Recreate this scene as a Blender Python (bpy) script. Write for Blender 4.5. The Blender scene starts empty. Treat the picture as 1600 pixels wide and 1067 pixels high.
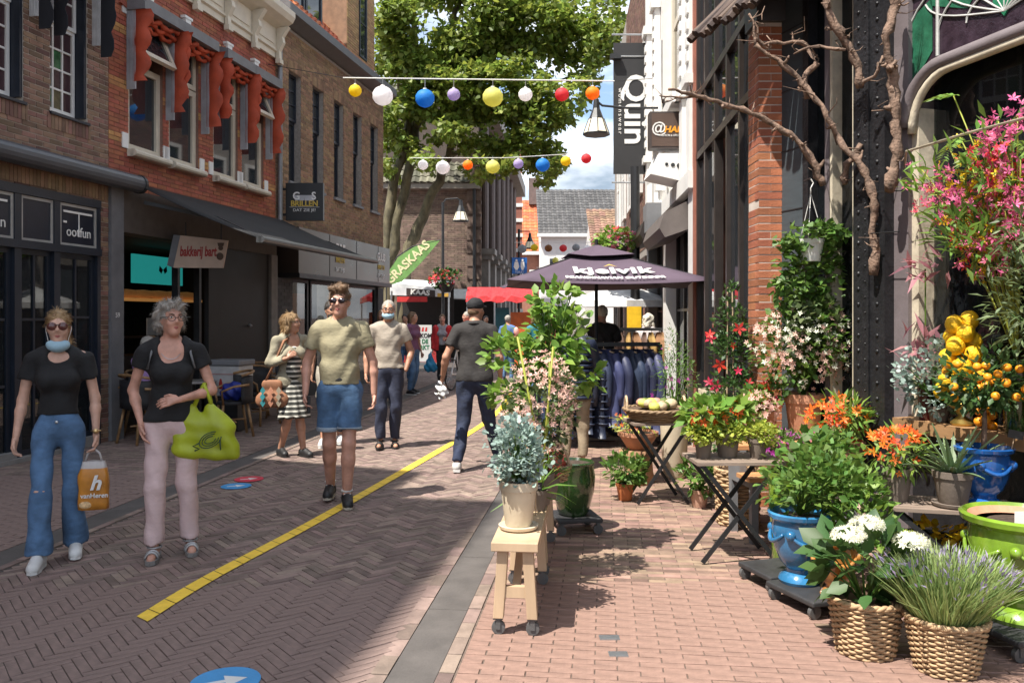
import bpy, math, random, numpy as np
from mathutils import Vector, Matrix
random.seed(7); RNG = np.random.default_rng(7)
scene = bpy.context.scene; COL = scene.collection
R = math.radians
# ---------- camera (pixel p of the 1600x1067 photo -> direction; f = 1300 px, eye 1.6 m, level, horizon at y = 495)
F, CX, HY, EYE = 1300.0, 800.0, 495.0, 1.6
cam = bpy.data.objects.new('camera', bpy.data.cameras.new('camera')); COL.objects.link(cam)
cam.location = (0, 0, EYE); cam.rotation_euler = (R(90), 0, 0)
cam.data.sensor_width = 36; cam.data.lens = 36*F/1600; cam.data.shift_y = -(533.5-HY)/1600
cam.data.clip_start = .05; cam.data.clip_end = 2000; scene.camera = cam
# ---------- sky and sun
SUN_EL = R(61); SH = Vector((.743, .669))          # shadows fall along SH on the ground
world = bpy.data.worlds.new('World'); scene.world = world; world.use_nodes = True
nt = world.node_tree; N = nt.nodes; L = nt.links; bg = N['Background']
sky = N.new('ShaderNodeTexSky'); sky.sky_type = 'NISHITA'; sky.sun_disc = False
sky.sun_elevation = SUN_EL; sky.sun_rotation = math.atan2(-SH.x, -SH.y); sky.dust_density = 1.5
tc = N.new('ShaderNodeTexCoord'); mp = N.new('ShaderNodeMapping'); mp.inputs['Scale'].default_value = (1, 1, 2.6); mp.inputs['Location'].default_value = (.35, .2, .37)
nz = N.new('ShaderNodeTexNoise'); nz.inputs['Scale'].default_value = 2.6; nz.inputs['Detail'].default_value = 8; nz.inputs['Roughness'].default_value = .55
cr = N.new('ShaderNodeValToRGB'); cr.color_ramp.elements[0].position = .40; cr.color_ramp.elements[1].position = .56
nz2 = N.new('ShaderNodeTexNoise'); nz2.inputs['Scale'].default_value = 4.5; nz2.inputs['Detail'].default_value = 6
cr2 = N.new('ShaderNodeValToRGB'); cr2.color_ramp.elements[0].color = (1.9, 2.4, 3.0, 1); cr2.color_ramp.elements[1].color = (11.5, 11.6, 11.8, 1)
cr2.color_ramp.elements[0].position = .40; cr2.color_ramp.elements[1].position = .68
mx = N.new('ShaderNodeMix'); mx.data_type = 'RGBA'
L.new(tc.outputs['Generated'], mp.inputs['Vector']); L.new(mp.outputs[0], nz.inputs['Vector']); L.new(mp.outputs[0], nz2.inputs['Vector'])
L.new(nz.outputs[0], cr.inputs[0]); L.new(nz2.outputs[0], cr2.inputs[0])
L.new(cr.outputs[0], mx.inputs[0]); L.new(sky.outputs[0], mx.inputs[6]); L.new(cr2.outputs[0], mx.inputs[7]); L.new(mx.outputs[2], bg.inputs[0])
bg.inputs[1].default_value = .13
sl = bpy.data.lights.new('sun', 'SUN'); sl.energy = 4.9; sl.angle = R(.55); sl.color = (1, .945, .86)
so = bpy.data.objects.new('sun', sl); COL.objects.link(so); so.location = (-20, -12, 30)
so.rotation_euler = Vector((SH.x*math.cos(SUN_EL), SH.y*math.cos(SUN_EL), -math.sin(SUN_EL))).to_track_quat('-Z', 'Y').to_euler()
scene.view_settings.view_transform = 'Standard'; scene.view_settings.look = 'None'; scene.view_settings.exposure = .92; scene.view_settings.gamma = 1
scene.render.engine = 'CYCLES'; scene.cycles.max_bounces = 6; scene.cycles.transparent_max_bounces = 8; scene.cycles.use_denoising = True
scene.cycles.caustics_reflective = False; scene.cycles.caustics_refractive = False
def P(x, y, Y): return Vector(((x-CX)/F*Y, Y, EYE+(HY-y)/F*Y))     # a pixel at depth Y
def G(x, y):                                                        # a pixel on the ground
    Y = EYE*F/(y-HY); return Vector(((x-CX)/F*Y, Y, 0))
# ---------- mesh helpers
class MB:
    def __init__(s): s.v = []; s.f = []; s.m = []; s.k = 0
    def add(s, vs, fs, M=None):
        n = len(s.v); s.v += [tuple(M @ Vector(p)) if M else tuple(p) for p in vs]
        s.f += [tuple(i+n for i in f) for f in fs]; s.m += [s.k]*len(fs); return s
    def box(s, x0, x1, y0, y1, z0, z1, M=None):
        return s.add([(x, y, z) for z in (z0, z1) for y in (y0, y1) for x in (x0, x1)],
                     [(0, 2, 3, 1), (4, 5, 7, 6), (0, 1, 5, 4), (2, 6, 7, 3), (0, 4, 6, 2), (1, 3, 7, 5)], M)
    def bar(s, a, b, w, h=None, up=(0, 0, 1)):                       # square bar from a to b
        a = Vector(a); b = Vector(b); d = (b-a).normalized(); u = Vector(up)
        if abs(d.dot(u)) > .98: u = Vector((0, 1, 0))
        x = d.cross(u).normalized(); z = x.cross(d); h = h or w
        q = [x*sx*w/2+z*sz*h/2 for sx, sz in ((-1, -1), (1, -1), (1, 1), (-1, 1))]
        return s.add([a+k for k in q]+[b+k for k in q], [(3, 2, 1, 0), (4, 5, 6, 7), (0, 1, 5, 4), (1, 2, 6, 5), (2, 3, 7, 6), (3, 0, 4, 7)])
    def tube(s, pts, r, n=8, cap=True):
        pts = [Vector(p) for p in pts]; k = len(pts); rs = r if isinstance(r, (list, tuple)) else [r]*k
        vs = []; ref = Vector((.13, .31, .94))
        for i, p in enumerate(pts):
            t = (pts[min(i+1, k-1)]-pts[max(i-1, 0)]).normalized()
            x = t.cross(ref)
            if x.length < .05: x = t.cross(Vector((1, 0, 0)))
            x.normalize(); y = t.cross(x); ref = -x.cross(t) if False else ref
            vs += [p+(x*math.cos(2*math.pi*j/n)+y*math.sin(2*math.pi*j/n))*rs[i] for j in range(n)]
        fs = [(i*n+j, i*n+(j+1) % n, (i+1)*n+(j+1) % n, (i+1)*n+j) for i in range(k-1) for j in range(n)]
        if cap: fs += [tuple(range(n))[::-1], tuple(range((k-1)*n, k*n))]
        return s.add(vs, fs)
    def lathe(s, prof, n=28, c=(0, 0, 0), M=None, wob=0, seed=0):
        c = Vector(c); vs = []; rr = random.Random(seed)
        for (r, z) in prof:
            for j in range(n):
                a = 2*math.pi*j/n; q = r*(1+wob*math.sin(a*2+seed)+wob*.5*math.sin(a*3+z*9))
                vs.append((c.x+q*math.cos(a), c.y+q*math.sin(a), c.z+z))
        k = len(prof)
        return s.add(vs, [(i*n+j, i*n+(j+1) % n, (i+1)*n+(j+1) % n, (i+1)*n+j) for i in range(k-1) for j in range(n)]+[tuple(range(n))[::-1], tuple(range((k-1)*n, k*n))], M)
    def prism(s, poly, y0, y1, M=None):                              # polygon in x,z pushed along y
        n = len(poly)
        return s.add([(x, y0, z) for x, z in poly]+[(x, y1, z) for x, z in poly],
                     [tuple(range(n)), tuple(range(n, 2*n))[::-1]]+[((i+1) % n, i, n+i, n+(i+1) % n) for i in range(n)], M)
    def ball(s, c, r, n=12, sq=(1, 1, 1)):
        prof = [(max(1e-4, math.sin(math.pi*i/(n//2+2))), -math.cos(math.pi*i/(n//2+2))) for i in range(n//2+3)]
        return s.lathe(prof, n, M=Matrix.Translation(Vector(c)) @ Matrix.Diagonal((r*sq[0], r*sq[1], r*sq[2], 1)))
    def build(s, name, mats, parent=None, smooth=False, loc=None, rz=None, bevel=0):
        me = bpy.data.meshes.new(name); me.from_pydata(s.v, [], s.f)
        return fin(name, me, mats, parent, smooth, loc, rz, s.m if isinstance(mats, (list, tuple)) else None, bevel)
def fin(name, me, mats, parent=None, smooth=False, loc=None, rz=None, mi=None, bevel=0):
    for m in (mats if isinstance(mats, (list, tuple)) else [mats]): me.materials.append(m)
    if mi: me.polygons.foreach_set('material_index', mi)
    if smooth: me.polygons.foreach_set('use_smooth', [True]*len(me.polygons))
    if smooth == 'auto':
        me.set_sharp_from_angle(angle=R(38))
    me.update()
    o = bpy.data.objects.new(name, me); COL.objects.link(o); o.parent = parent
    if loc is not None: o.location = loc
    if rz is not None: o.rotation_euler.z = rz
    if bevel:
        b = o.modifiers.new('bevel', 'BEVEL'); b.width = bevel; b.segments = 2; b.limit_method = 'ANGLE'
    return o
def np_mesh(name, V, Fc, mat, parent=None, smooth=False, loc=None, mi=None):  # V (n,3), Fc (m,k)
    me = bpy.data.meshes.new(name); V = np.ascontiguousarray(V, np.float32); Fc = np.ascontiguousarray(Fc, np.int32); m, k = Fc.shape
    me.vertices.add(len(V)); me.vertices.foreach_set('co', V.ravel()); me.loops.add(m*k); me.loops.foreach_set('vertex_index', Fc.ravel())
    me.polygons.add(m); me.polygons.foreach_set('loop_start', np.arange(0, m*k, k, dtype=np.int32)); me.update(calc_edges=True)
    return fin(name, me, mat, parent, smooth, loc, None, list(mi) if mi is not None else None)
def tag(o, label=None, cat=None, group=None, kind=None):
    if label: o['label'] = label
    if cat: o['category'] = cat
    if group: o['group'] = group
    if kind: o['kind'] = kind
    return o
def thing(name, label, cat, loc=(0, 0, 0), rz=0, group=None):
    o = bpy.data.objects.new(name, None); COL.objects.link(o); o.location = loc; o.rotation_euler.z = rz; o.empty_display_size = .1
    return tag(o, label, cat, group)
def copy_tree(o, parent=None):
    c = o.copy(); COL.objects.link(c); c.parent = parent
    for ch in [x for x in o.children]: copy_tree(ch, c)
    return c
def text(s, size, mat, parent, M, name='lettering', ext=.004, bold=0, sx=1, sp=1, align='CENTER', shear=0):
    cu = bpy.data.curves.new('t', 'FONT'); cu.body = s; cu.size = size; cu.extrude = ext; cu.offset = bold; cu.space_character = sp; cu.shear = shear
    cu.align_x = align; cu.align_y = 'CENTER'; cu.resolution_u = 3
    t = bpy.data.objects.new('t', cu); COL.objects.link(t); bpy.context.view_layer.update()
    me = bpy.data.meshes.new_from_object(t.evaluated_get(bpy.context.evaluated_depsgraph_get())); bpy.data.objects.remove(t); bpy.data.curves.remove(cu)
    me.transform(M @ Matrix.Diagonal((sx, 1, 1, 1))); me.materials.clear()
    return fin(name, me, mat, parent)
FRONT = Matrix.Rotation(R(90), 4, 'X')                              # text upright in the x,z plane, read from -y
def T(x, y, z): return Matrix.Translation((x, y, z))
def RZ(a): return Matrix.Rotation(a, 4, 'Z')
# ---------- materials
MATS = {}
def mat(name, col, rough=.7, metal=0, var=.18, vs=6, bump=.15, bs=60, island=0, spec=.5, coat=0, stretch=None, col2=None, emit=0, trans=0, alpha=1):
    if name in MATS: return MATS[name]
    m = bpy.data.materials.new(name); m.use_nodes = True; nt = m.node_tree; N = nt.nodes; Lk = nt.links; b = N['Principled BSDF']; MATS[name] = m
    b.inputs['Roughness'].default_value = rough; b.inputs['Metallic'].default_value = metal; b.inputs['Specular IOR Level'].default_value = spec
    b.inputs['Coat Weight'].default_value = coat; b.inputs['Coat Roughness'].default_value = .12
    if trans: b.inputs['Transmission Weight'].default_value = trans
    if alpha < 1: b.inputs['Alpha'].default_value = alpha
    if emit: b.inputs['Emission Color'].default_value = (*col, 1); b.inputs['Emission Strength'].default_value = emit
    tc = N.new('ShaderNodeTexCoord'); mp = N.new('ShaderNodeMapping'); Lk.new(tc.outputs['Object'], mp.inputs[0])
    if stretch: mp.inputs['Scale'].default_value = stretch
    nz = N.new('ShaderNodeTexNoise'); nz.inputs['Scale'].default_value = vs; nz.inputs['Detail'].default_value = 5; nz.inputs['Roughness'].default_value = .6; Lk.new(mp.outputs[0], nz.inputs[0])
    ra = N.new('ShaderNodeValToRGB'); e = ra.color_ramp.elements; c2 = col2 or col
    e[0].position = .3; e[1].position = .7
    e[0].color = (*[c*(1-var) for c in col], 1); e[1].color = (*[min(1, c*(1+var)) for c in c2], 1); Lk.new(nz.outputs[0], ra.inputs[0]); out = ra.outputs[0]
    if island:
        ge = N.new('ShaderNodeNewGeometry'); hs = N.new('ShaderNodeHueSaturation'); mr = N.new('ShaderNodeMapRange'); mr.inputs[3].default_value = 1-island; mr.inputs[4].default_value = 1+island
        Lk.new(ge.outputs['Random Per Island'], mr.inputs[0]); Lk.new(mr.outputs[0], hs.inputs['Value'])
        ml = N.new('ShaderNodeMath'); ml.operation = 'MULTIPLY'; ml.inputs[1].default_value = 7.31; fr = N.new('ShaderNodeMath'); fr.operation = 'FRACT'
        mh = N.new('ShaderNodeMapRange'); mh.inputs[3].default_value = .5-island*.06; mh.inputs[4].default_value = .5+island*.06
        Lk.new(ge.outputs['Random Per Island'], ml.inputs[0]); Lk.new(ml.outputs[0], fr.inputs[0]); Lk.new(fr.outputs[0], mh.inputs[0]); Lk.new(mh.outputs[0], hs.inputs['Hue'])
        Lk.new(out, hs.inputs['Color']); out = hs.outputs[0]
    Lk.new(out, b.inputs['Base Color'])
    if bump:
        n2 = N.new('ShaderNodeTexNoise'); n2.inputs['Scale'].default_value = bs; n2.inputs['Detail'].default_value = 4; Lk.new(mp.outputs[0], n2.inputs[0])
        bp = N.new('ShaderNodeBump'); bp.inputs['Strength'].default_value = bump; bp.inputs['Distance'].default_value = .01; Lk.new(n2.outputs[0], bp.inputs['Height']); Lk.new(bp.outputs[0], b.inputs['Normal'])
        rr = N.new('ShaderNodeMapRange'); rr.inputs[3].default_value = max(.02, rough-.1); rr.inputs[4].default_value = min(1, rough+.1); Lk.new(nz.outputs[0], rr.inputs[0]); Lk.new(rr.outputs[0], b.inputs['Roughness'])
    return m
def leafmat(name, col, island=.35, trans=.35, rough=.5, hue=1.0):
    if name in MATS: return MATS[name]
    m = mat(name, col, rough, var=.12, vs=3, bump=0, island=island); nt = m.node_tree; N = nt.nodes; b = N['Principled BSDF']
    src = b.inputs['Base Color'].links[0].from_socket
    tr = N.new('ShaderNodeBsdfTranslucent'); br = N.new('ShaderNodeHueSaturation'); br.inputs['Value'].default_value = 1.5; br.inputs['Hue'].default_value = .488
    mixs = N.new('ShaderNodeMixShader'); mixs.inputs[0].default_value = trans
    nt.links.new(src, br.inputs['Color']); nt.links.new(br.outputs[0], tr.inputs[0]); nt.links.new(b.outputs[0], mixs.inputs[1]); nt.links.new(tr.outputs[0], mixs.inputs[2])
    nt.links.new(mixs.outputs[0], N['Material Output'].inputs[0]); return m
def glassmat(name, tint=(.02, .025, .03), rough=.03, alpha=.0):      # shop glass: dark, mirrors the street, lets a little through
    if name in MATS: return MATS[name]
    m = bpy.data.materials.new(name); m.use_nodes = True; MATS[name] = m; N = m.node_tree.nodes; Lk = m.node_tree.links; b = N['Principled BSDF']
    b.inputs['Base Color'].default_value = (*tint, 1); b.inputs['Roughness'].default_value = rough; b.inputs['Specular IOR Level'].default_value = .9
    if alpha:
        t = N.new('ShaderNodeBsdfTransparent'); t.inputs[0].default_value = (.85, .9, .9, 1); mi = N.new('ShaderNodeMixShader'); mi.inputs[0].default_value = alpha
        Lk.new(b.outputs[0], mi.inputs[1]); Lk.new(t.outputs[0], mi.inputs[2]); Lk.new(mi.outputs[0], N['Material Output'].inputs[0])
    return m
BLACK = mat('black_metal', (.018, .019, .021), .45, var=.2, bump=.1)
WHITE = mat('white_paint', (.75, .74, .71), .5, var=.06, bump=.08)
CREAM = mat('cream_paint', (.60, .54, .43), .5, var=.08, bump=.08)
GREYP = mat('grey_paint', (.17, .175, .185), .6, var=.12)
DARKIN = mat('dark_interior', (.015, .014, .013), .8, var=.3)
GLASS = glassmat('window_glass')
SHOPG = glassmat('shop_glass', (.015, .017, .02), .02, .45)
STEEL = mat('steel', (.45, .46, .47), .35, .9, var=.1)
WOOD = mat('pale_wood', (.50, .36, .23), .6, var=.22, vs=5, stretch=(1, 1, .12), bump=.2, bs=30)
# ---------- leaves and plants
def tmpl(kind):
    if kind == 'oval': V = [(0, 0, 0), (.3, .5, .06), (0, 1, -.05), (-.3, .5, .06), (0, .5, -.03)]; Fq = [(0, 1, 2, 4), (0, 4, 2, 3)]
    elif kind == 'lance': V = [(0, 0, 0), (.11, .45, .03), (0, 1, -.12), (-.11, .45, .03), (0, .5, 0)]; Fq = [(0, 1, 2, 4), (0, 4, 2, 3)]
    elif kind == 'blade': V = [(-.035, 0, 0), (.035, 0, 0), (.03, .55, .06), (-.03, .55, .06), (.004, 1, -.06), (-.004, 1, -.06)]; Fq = [(0, 1, 2, 3), (3, 2, 4, 5)]
    elif kind == 'needle': V = [(-.011, 0, 0), (.011, 0, 0), (.01, .55, .05), (-.01, .55, .05), (.003, 1, -.04), (-.003, 1, -.04)]; Fq = [(0, 1, 2, 3), (3, 2, 4, 5)]
    elif kind == 'round': V = [(0, 0, 0), (.42, .3, .05), (.36, .8, .02), (0, 1, -.04), (-.36, .8, .02), (-.42, .3, .05)]; Fq = [(0, 1, 2, 3), (0, 3, 4, 5)]
    elif kind == 'lobed': V = [(0, 0, 0), (.5, .12, .03), (.4, .45, 0), (.5, .72, .05), (0, 1, -.06), (-.5, .72, .05), (-.4, .45, 0), (-.5, .12, .03)]; Fq = [(0, 1, 2, 4), (0, 4, 6, 7)]
    elif kind == 'broad': V = [(0, 0, 0), (.27, .2, .05), (.33, .55, .04), (0, 1, -.12), (-.33, .55, .04), (-.27, .2, .05), (0, .35, -.03), (0, .7, -.05)]; Fq = [(0, 1, 2, 6), (6, 2, 3, 7), (0, 6, 4, 5), (6, 7, 3, 4)]
    elif kind == 'flower':                                            # five petals, facing +y
        V = [(0, 0, 0)]; Fq = []
        for i in range(5):
            a = i*2*math.pi/5
            for da, r, y in ((-.42, .55, .12), (0, 1, .22), (.42, .55, .12)): V.append((r*math.sin(a+da)*.5, y, r*math.cos(a+da)*.5))
            Fq.append((0, 1+3*i, 2+3*i, 3+3*i))
    return np.array(V, np.float32), np.array(Fq, np.int32)
def leaves(name, pos, axis, size, kind, mat, parent, jitter=.5, upn=(0, 0, 1)):
    V, Fq = tmpl(kind); n = len(pos); pos = np.asarray(pos, np.float32); a = np.asarray(axis, np.float32)+RNG.normal(0, jitter, (n, 3))
    a /= np.linalg.norm(a, axis=1, keepdims=True)+1e-6
    z = np.asarray(upn, np.float32)+RNG.normal(0, .45, (n, 3)); x = np.cross(a, z); x /= np.linalg.norm(x, axis=1, keepdims=True)+1e-6; z = np.cross(x, a)
    s = np.broadcast_to(np.asarray(size, np.float32), (n,))*RNG.uniform(.65, 1.25, n); s = s[:, None, None]
    W = pos[:, None, :]+s*(V[None, :, 0:1]*x[:, None]+V[None, :, 1:2]*a[:, None]+V[None, :, 2:3]*z[:, None])
    Fa = (Fq[None]+(np.arange(n)*len(V))[:, None, None]).reshape(-1, 4)
    return np_mesh(name, W.reshape(-1, 3), Fa, mat, parent)
def cloud(c, rad, n, clumps=14, spread=.33, shell=.55, zmin=None):     # leaf positions in clumps through an ellipsoid -> pos, outward axis
    c = np.array(c, float); rad = np.array(rad, float); d = RNG.normal(size=(clumps, 3)); d /= np.linalg.norm(d, axis=1, keepdims=True)
    cc = d*RNG.uniform(shell, 1, (clumps, 1))**.6*.85; k = RNG.integers(0, clumps, n)
    q = cc[k]+RNG.normal(0, spread, (n, 3)); l = np.linalg.norm(q, axis=1, keepdims=True); q = np.where(l > 1.12, q/l*1.12*RNG.uniform(.8, 1, (n, 1)), q)
    p = c+q*rad
    if zmin is not None: p[:, 2] = np.maximum(p[:, 2], zmin+RNG.uniform(0, .03, n))
    return p, q/(np.linalg.norm(q, axis=1, keepdims=True)+1e-6), c+cc*rad
# ================= GROUND =================
TH = -math.atan(.1115); MS = RZ(TH)                                  # street frame: a across, b along
def ab(x, y): v = MS.inverted() @ Vector((x, y, 0)); return v.x, v.y
m_ground = mat('far_paving', (.17, .125, .11), .85, var=.3, vs=3, bump=.4, bs=9)
ground = tag(MB().add([(-400, -60, -.03), (400, -60, -.03), (400, 900, -.03), (-400, 900, -.03)], [(0, 1, 2, 3)]).build('ground', m_ground), kind='structure')
m_sand = mat('joint_sand', (.075, .062, .054), .95, var=.4, vs=30, bump=.3)
m_brA = mat('street_brick', (.205, .148, .124), .8, var=.25, vs=9, bump=.35, bs=90, island=.30)
m_brB = mat('pavement_brick', (.235, .153, .114), .8, var=.25, vs=9, bump=.35, bs=90, island=.36)
m_gut = mat('gutter_concrete', (.092, .082, .076), .8, var=.2, vs=5, bump=.3)
def paver_set(owner, cells, m, name, h=.05, near=300):
    """cells: (a, b, angle, length, width) in the street frame -> the 300 largest in view as bricks, the rest joined"""
    seen = []; rest = []
    for c in cells:
        w = MS @ Vector((c[0], c[1], 0)); Y = w.y
        px = CX+F*w.x/Y if Y > .5 else -999; py = HY+F*EYE/Y if Y > .5 else 9999
        (seen if -30 < px < 1630 and py < 1085 and not hid(px, py) else rest).append((Y, c))
    seen.sort(key=lambda q: q[0]); rest += seen[near:]; seen = seen[:near]
    def shape(l, w, s): 
        r = random.Random(s); e = .0018; z = [r.uniform(-.0022, .0018) for _ in range(4)]
        return [(-l/2, -w/2, -h), (l/2, -w/2, -h), (l/2, w/2, -h), (-l/2, w/2, -h), (-l/2, -w/2, -e), (l/2, -w/2, -e), (l/2, w/2, -e), (-l/2, w/2, -e),
                (-l/2+e, -w/2+e, z[0]), (l/2-e, -w/2+e, z[1]), (l/2-e, w/2-e, z[2]), (-l/2+e, w/2-e, z[3])]
    fs = [(0, 1, 5, 4), (1, 2, 6, 5), (2, 3, 7, 6), (3, 0, 4, 7), (4, 5, 9, 8), (5, 6, 10, 9), (6, 7, 11, 10), (7, 4, 8, 11), (8, 9, 10, 11)]
    cache = {}
    for i, (_, c) in enumerate(seen):
        k = (round(c[3], 3), round(c[4], 3), i % 6)
        if k not in cache:
            me = bpy.data.meshes.new('brick'); me.from_pydata(shape(c[3], c[4], i), [], fs); me.materials.append(m); cache[k] = me
        o = bpy.data.objects.new('brick', cache[k]); COL.objects.link(o); o.parent = owner
        o.matrix_local = MS @ T(c[0], c[1], random.uniform(-.002, .001)) @ RZ(c[2]+random.gauss(0, .008))
    mb = MB()
    for i, (_, c) in enumerate(rest):
        mb.add(shape(c[3], c[4], i), fs if _ < 9 else fs[4:], MS @ T(c[0], c[1], random.uniform(-.002, .001)) @ RZ(c[2]+random.gauss(0, .008)))
    tag(mb.build(name, m, owner), kind='stuff')
def hid(px, py): return px > 1290 and py > 780 and py < 1010
def sheet(a0, a1, b0, b1, z): return MB().add([MS @ Vector(p) for p in ((a0, b0, z), (a1, b0, z), (a1, b1, z), (a0, b1, z))], [(0, 1, 2, 3)])
street = tag(sheet(-4.1, -.67, 1.5, 32, -.0065).build('street', m_sand), kind='structure')
bw, bl = .051, .204; cells = []
n1 = 0; ca, sa = math.cos(R(45)), math.sin(R(45))
for i in range(-560, 560):
    for j in range(-60, 60):
        for kind in (0, 1):
            x0 = i*bw+j*2*bl; y0 = i*bw
            if kind == 0: cx, cy, an = x0+bl/2, y0+bw/2, 0
            else: cx, cy, an = x0+bl+bw/2, y0+bw-bl/2, R(90)
            a, b = cx*ca-cy*sa, cx*sa+cy*ca+14
            if -3.80 < a < -1.08 and 2.6 < b < 31: cells.append((a, b, an+R(45), bl-.0045, bw-.0045))
paver_set(street, cells, m_brA, 'brickwork')
edge = []                                                            # header rows each side of the gutters
b = 2.5
while b < 31:
    edge += [(-1.005, b, 0, .078, .2), (-.708, b+.05, 0, .07, .2), (-3.83, b, 0, .06, .2)]; b += .207
mbx = MB()
for (a, b, an, l, w) in edge: mbx.box(a-l/2, a+l/2, b-w/2, b+w/2, -.05, random.uniform(-.002, .002), MS)
tag(mbx.build('edge_bricks', m_brA, street), kind='stuff')
for nm, a0, a1 in (('gutter', -.962, -.748), ('gutter', -4.1, -3.865)):
    g = MB(); b = 2.5
    while b < 31: g.box(a0, a1, b, b+.995, -.05, -.004, MS); b += 1.0
    tag(g.build(nm, m_gut), kind='structure')
m_sand2 = mat('pale_joint_sand', (.13, .095, .075), .95, var=.3, vs=30, bump=.3)
pave = tag(sheet(-.67, 3.6, 1.5, 31, -.0065).build('pavement', m_sand2), kind='structure')
cells = []; r = 0; b = 2.6
while b < 30:
    a = -.66
    if r % 2: cells.append((a+.047, b, 0, .094, .049)); a += .103
    amax = 3.0 if b < 9 else 2.0
    while a < amax: cells.append((a+.1, b, 0, .2, .049)); a += .206
    b += .0535; r += 1
paver_set(pave, cells, m_brB, 'brickwork')
pave2 = tag(sheet(-7.4, -4.1, 1.5, 31, -.0065).build('pavement_by_shops', m_sand), kind='structure')
cells = []; r = 0; b = 4.5
while b < 24:
    a = -4.11
    if r % 2: cells.append((a-.047, b, 0, .094, .049)); a -= .103
    while a > -6.6: cells.append((a-.1, b, 0, .2, .049)); a -= .206
    b += .0535; r += 1
paver_set(pave2, cells, m_brA, 'brickwork')
# yellow tape line
m_yel = mat('yellow_tape', (.9, .6, .06), .6, var=.12, vs=14, bump=.2)
yl = thing('floor_line', 'long curving yellow tape line stuck along the street bricks', 'floor line', tuple(G(480, 822)))
o0 = yl.location.copy()
pts = [G(x, y) for x, y in ((222, 968), (330, 902), (480, 822), (600, 754), (680, 708), (730, 679), (765, 655), (790, 630), (800, 612))]
dense = []
for i in range(len(pts)-1):
    p0, p1, p2, p3 = pts[max(i-1, 0)], pts[i], pts[i+1], pts[min(i+2, len(pts)-1)]
    for k in range(24):
        t = k/24; dense.append(.5*((2*p1)+(p2-p0)*t+(2*p0-5*p1+4*p2-p3)*t*t+(3*p1-p0-3*p2+p3)*t**3))
acc = 0; tp = MB(); cut = .1; last = dense[0]
for i in range(1, len(dense)):
    d = dense[i]-dense[i-1]
    if d.length < 1e-5: continue
    n = Vector((-d.y, d.x, 0)).normalized()*.05; t = d.normalized()
    s0, s1 = dense[i-1], dense[i]
    acc += d.length
    if acc > cut: s1 = s1-t*.008; acc = 0; cut = random.uniform(.07, .2)
    sk = t*.03
    tp.add([s0-n-sk, s1-n-sk, s1+n+sk, s0+n+sk], [(0, 1, 2, 3)])
for k, v in enumerate(tp.v): tp.v[k] = (v[0]-o0.x, v[1]-o0.y, .0065)
tp.build('tape', m_yel, yl)
def sticker(px, py, r, col, label, arrow=True):
    g = G(px, py); t = thing('floor_sticker', label, 'floor sticker', (g.x, g.y, 0), 0, None)
    MB().lathe([(r, 0), (r, .002)], 32, (0, 0, .005)).build('disc', mat('sticker_'+label.split()[1], col, .5, var=.1), t)
    a = MB(); Mx = T(0, 0, .0078) @ RZ(R(25)) @ Matrix.Scale(r, 4)
    a.add([(-.6, -.1, 0), (.0, -.1, 0), (.0, -.4, 0), (.62, 0, 0), (0, .4, 0), (0, .1, 0), (-.6, .1, 0)], [(0, 1, 5, 6), (2, 3, 4)], Mx); a.build('arrow', WHITE, t)
sticker(352, 1066, .15, (.06, .30, .62), 'round blue floor sticker with white arrow in the near foreground')
sticker(389, 749, .14, (.62, .05, .08), 'small red round floor sticker farther up the street')
sticker(369, 760, .14, (.06, .22, .6), 'small blue round floor sticker beside the red one')
for px, py, w in ((952, 996, .05), (966, 1022, .045)):
    g = G(px, py); tag(MB().box(-w, w, -.03, .03, -.01, .004).build('metal_stud', STEEL, None, loc=(g.x, g.y, 0)), 'small worn metal plate set in the pavement bricks'+(' nearest the camera' if py > 1000 else ' farther from the camera'), 'metal plate')
# ================= LEFT ROW =================
LD = Vector((.182, .983, 0)).normalized(); LA = math.atan2(LD.y, LD.x); LP = Vector((-5.196, 10.72, 0))
m_mort = mat('mortar', (.30, .27, .24), .9, var=.2, vs=20)
m_bk1 = mat('brown_brick', (.20, .115, .08), .85, var=.25, vs=7, bump=.4, bs=80, island=.4)
m_bk2 = mat('red_brick', (.33, .10, .055), .8, var=.2, vs=7, bump=.3, bs=80, island=.2)
m_bk2y = mat('ochre_brick', (.48, .24, .09), .8, var=.2, vs=7, bump=.3, bs=80, island=.2)
m_bk3 = mat('tan_brick', (.25, .155, .088), .85, var=.25, vs=7, bump=.4, bs=80, island=.3)
m_mort1 = mat('pale_mortar', (.45, .39, .33), .9, var=.2, vs=20)
m_mort2 = mat('red_mortar', (.22, .13, .1), .9, var=.2, vs=20)
m_navy = mat('navy_paint', (.012, .017, .028), .4, var=.2)
def house(name, label, u0, back=6, line=(LP, LD, LA)):
    p = line[0]+line[1]*u0; return thing(name, label, 'building', (p.x, p.y, 0), line[2])
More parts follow.
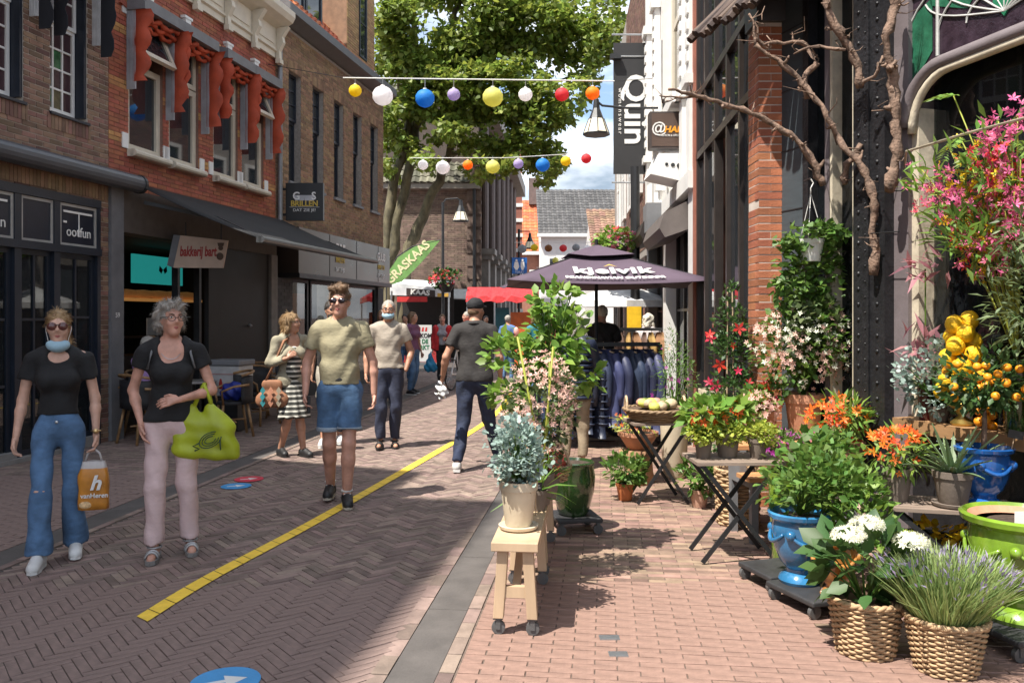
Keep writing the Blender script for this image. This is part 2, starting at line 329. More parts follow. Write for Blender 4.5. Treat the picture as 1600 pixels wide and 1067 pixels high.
def plate(root, u0, u1, v0, v1, holes, m, depth=.28, y=.008, name='wall'):
    us = sorted({u0, u1, *[h[0] for h in holes], *[h[1] for h in holes]}); vs = sorted({v0, v1, *[h[2] for h in holes], *[h[3] for h in holes]}); mb = MB()
    us = [u for u in us if u0 <= u <= u1]; vs = [v for v in vs if v0 <= v <= v1]
    for a, b in zip(us, us[1:]):
        for c, d in zip(vs, vs[1:]):
            if not any(h[0] <= (a+b)/2 <= h[1] and h[2] <= (c+d)/2 <= h[3] for h in holes): mb.add([(a, y, c), (b, y, c), (b, y, d), (a, y, d)], [(0, 1, 2, 3)])
    for (a, b, c, d) in holes:
        a, b, c, d = max(a, u0), min(b, u1), max(c, v0), min(d, v1)
        mb.add([(a, y, c), (b, y, c), (b, y, d), (a, y, d), (a, depth, c), (b, depth, c), (b, depth, d), (a, depth, d)], [(0, 4, 5, 1), (1, 5, 6, 2), (2, 6, 7, 3), (3, 7, 4, 0)])
    return mb.build(name, m, root)
def bricks(root, u0, u1, v0, v1, holes, m, course=.0625, bl=.215, gap=.009, bands=None, m2=None, name='brickwork', y=0):
    mb = MB(); r = 0; v = v0
    while v+course*.5 < v1:
        u = u0-(bl/2 if r % 2 else 0); zt = min(v+course-gap, v1)
        while u < u1:
            a, b = max(u, u0)+gap/2, min(u+bl, u1)-gap/2
            segs = [(a, b)]
            for h in holes:
                if h[2] < v+course*.6 and h[3] > v+course*.4:
                    ns = []
                    for (p, q) in segs:
                        if q <= h[0] or p >= h[1]: ns.append((p, q)); continue
                        if p < h[0]: ns.append((p, h[0]))
                        if q > h[1]: ns.append((h[1], q))
                    segs = ns
            mb.k = 1 if bands and any(s <= v+.03 <= e for s, e in bands) else 0
            for (p, q) in segs:
                if q-p > .02:
                    j = random.uniform(-.002, .002)
                    mb.add([(p, y+j, v), (q, y+j, v), (q, y+j, zt), (p, y+j, zt), (p, y+.012, v), (q, y+.012, v), (q, y+.012, zt), (p, y+.012, zt)], [(0, 1, 2, 3), (0, 4, 5, 1), (1, 5, 6, 2), (2, 6, 7, 3), (3, 7, 4, 0)])
            u += bl
        v += course; r += 1
    return tag(mb.build(name, [m, m2] if m2 else [m], root), kind='stuff')
def soldier(root, u0, u1, v0, v1, m, y=-.006, w=.058, name='soldier_course'):
    mb = MB(); u = u0
    while u < u1: mb.box(u, min(u+w-.008, u1), y, y+.02, v0, v1); u += w
    return tag(mb.build(name, m, root), kind='stuff')
def window(root, u0, u1, v0, v1, y, fm, gm, nu=1, nv=1, fw=.05, bw=.025, dep=.05, panes=None, name='window'):
    w = MB()
    w.box(u0, u1, y, y+dep, v0, v0+fw).box(u0, u1, y, y+dep, v1-fw, v1).box(u0, u0+fw, y, y+dep, v0+fw, v1-fw).box(u1-fw, u1, y, y+dep, v0+fw, v1-fw)
    du, dv = (u1-u0-2*fw)/nu, (v1-v0-2*fw)/nv
    for i in range(1, nu): w.box(u0+fw+i*du-bw/2, u0+fw+i*du+bw/2, y+.005, y+dep-.005, v0+fw, v1-fw)
    for j in range(1, nv):
        for i in range(nu): w.box(u0+fw+i*du+bw/2, u0+fw+(i+1)*du-bw/2, y+.007, y+dep-.007, v0+fw+j*dv-bw/2, v0+fw+j*dv+bw/2)
    o = w.build(name, fm, root)
    for i in range(nu):
        for j in range(nv):
            g = panes[(i*7+j*3+i*j) % len(panes)] if panes else gm
            MB().box(u0+fw+i*du, u0+fw+(i+1)*du, y+dep*.45, y+dep*.6, v0+fw+j*dv, v0+fw+(j+1)*dv).build('pane', g, o)
    return o
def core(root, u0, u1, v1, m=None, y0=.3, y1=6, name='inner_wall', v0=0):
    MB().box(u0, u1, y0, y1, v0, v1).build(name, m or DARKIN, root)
m_tile_o = mat('orange_roof_tile', (.46, .13, .05), .75, var=.25, vs=5, island=.2)
m_tile_d = mat('dark_roof_tile', (.075, .072, .07), .6, var=.3, vs=5, island=.3)
def tiled(root, P0, U, S, nu, ns, m, name='roof', th=.03, wave=.03):
    """roof of lapped pantiles: P0 corner, U along eave, S up the slope"""
    P0, U, S = Vector(P0), Vector(U), Vector(S); n = U.cross(S).normalized(); mb = MB()
    o = MB().add([P0-n*.03, P0+U-n*.03, P0+U+S-n*.03, P0+S-n*.03], [(0, 1, 2, 3)]).build(name, m, root)
    for j in range(ns):
        for i in range(nu):
            a = P0+U*(i/nu)+S*(j/ns); u = U/nu; s = S/ns*1.12
            q = [a+n*th, a+u*.35+n*(th+wave), a+u*.7+n*th*.9, a+u*.99+n*(th*.4)]; k = [x+s-n*th for x in q]
            mb.add(q+k+[q[0]-n*th, q[1]-n*th, q[2]-n*th, q[3]-n*th], [(0, 1, 5, 4), (1, 2, 6, 5), (2, 3, 7, 6), (8, 9, 1, 0), (9, 10, 2, 1), (10, 11, 3, 2)])
    tag(mb.build('roof_tiles', m, o), kind='stuff'); return o
# --- tall houses beside and behind the camera (they throw the near shade)
h0 = house('gabled_house', 'tall gabled brick house beside the camera, outside the picture', 0)
Yp = lambda Y: (Y-10.72)*1.017
MB().prism([(Yp(6.68), 0), (Yp(6.68), 7.4), (Yp(3.5), 13.7), (Yp(1.05), 13.4), (Yp(1.05), 0)], .0, 6).build('wall', m_bk3, h0)
for k in range(3): window(h0, Yp(5.9)-k*1.6, Yp(5.9)-k*1.6+.8, 4, 6, -.04, CREAM, GLASS, 2, 3)
h00 = house('tall_house', 'tall brick house behind the camera, outside the picture', 0)
MB().box(Yp(-7), Yp(1.0), .0, 7, 0, 16.8).build('wall', m_bk1, h00)
for k in range(3): window(h00, Yp(-.4)-k*1.9, Yp(-.4)-k*1.9+.9, 4, 6, -.04, CREAM, GLASS, 2, 3)
# --- B1 brown brick shoe shop
b1 = house('shoe_shop_building', 'brown brick shop with stained glass upper windows and navy shopfront', 0)
ho = [(-1.03, -.40, 4.0, 6.0), (-2.12, -1.44, 4.0, 6.0), (-3.3, -2.6, 4.0, 6.0)]
sf = (-3.8, -.22, .0, 3.08)
plate(b1, -4.05, 0, 0, 7.3, ho+[sf], m_mort1); bricks(b1, -4.05, 0, 3.0, 7.0, ho+[sf], m_bk1, gap=.013); bricks(b1, -.22, 0, 0, 3.0, [], m_bk1, name='brick_pier')
for h in ho: soldier(b1, h[0]-.05, h[1]+.05, h[2]-.2, h[2]-.02, m_bk1); soldier(b1, h[0]-.05, h[1]+.05, h[3], h[3]+.2, m_bk1)
soldier(b1, -3.8, -.02, 3.09, 3.27, mat('tan_soldier', (.26, .17, .1), .85, island=.25))
stain = [mat('stain_green', (.03, .12, .05), .15, var=.4, vs=12), mat('stain_plum', (.045, .022, .03), .15, var=.4, vs=12), mat('stain_olive', (.09, .08, .04), .15, var=.4, vs=12), mat('stain_grey', (.11, .11, .10), .15, var=.3, vs=12), mat('stain_wine', (.06, .03, .035), .15)]
for h in ho:
    MB().box(h[0], h[1], .2, .26, h[2], h[2]+.05).box(h[1]-.04, h[1]-.001, .02, .2, h[2]+.05, h[3]).box(h[0]-.02, h[1]+.02, -.03, .2, h[2]-.035, h[2]-.002).build('navy_reveal', m_navy, b1)
    window(b1, h[0]+.01, h[1]-.05, h[2]+.05, h[2]+1.1, .14, WHITE, GLASS, 3, 4, .045, .022, .05, stain)
    window(b1, h[0]+.01, h[1]-.05, h[2]+1.1, h[3], .12, WHITE, GLASS, 3, 3, .045, .022, .05, stain)
core(b1, -4.05, -.01, 3.28, y0=1.5); core(b1, -4.05, -.01, 7.25, v0=3.3, name='upper_rooms')
# shopfront: sign band, posts, glazed doors
w = MB()
for u in (-3.62, -2.42, -1.63, -1.03, -.28): w.box(u, u+(.1 if u < -.5 else .06), -.05, .1, 0, 3.05)
w.box(-3.62, -.22, -.06, .1, 2.96, 3.06).box(-3.62, -.22, -.07, .1, 2.36, 2.45); w.build('shopfront_frame', m_navy, b1)
m_fasc = mat('navy_sign', (.008, .011, .024), .35, var=.15); m_cream2 = mat('sign_frame_grey', (.33, .32, .30), .5)
for a, b_ in ((-3.52, -2.42), (-2.32, -1.63), (-1.53, -1.03), (-.93, -.28)):
    a += .0; f = MB().box(a, b_, -.02, .03, 2.45, 2.955).build('sign_panel', m_fasc, b1)
    MB().box(a, a+.035, -.035, -.021, 2.45, 2.955).box(b_-.035, b_, -.035, -.021, 2.45, 2.955).box(a+.035, b_-.035, -.035, -.021, 2.92, 2.955).box(a+.035, b_-.035, -.035, -.021, 2.45, 2.48).build('sign_frame', m_cream2, f)
sgn = b1
for ua, ub in ((-.93, -.28), (-2.32, -1.63)):
    uc = (ua+ub)/2; k = (ub-ua)/.41
    text('ootfun', .17, WHITE, b1, T(uc+.01*k, -.028, 2.62) @ FRONT, sx=.60*k, ext=.003, sp=1.0)
    MB().box(ua+.045*k, ub-.05*k, -.034, -.026, 2.845, 2.87).box(uc+.005, uc+.02, -.034, -.026, 2.57, 2.845).box(ua+.045*k, ua+.08*k, -.034, -.026, 2.72, 2.745).build('lettering', WHITE, b1)
for a, b_ in ((-3.52, -2.42), (-2.32, -1.63), (-1.53, -1.03), (-.93, -.28)):
    n = 2; lo = .12 if a > -1 or a < -2.5 else .05
    window(b1, a, b_, lo, 2.36, .0, m_navy, SHOPG, n, 3, .06, .03, .05, name='shop_door' if lo < .1 else 'shop_window')
MB().box(-3.8, -.93, -.1, .12, 0, .05).box(-.93, -.28, -.08, .1, 0, .12).box(-2.32, -1.63, -.08, .1, .0, .12).build('plinth', mat('grey_stone', (.2, .19, .18), .8), b1)
m_shoe = [mat('shoe%d' % i, c, .6) for i, c in enumerate(((.5, .45, .4), (.3, .08, .06), (.06, .1, .25), (.4, .3, .2), (.6, .6, .6)))]
rk = MB()
for z in (.5, .95, 1.4, 1.85): rk.box(-3.6, -.5, .9, 1.25, z, z+.025)
rk.build('shoe_shelf', mat('shelf_white', (.4, .38, .35), .6), b1)
rr = random.Random(3)
for z in (.5, .95, 1.4, 1.85):
    for k in range(16):
        u = -3.5+k*.19; MB().prism([(u, z+.026), (u+.12, z+.026), (u+.12, z+.06), (u+.07, z+.075), (u+.04, z+.13), (u, z+.13)], .95, 1.04).build('shoe', rr.choice(m_shoe), b1)
# closed awning cassette of the shoe shop
ca_ = house('awning_cassette', 'long closed dark grey awning tube above the navy shopfront', 0)
MB().tube([(-4.0, -.16, 3.36), (.38, -.16, 3.36)], .115, 16).build('tube', mat('tube_grey', (.06, .065, .075), .4, var=.1), ca_)
MB().tube([(.38, -.16, 3.36), (.43, -.16, 3.36)], .125, 16).box(-3.9, .3, -.06, -.002, 3.32, 3.42).build('end_cap', BLACK, ca_); ca_['category'] = 'awning'
m_bcl = mat('black_flap_cloth', (.012, .012, .016), .8); m_wst = mat('white_stripe', (.5, .5, .5), .6)
for k_, (ua, ub, nm) in enumerate(((-1.14, -.33, 'right'), (-2.22, -1.37, 'left'))):
    aw = house('window_awning', 'folded black and white striped awning over the '+nm+' stained glass window', 0); tag(aw, None, 'awning', 'striped awnings on the shoe shop')
    MB().box(ua, ub, -.3, -.02, 5.85, 5.98).build('cassette', m_navy, aw)
    for u in (ua, ub):
        n = 11; v = []
        for j in range(n): z = 5.85-1.02*j/(n-1); o_ = .2+.06*abs(math.sin(j*.9))-.008*j; v += [(u, -.13, z), (u, -.13-o_, z), (u+.006, -.13-o_, z), (u+.006, -.13, z)]
        fl = MB().add(v, [(4*j+k, 4*j+(k+1) % 4, 4*j+4+(k+1) % 4, 4*j+4+k) for j in range(n-1) for k in range(4)]+[(0, 1, 2, 3), tuple(range(4*n-4, 4*n))[::-1]]); fl.build('scalloped_flap', m_bcl, aw)
        st = MB()
        for k in range(6): st.box(u-.006, u+.012, -.125+k*.02, -.113+k*.02, 4.98, 5.85)
        tag(st.build('striped_edge', m_wst, aw), kind='stuff')
# --- B2 bakery: red brick with ochre bands
b2 = house('bakery_building', 'red brick bakery house with ochre bands, cream windows and white cornice', 0)
wins = [(.40, 1.18), (1.32, 2.10), (2.52, 3.30), (3.42, 4.20)]; Z0, Z1 = 3.84, 5.72
ho = [(a, b_, Z0, Z1) for a, b_ in wins]; op = (.27, 4.42, 0, 3.22)
m_fl = mat('brown_fascia', (.10, .083, .07), .8, var=.2)
plate(b2, 0, 4.66, 3.3, 7.0, ho, m_mort2)
bricks(b2, 0, 4.66, 3.3, 6.4, ho, m_bk2, .06, .21, bands=[(3.9, 4.02), (4.6, 4.73), (5.35, 5.48)], m2=m_bk2y)
core(b2, .0, 4.64, 6.9, v0=3.3, name='upper_rooms')
m_lace = mat('lace_curtain', (.33, .35, .38), .9, var=.35, vs=25, bump=.3)
m_red = mat('red_awning_cloth', (.42, .065, .025), .75, var=.25, vs=4, bump=.3, bs=20)
m_str = mat('striped_metal', (.36, .36, .38), .5)
for i, (a, b_) in enumerate(wins):
    s_ = MB().box(a-.03, b_+.03, -.09, .1, Z0-.1, Z0-.001); s_.tube([(a-.03, -.09, Z0-.05), (b_+.03, -.09, Z0-.05)], .05, 10); s_.build('sill', CREAM, b2)
    f = window(b2, a, b_, Z0, Z0+1.2, .05, CREAM, GLASS, 1, 1, .09, .04, .08); MB().box(a+.09, b_-.09, .13, .135, Z0+.09, Z0+.62).build('curtain', m_lace, f)
    if i in (0, 3):
        f = thing('t', None, None); bpy.data.objects.remove(f)
        f = window(b2, a, b_, Z0+1.22, Z1, .05, CREAM, GLASS, 1, 1, .07, .04, .06); f.name = 'transom_window'
        f.location = (0, .05-.0, Z1); f.data.transform(T(0, -.05, -Z1)); [c.data.transform(T(0, -.05, -Z1)) for c in f.children]; f.rotation_euler.x = R(-24)
        MB().box(a+.05, b_-.05, .2, .21, Z0+1.2, Z1).build('blind', DARKIN, b2)
    else: window(b2, a, b_, Z0+1.22, Z1, .05, CREAM, GLASS, 1, 1, .07, .04, .06, name='transom_window')
    uc = (a+b_)/2; n = 11; ar = MB(); r0 = .43; zc = Z1-.12            # segmental brick arch and keystone
    for k in range(n):
        t0 = R(180-18-k*144/n); t1 = t0-R(144/n*.86); ar.k = k % 2
        q = [(uc+r*math.cos(t), zc+r*.62*math.sin(t)) for r, t in ((r0, t0), (r0, t1), (r0+.2, t1), (r0+.2, t0))]
        ar.prism(q[::-1], -.035, .01)
    tag(ar.build('brick_arch', [m_bk2, m_bk2y], b2), kind='stuff')
    MB().prism([(uc-.05, zc+r0*.62), (uc+.05, zc+r0*.62), (uc+.075, zc+.42), (uc-.075, zc+.42)], -.07, .0).box(uc-.1, uc+.1, -.08, .0, zc+.42, zc+.46).build('keystone', WHITE, b2)
    for s in (a-.14, b_+.02):
        for z_ in (Z0, zc+.02): MB().box(s, s+.12, -.015, .01, z_, z_+.2).build('stone_block', WHITE, b2)
    # drop-arm awning folded at the window head
    aw = house('window_awning', ['leftmost', 'second', 'third', 'rightmost'][i]+' of four red scalloped window awnings on the bakery', 0); tag(aw, None, 'awning', 'red awnings over the bakery windows')
    MB().prism([(-.30, Z1-.05), (-.30, Z1+.10), (-.03, Z1+.16), (-.03, Z1-.05)], a-.08, b_+.08, Matrix(((0, 1, 0, 0), (1, 0, 0, 0), (0, 0, 1, 0), (0, 0, 0, 1)))).build('cassette', mat('cassette_grey', (.15, .15, .155), .5), aw)
    rl = MB(); L_ = 14
    for k in range(3): rl.tube([(a-.02+(b_-a+.04)*j/L_, -.2+.05*k+.02*math.sin(j*1.7+k), Z1-.10-.05*k+.025*math.sin(j*1.1+k*2)) for j in range(L_+1)], [.034+.012*math.sin(j*2.3+k) for j in range(L_+1)], 8)
    rl.build('folded_cloth', m_red, aw, True)
    for sd, u in ((-1, a-.05), (1, b_+.05)):
        n = 13; fl = MB(); H = .95+.2*(sd > 0); v = []
        for j in range(n):
            z = Z1-.05-H*j/(n-1); out = .15+.10*abs(math.sin(j*.8+.6+i))+.06*(1-j/n); bulge = .012*math.sin(j*.9+i)
            v += [(u+bulge*.3, -.10, z), (u+bulge+.012*sd, -.10-out*.5, z), (u+bulge, -.10-out, z), (u+bulge+.005, -.10-out, z), (u+bulge+.012*sd+.005, -.1-out*.5, z), (u+.005, -.1, z)]
        fl.add(v, [(6*j+k, 6*j+(k+1) % 6, 6*j+6+(k+1) % 6, 6*j+6+k) for j in range(n-1) for k in range(6)]+[(0, 1, 2, 3, 4, 5), tuple(range(6*n-6, 6*n))[::-1]]); fl.build('scalloped_flap', m_red, aw, True)
        st = MB()
        for k in range(7): st.box(u-.008, u+.012, -.022-k*.02, -.012-k*.02, Z1-.1-H*1.05, Z1-.05)
        st.build('striped_edge', m_str, aw)
# cornice with brackets
co = MB().prism([(-.05, 6.32), (-.05, 6.42), (-.09, 6.44), (-.06, 6.5), (-.06, 6.85), (-.2, 6.9), (-.33, 6.97), (-.38, 7.06), (-.38, 7.16), (.05, 7.16), (.05, 6.32)], 0, 4.68, Matrix(((0, 1, 0, 0), (1, 0, 0, 0), (0, 0, 1, 0), (0, 0, 0, 1)))).build('cornice', CREAM, b2)
for k in range(6):
    u = .1+k*.9; br = MB()
    br.prism([(-.065, 6.25), (-.13, 6.3), (-.12, 6.45), (-.2, 6.6), (-.18, 6.7), (-.3, 6.88), (-.065, 6.88)], u-.05, u+.05, Matrix(((0, 1, 0, 0), (1, 0, 0, 0), (0, 0, 1, 0), (0, 0, 0, 1)))).box(u-.07, u+.07, -.15, -.06, 6.22, 6.3); br.build('bracket', CREAM, co)
for k in range(5): MB().box(.2+k*.9, .86+k*.9, -.075, -.062, 6.55, 6.8).build('cornice_panel', CREAM, co)
tiled(b2, (0, -.2, 7.17), (4.66, 0, 0), (0, 3, 2.2), 20, 12, m_tile_o)
# ground floor of the bakery
MB().box(.0, .25, -.04, .35, 0, 3.3).build('pillar', mat('grey_render', (.16, .16, .165), .85, var=.15, bump=.4), b2)
text('59', .09, WHITE, b2, T(.12, -.043, 1.62) @ FRONT, 'house_number', ext=.002)
MB().box(.25, 4.66, -.02, .3, 2.72, 3.3).build('fascia', m_fl, b2); MB().box(4.42, 4.66, -.04, .35, 0, 2.72).build('pillar', mat('light_grey_render', (.22, .21, .2), .85, bump=.3), b2)
MB().box(2.42, 4.42, .02, .1, 0, 2.72).build('dark_panel_wall', mat('black_panel', (.022, .021, .02), .6), b2)
MB().box(.25, 4.6, 2.8, 3.0, 0, 2.9).box(.1, .25, .35, 3, 0, 3).box(4.5, 4.65, .35, 3, 0, 3).box(.1, 4.6, .35, 3, 2.75, 2.9).build('bakery_interior', DARKIN, b2)
MB().box(.25, 4.5, .3, 2.8, -.01, .012).build('bakery_floor', mat('dark_floor', (.05, .045, .04), .5), b2)
MB().box(.27, .33, .05, .15, 0, 2.72).box(1.62, 1.68, .05, .15, 0, 2.72).box(2.2, 2.26, .05, .15, 0, 2.72).build('door_frame', mat('dark_steel', (.06, .062, .065), .4, .6), b2)
MB().box(2.5, 3.9, 1.4, 1.44, 2.15, 2.62).build('screen', mat('teal_screen', (.02, .28, .26), .3, emit=.35, var=.05, bump=0), b2)
bt = MB(); 
for k in range(2): bt.add([(3.3+.0, 1.39, 2.4), (3.3+(.1 if k else -.1), 1.39, 2.47), (3.3+(.12 if k else -.12), 1.39, 2.38), (3.3+(.05 if k else -.05), 1.39, 2.33)], [(0, 1, 2, 3)])
bt.build('butterfly_picture', mat('screen_dark', (.05, .03, .03), .5), b2)
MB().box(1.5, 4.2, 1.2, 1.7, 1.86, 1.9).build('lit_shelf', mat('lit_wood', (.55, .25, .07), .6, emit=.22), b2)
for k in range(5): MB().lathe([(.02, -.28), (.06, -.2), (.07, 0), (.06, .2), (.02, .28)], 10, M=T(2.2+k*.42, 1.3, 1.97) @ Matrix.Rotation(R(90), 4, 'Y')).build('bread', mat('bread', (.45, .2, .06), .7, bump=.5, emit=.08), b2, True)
MB().box(.95, 4.2, 1.1, 1.7, 0, 1.0).box(.95, 4.2, 1.5, 1.7, 1.25, 1.28).build('counter', mat('counter_dark', (.05, .04, .035), .5), b2)
MB().box(2.7, 3.05, 1.28, 1.3, 1.3, 1.58).build('price_card', WHITE, b2)
MB().box(.36, .5, .4, .6, .6, 1.3).build('red_cooler', mat('red_cooler', (.5, .02, .03), .4), b2)
MB().lathe([(.02, 0), (.03, .03), (0.01, .06)], 10, M=T(3.7, .02, 1.45) @ Matrix.Rotation(R(90), 4, 'X')).build('door_knob', STEEL, b2)
# big dark awning
aw = house('shop_awning', 'big black sloping awning rolled out over the bakery terrace', 0); aw['category'] = 'awning'
m_aw = mat('black_awning_cloth', (.009, .009, .010), .8, var=.2, vs=2, bump=.1)
sh = MB(); n = 10
vv = [(.36+(4.35)*i/n, -.12-1.75*j/6, 3.37-.75*j/6-.035*math.sin(math.pi*j/6)) for j in range(7) for i in range(n+1)]
sh.add(vv, [(j*(n+1)+i, j*(n+1)+i+1, (j+1)*(n+1)+i+1, (j+1)*(n+1)+i) for j in range(6) for i in range(n)]); c_ = sh.build('cloth', m_aw, aw, True); sm = c_.modifiers.new('s', 'SOLIDIFY'); sm.thickness = .006
MB().box(.36, 4.71, -1.93, -1.86, 2.56, 2.64).tube([(.36, -1.93, 2.6), (4.71, -1.93, 2.6)], .045, 12).build('front_bar', mat('bar_grey', (.14, .145, .15), .35, .6), aw)
for u in (.6, 4.4): MB().bar((u, -.1, 3.15), (u+.35, -1.0, 2.95), .05).bar((u+.35, -1.0, 2.95), (u+.1, -1.86, 2.6), .045).build('folding_arm', BLACK, aw)
# slanted bakery sign hanging from the awning
sg = thing('bakery_sign', 'slanted cream hanging sign with red bakery lettering below the black awning', 'sign', (-4.5, 12.0, 2.54), R(4))
m_sg = mat('sign_cream', (.55, .40, .30), .5, var=.1); m_rl = mat('sign_red', (.36, .03, .02), .5)
MB().prism([(-.37, -.235), (.33, -.235), (.40, .16), (-.27, .23)], -.02, .02).build('board', m_sg, sg)
MB().prism([(-.46, -.2), (-.375, -.235), (-.275, .23), (-.37, .24)], -.01, .25).build('side_box', GREYP, sg)
text('bakkerij bart', .2, m_rl, sg, T(-.02, -.025, -.005) @ FRONT, sx=.50, ext=.004, bold=.006, shear=.15)
bk = MB().ball((.30, -.03, .05), .035, 10, (1, .3, 1)).ball((.29, -.03, -.07), .05, 10, (1, .3, 1.1)).prism([(.265, .075), (.335, .075), (.35, .125), (.255, .125)], -.035, -.022); bk.build('baker_emblem', mat('emblem_brown', (.09, .05, .03), .6), sg)
MB().tube([(-.2, 0, .2), (-.2, 0, .42)], .008).tube([(.3, 0, .16), (.3, 0, .42)], .008).build('hanger', BLACK, sg)
# --- B3 tan brick house with the spectacle shop
b3 = house('optician_building', 'tan brick house with five tall dark windows above the bronze shop fascia', 0)
wins = [(5.2, 5.74), (6.3, 6.84), (7.4, 7.94), (8.52, 9.06), (9.65, 10.19)]
ho = [(a, b_, 4.19, 6.3) for a, b_ in wins]
plate(b3, 4.67, 10.6, 3.3, 7.1, ho, m_mort, .24); bricks(b3, 4.67, 10.6, 3.3, 7.05, ho, m_bk3)
core(b3, 4.68, 10.58, 7.1, v0=3.3, name='upper_rooms')
for a, b_ in wins:
    window(b3, a, b_, 5.4, 6.3, .1, m_navy, GLASS, 2, 3, .05, .02, .06); window(b3, a, b_, 4.19, 5.4, .14, m_navy, GLASS, 1, 1, .06, .02, .06)
    MB().box(a-.03, b_+.03, -.05, .14, 4.13, 4.188).build('sill', GREYP, b3); soldier(b3, a-.04, b_+.04, 6.31, 6.5, m_bk3)
MB().prism([(-.32, 7.2), (-.32, 7.36), (-.25, 7.4), (.1, 7.4), (.1, 7.1), (-.05, 7.1)], 4.6, 10.7, Matrix(((0, 1, 0, 0), (1, 0, 0, 0), (0, 0, 1, 0), (0, 0, 0, 1)))).build('gutter', mat('gutter_grey', (.10, .105, .11), .5), b3)
MB().tube([(4.72, -.2, 7.2), (4.72, -.06, 7.0), (4.72, -.06, 3.3)], .045, 10).build('downpipe', mat('zinc', (.22, .23, .24), .5, .5), b3)
tiled(b3, (4.6, -.1, 7.42), (6.0, 0, 0), (0, 2.6, 2.9), 26, 14, m_tile_o)
MB().box(5.9, 7.9, .5, 3.0, 7.6, 9.9).build('dormer', m_navy, b3); window(b3, 6.0, 6.9, 7.95, 9.6, .44, m_navy, GLASS, 1, 1, .08, .03, .06); window(b3, 6.95, 7.8, 7.95, 9.6, .44, m_navy, GLASS, 1, 1, .08, .03, .06)
MB().box(8.75, 10.6, .25, 4, 7.35, 12.5).build('stair_tower', m_bk3, b3); bricks(b3, 8.75, 10.6, 7.4, 11.5, [(9.5, 10.0, 7.9, 10.4)], mat('yellow_brick', (.32, .2, .09), .8, island=.25), y=.235, name='tower_brickwork'); window(b3, 9.5, 10.0, 7.9, 10.4, .21, m_navy, GLASS, 1, 3, .05, .02, .06)
m_brz = mat('bronze_fascia', (.10, .078, .064), .3, .6, var=.15, vs=2, bump=.05)
MB().box(4.95, 10.15, -.32, .3, 2.42, 3.28).build('shop_fascia', m_brz, b3); MB().box(4.9, 10.2, -.36, .3, 2.33, 2.418).build('fascia_trim', BLACK, b3)
for u in (6.4, 7.9, 9.3): MB().box(u, u+.012, -.326, -.318, 2.43, 3.27).build('panel_joint', BLACK, b3)
for u in (6.95, 9.5):
    text('GUUS', .26, WHITE, b3, T(u, -.33, 3.02) @ FRONT, sx=.8, bold=.008); text('BRILLEN', .16, mat('sign_gold', (.55, .38, .05), .5), b3, T(u, -.33, 2.78) @ FRONT, sx=.8); text('DAT ZIE JE!', .12, WHITE, b3, T(u, -.33, 2.58) @ FRONT, sx=.8)
for a, c in ((4.67, 5.35), (10.2, 10.6)): MB().box(a, c, .0, .3, 0, 2.33).build('brick_pier', mat('grey_brick', (.07, .07, .075), .8, bump=.3), b3); MB().box(4.67, 10.6, 1.8, 2.2, 0, 3.3).build('shop_back_wall', DARKIN, b3)
bricks(b3, 4.67, 5.35, 0, 2.3, [], mat('grey_brick2', (.085, .085, .09), .8, island=.25), y=-.012, name='pier_bricks')
for a, b_ in ((5.4, 6.2), (6.3, 8.0), (8.1, 10.15)): window(b3, a, b_, .25, 2.33, .05, BLACK, SHOPG, 1, 1, .06, .03, .06, name='shop_window')
MB().box(5.35, 10.2, .04, .3, 0, .25).build('stall_riser', BLACK, b3); MB().box(6.6, 7.7, .7, .75, 1.0, 2.1).build('orange_poster', mat('orange_poster', (.6, .16, .05), .6, emit=.12), b3)
gs = thing('optician_sign', 'square black projecting sign with white and gold spectacle shop lettering', 'sign', (-3.88, 15.6, 3.75), 0)
MB().box(-.35, .35, -.05, .05, -.35, .35).build('panel', mat('sign_black', (.008, .008, .009), .35, bump=0), gs)
text('G    S', .2, WHITE, gs, T(0, -.055, .1) @ FRONT, sx=.95, bold=.004); text('BRILLEN', .15, mat('sign_gold', (.55, .38, .05), .5), gs, T(0, -.055, -.04) @ FRONT, sx=.93, bold=.003); text('DAT ZIE JE!', .075, WHITE, gs, T(0, -.055, -.16) @ FRONT, sx=1.15); MB().box(-.28, .28, -.056, -.051, -.105, -.1).build('rule', WHITE, gs)
for s in (-.09, .09): MB().prism([(s-.085, .02), (s+.085, .02), (s+.09, .12), (s-.09, .12)], -.058, -.052).build('spectacle_lens', mat('lens_grey', (.4, .4, .42), .3), gs)
MB().box(-.5, -.35, -.015, .015, .22, .26).box(-.5, -.35, -.015, .015, -.26, -.22).build('bracket', BLACK, gs)
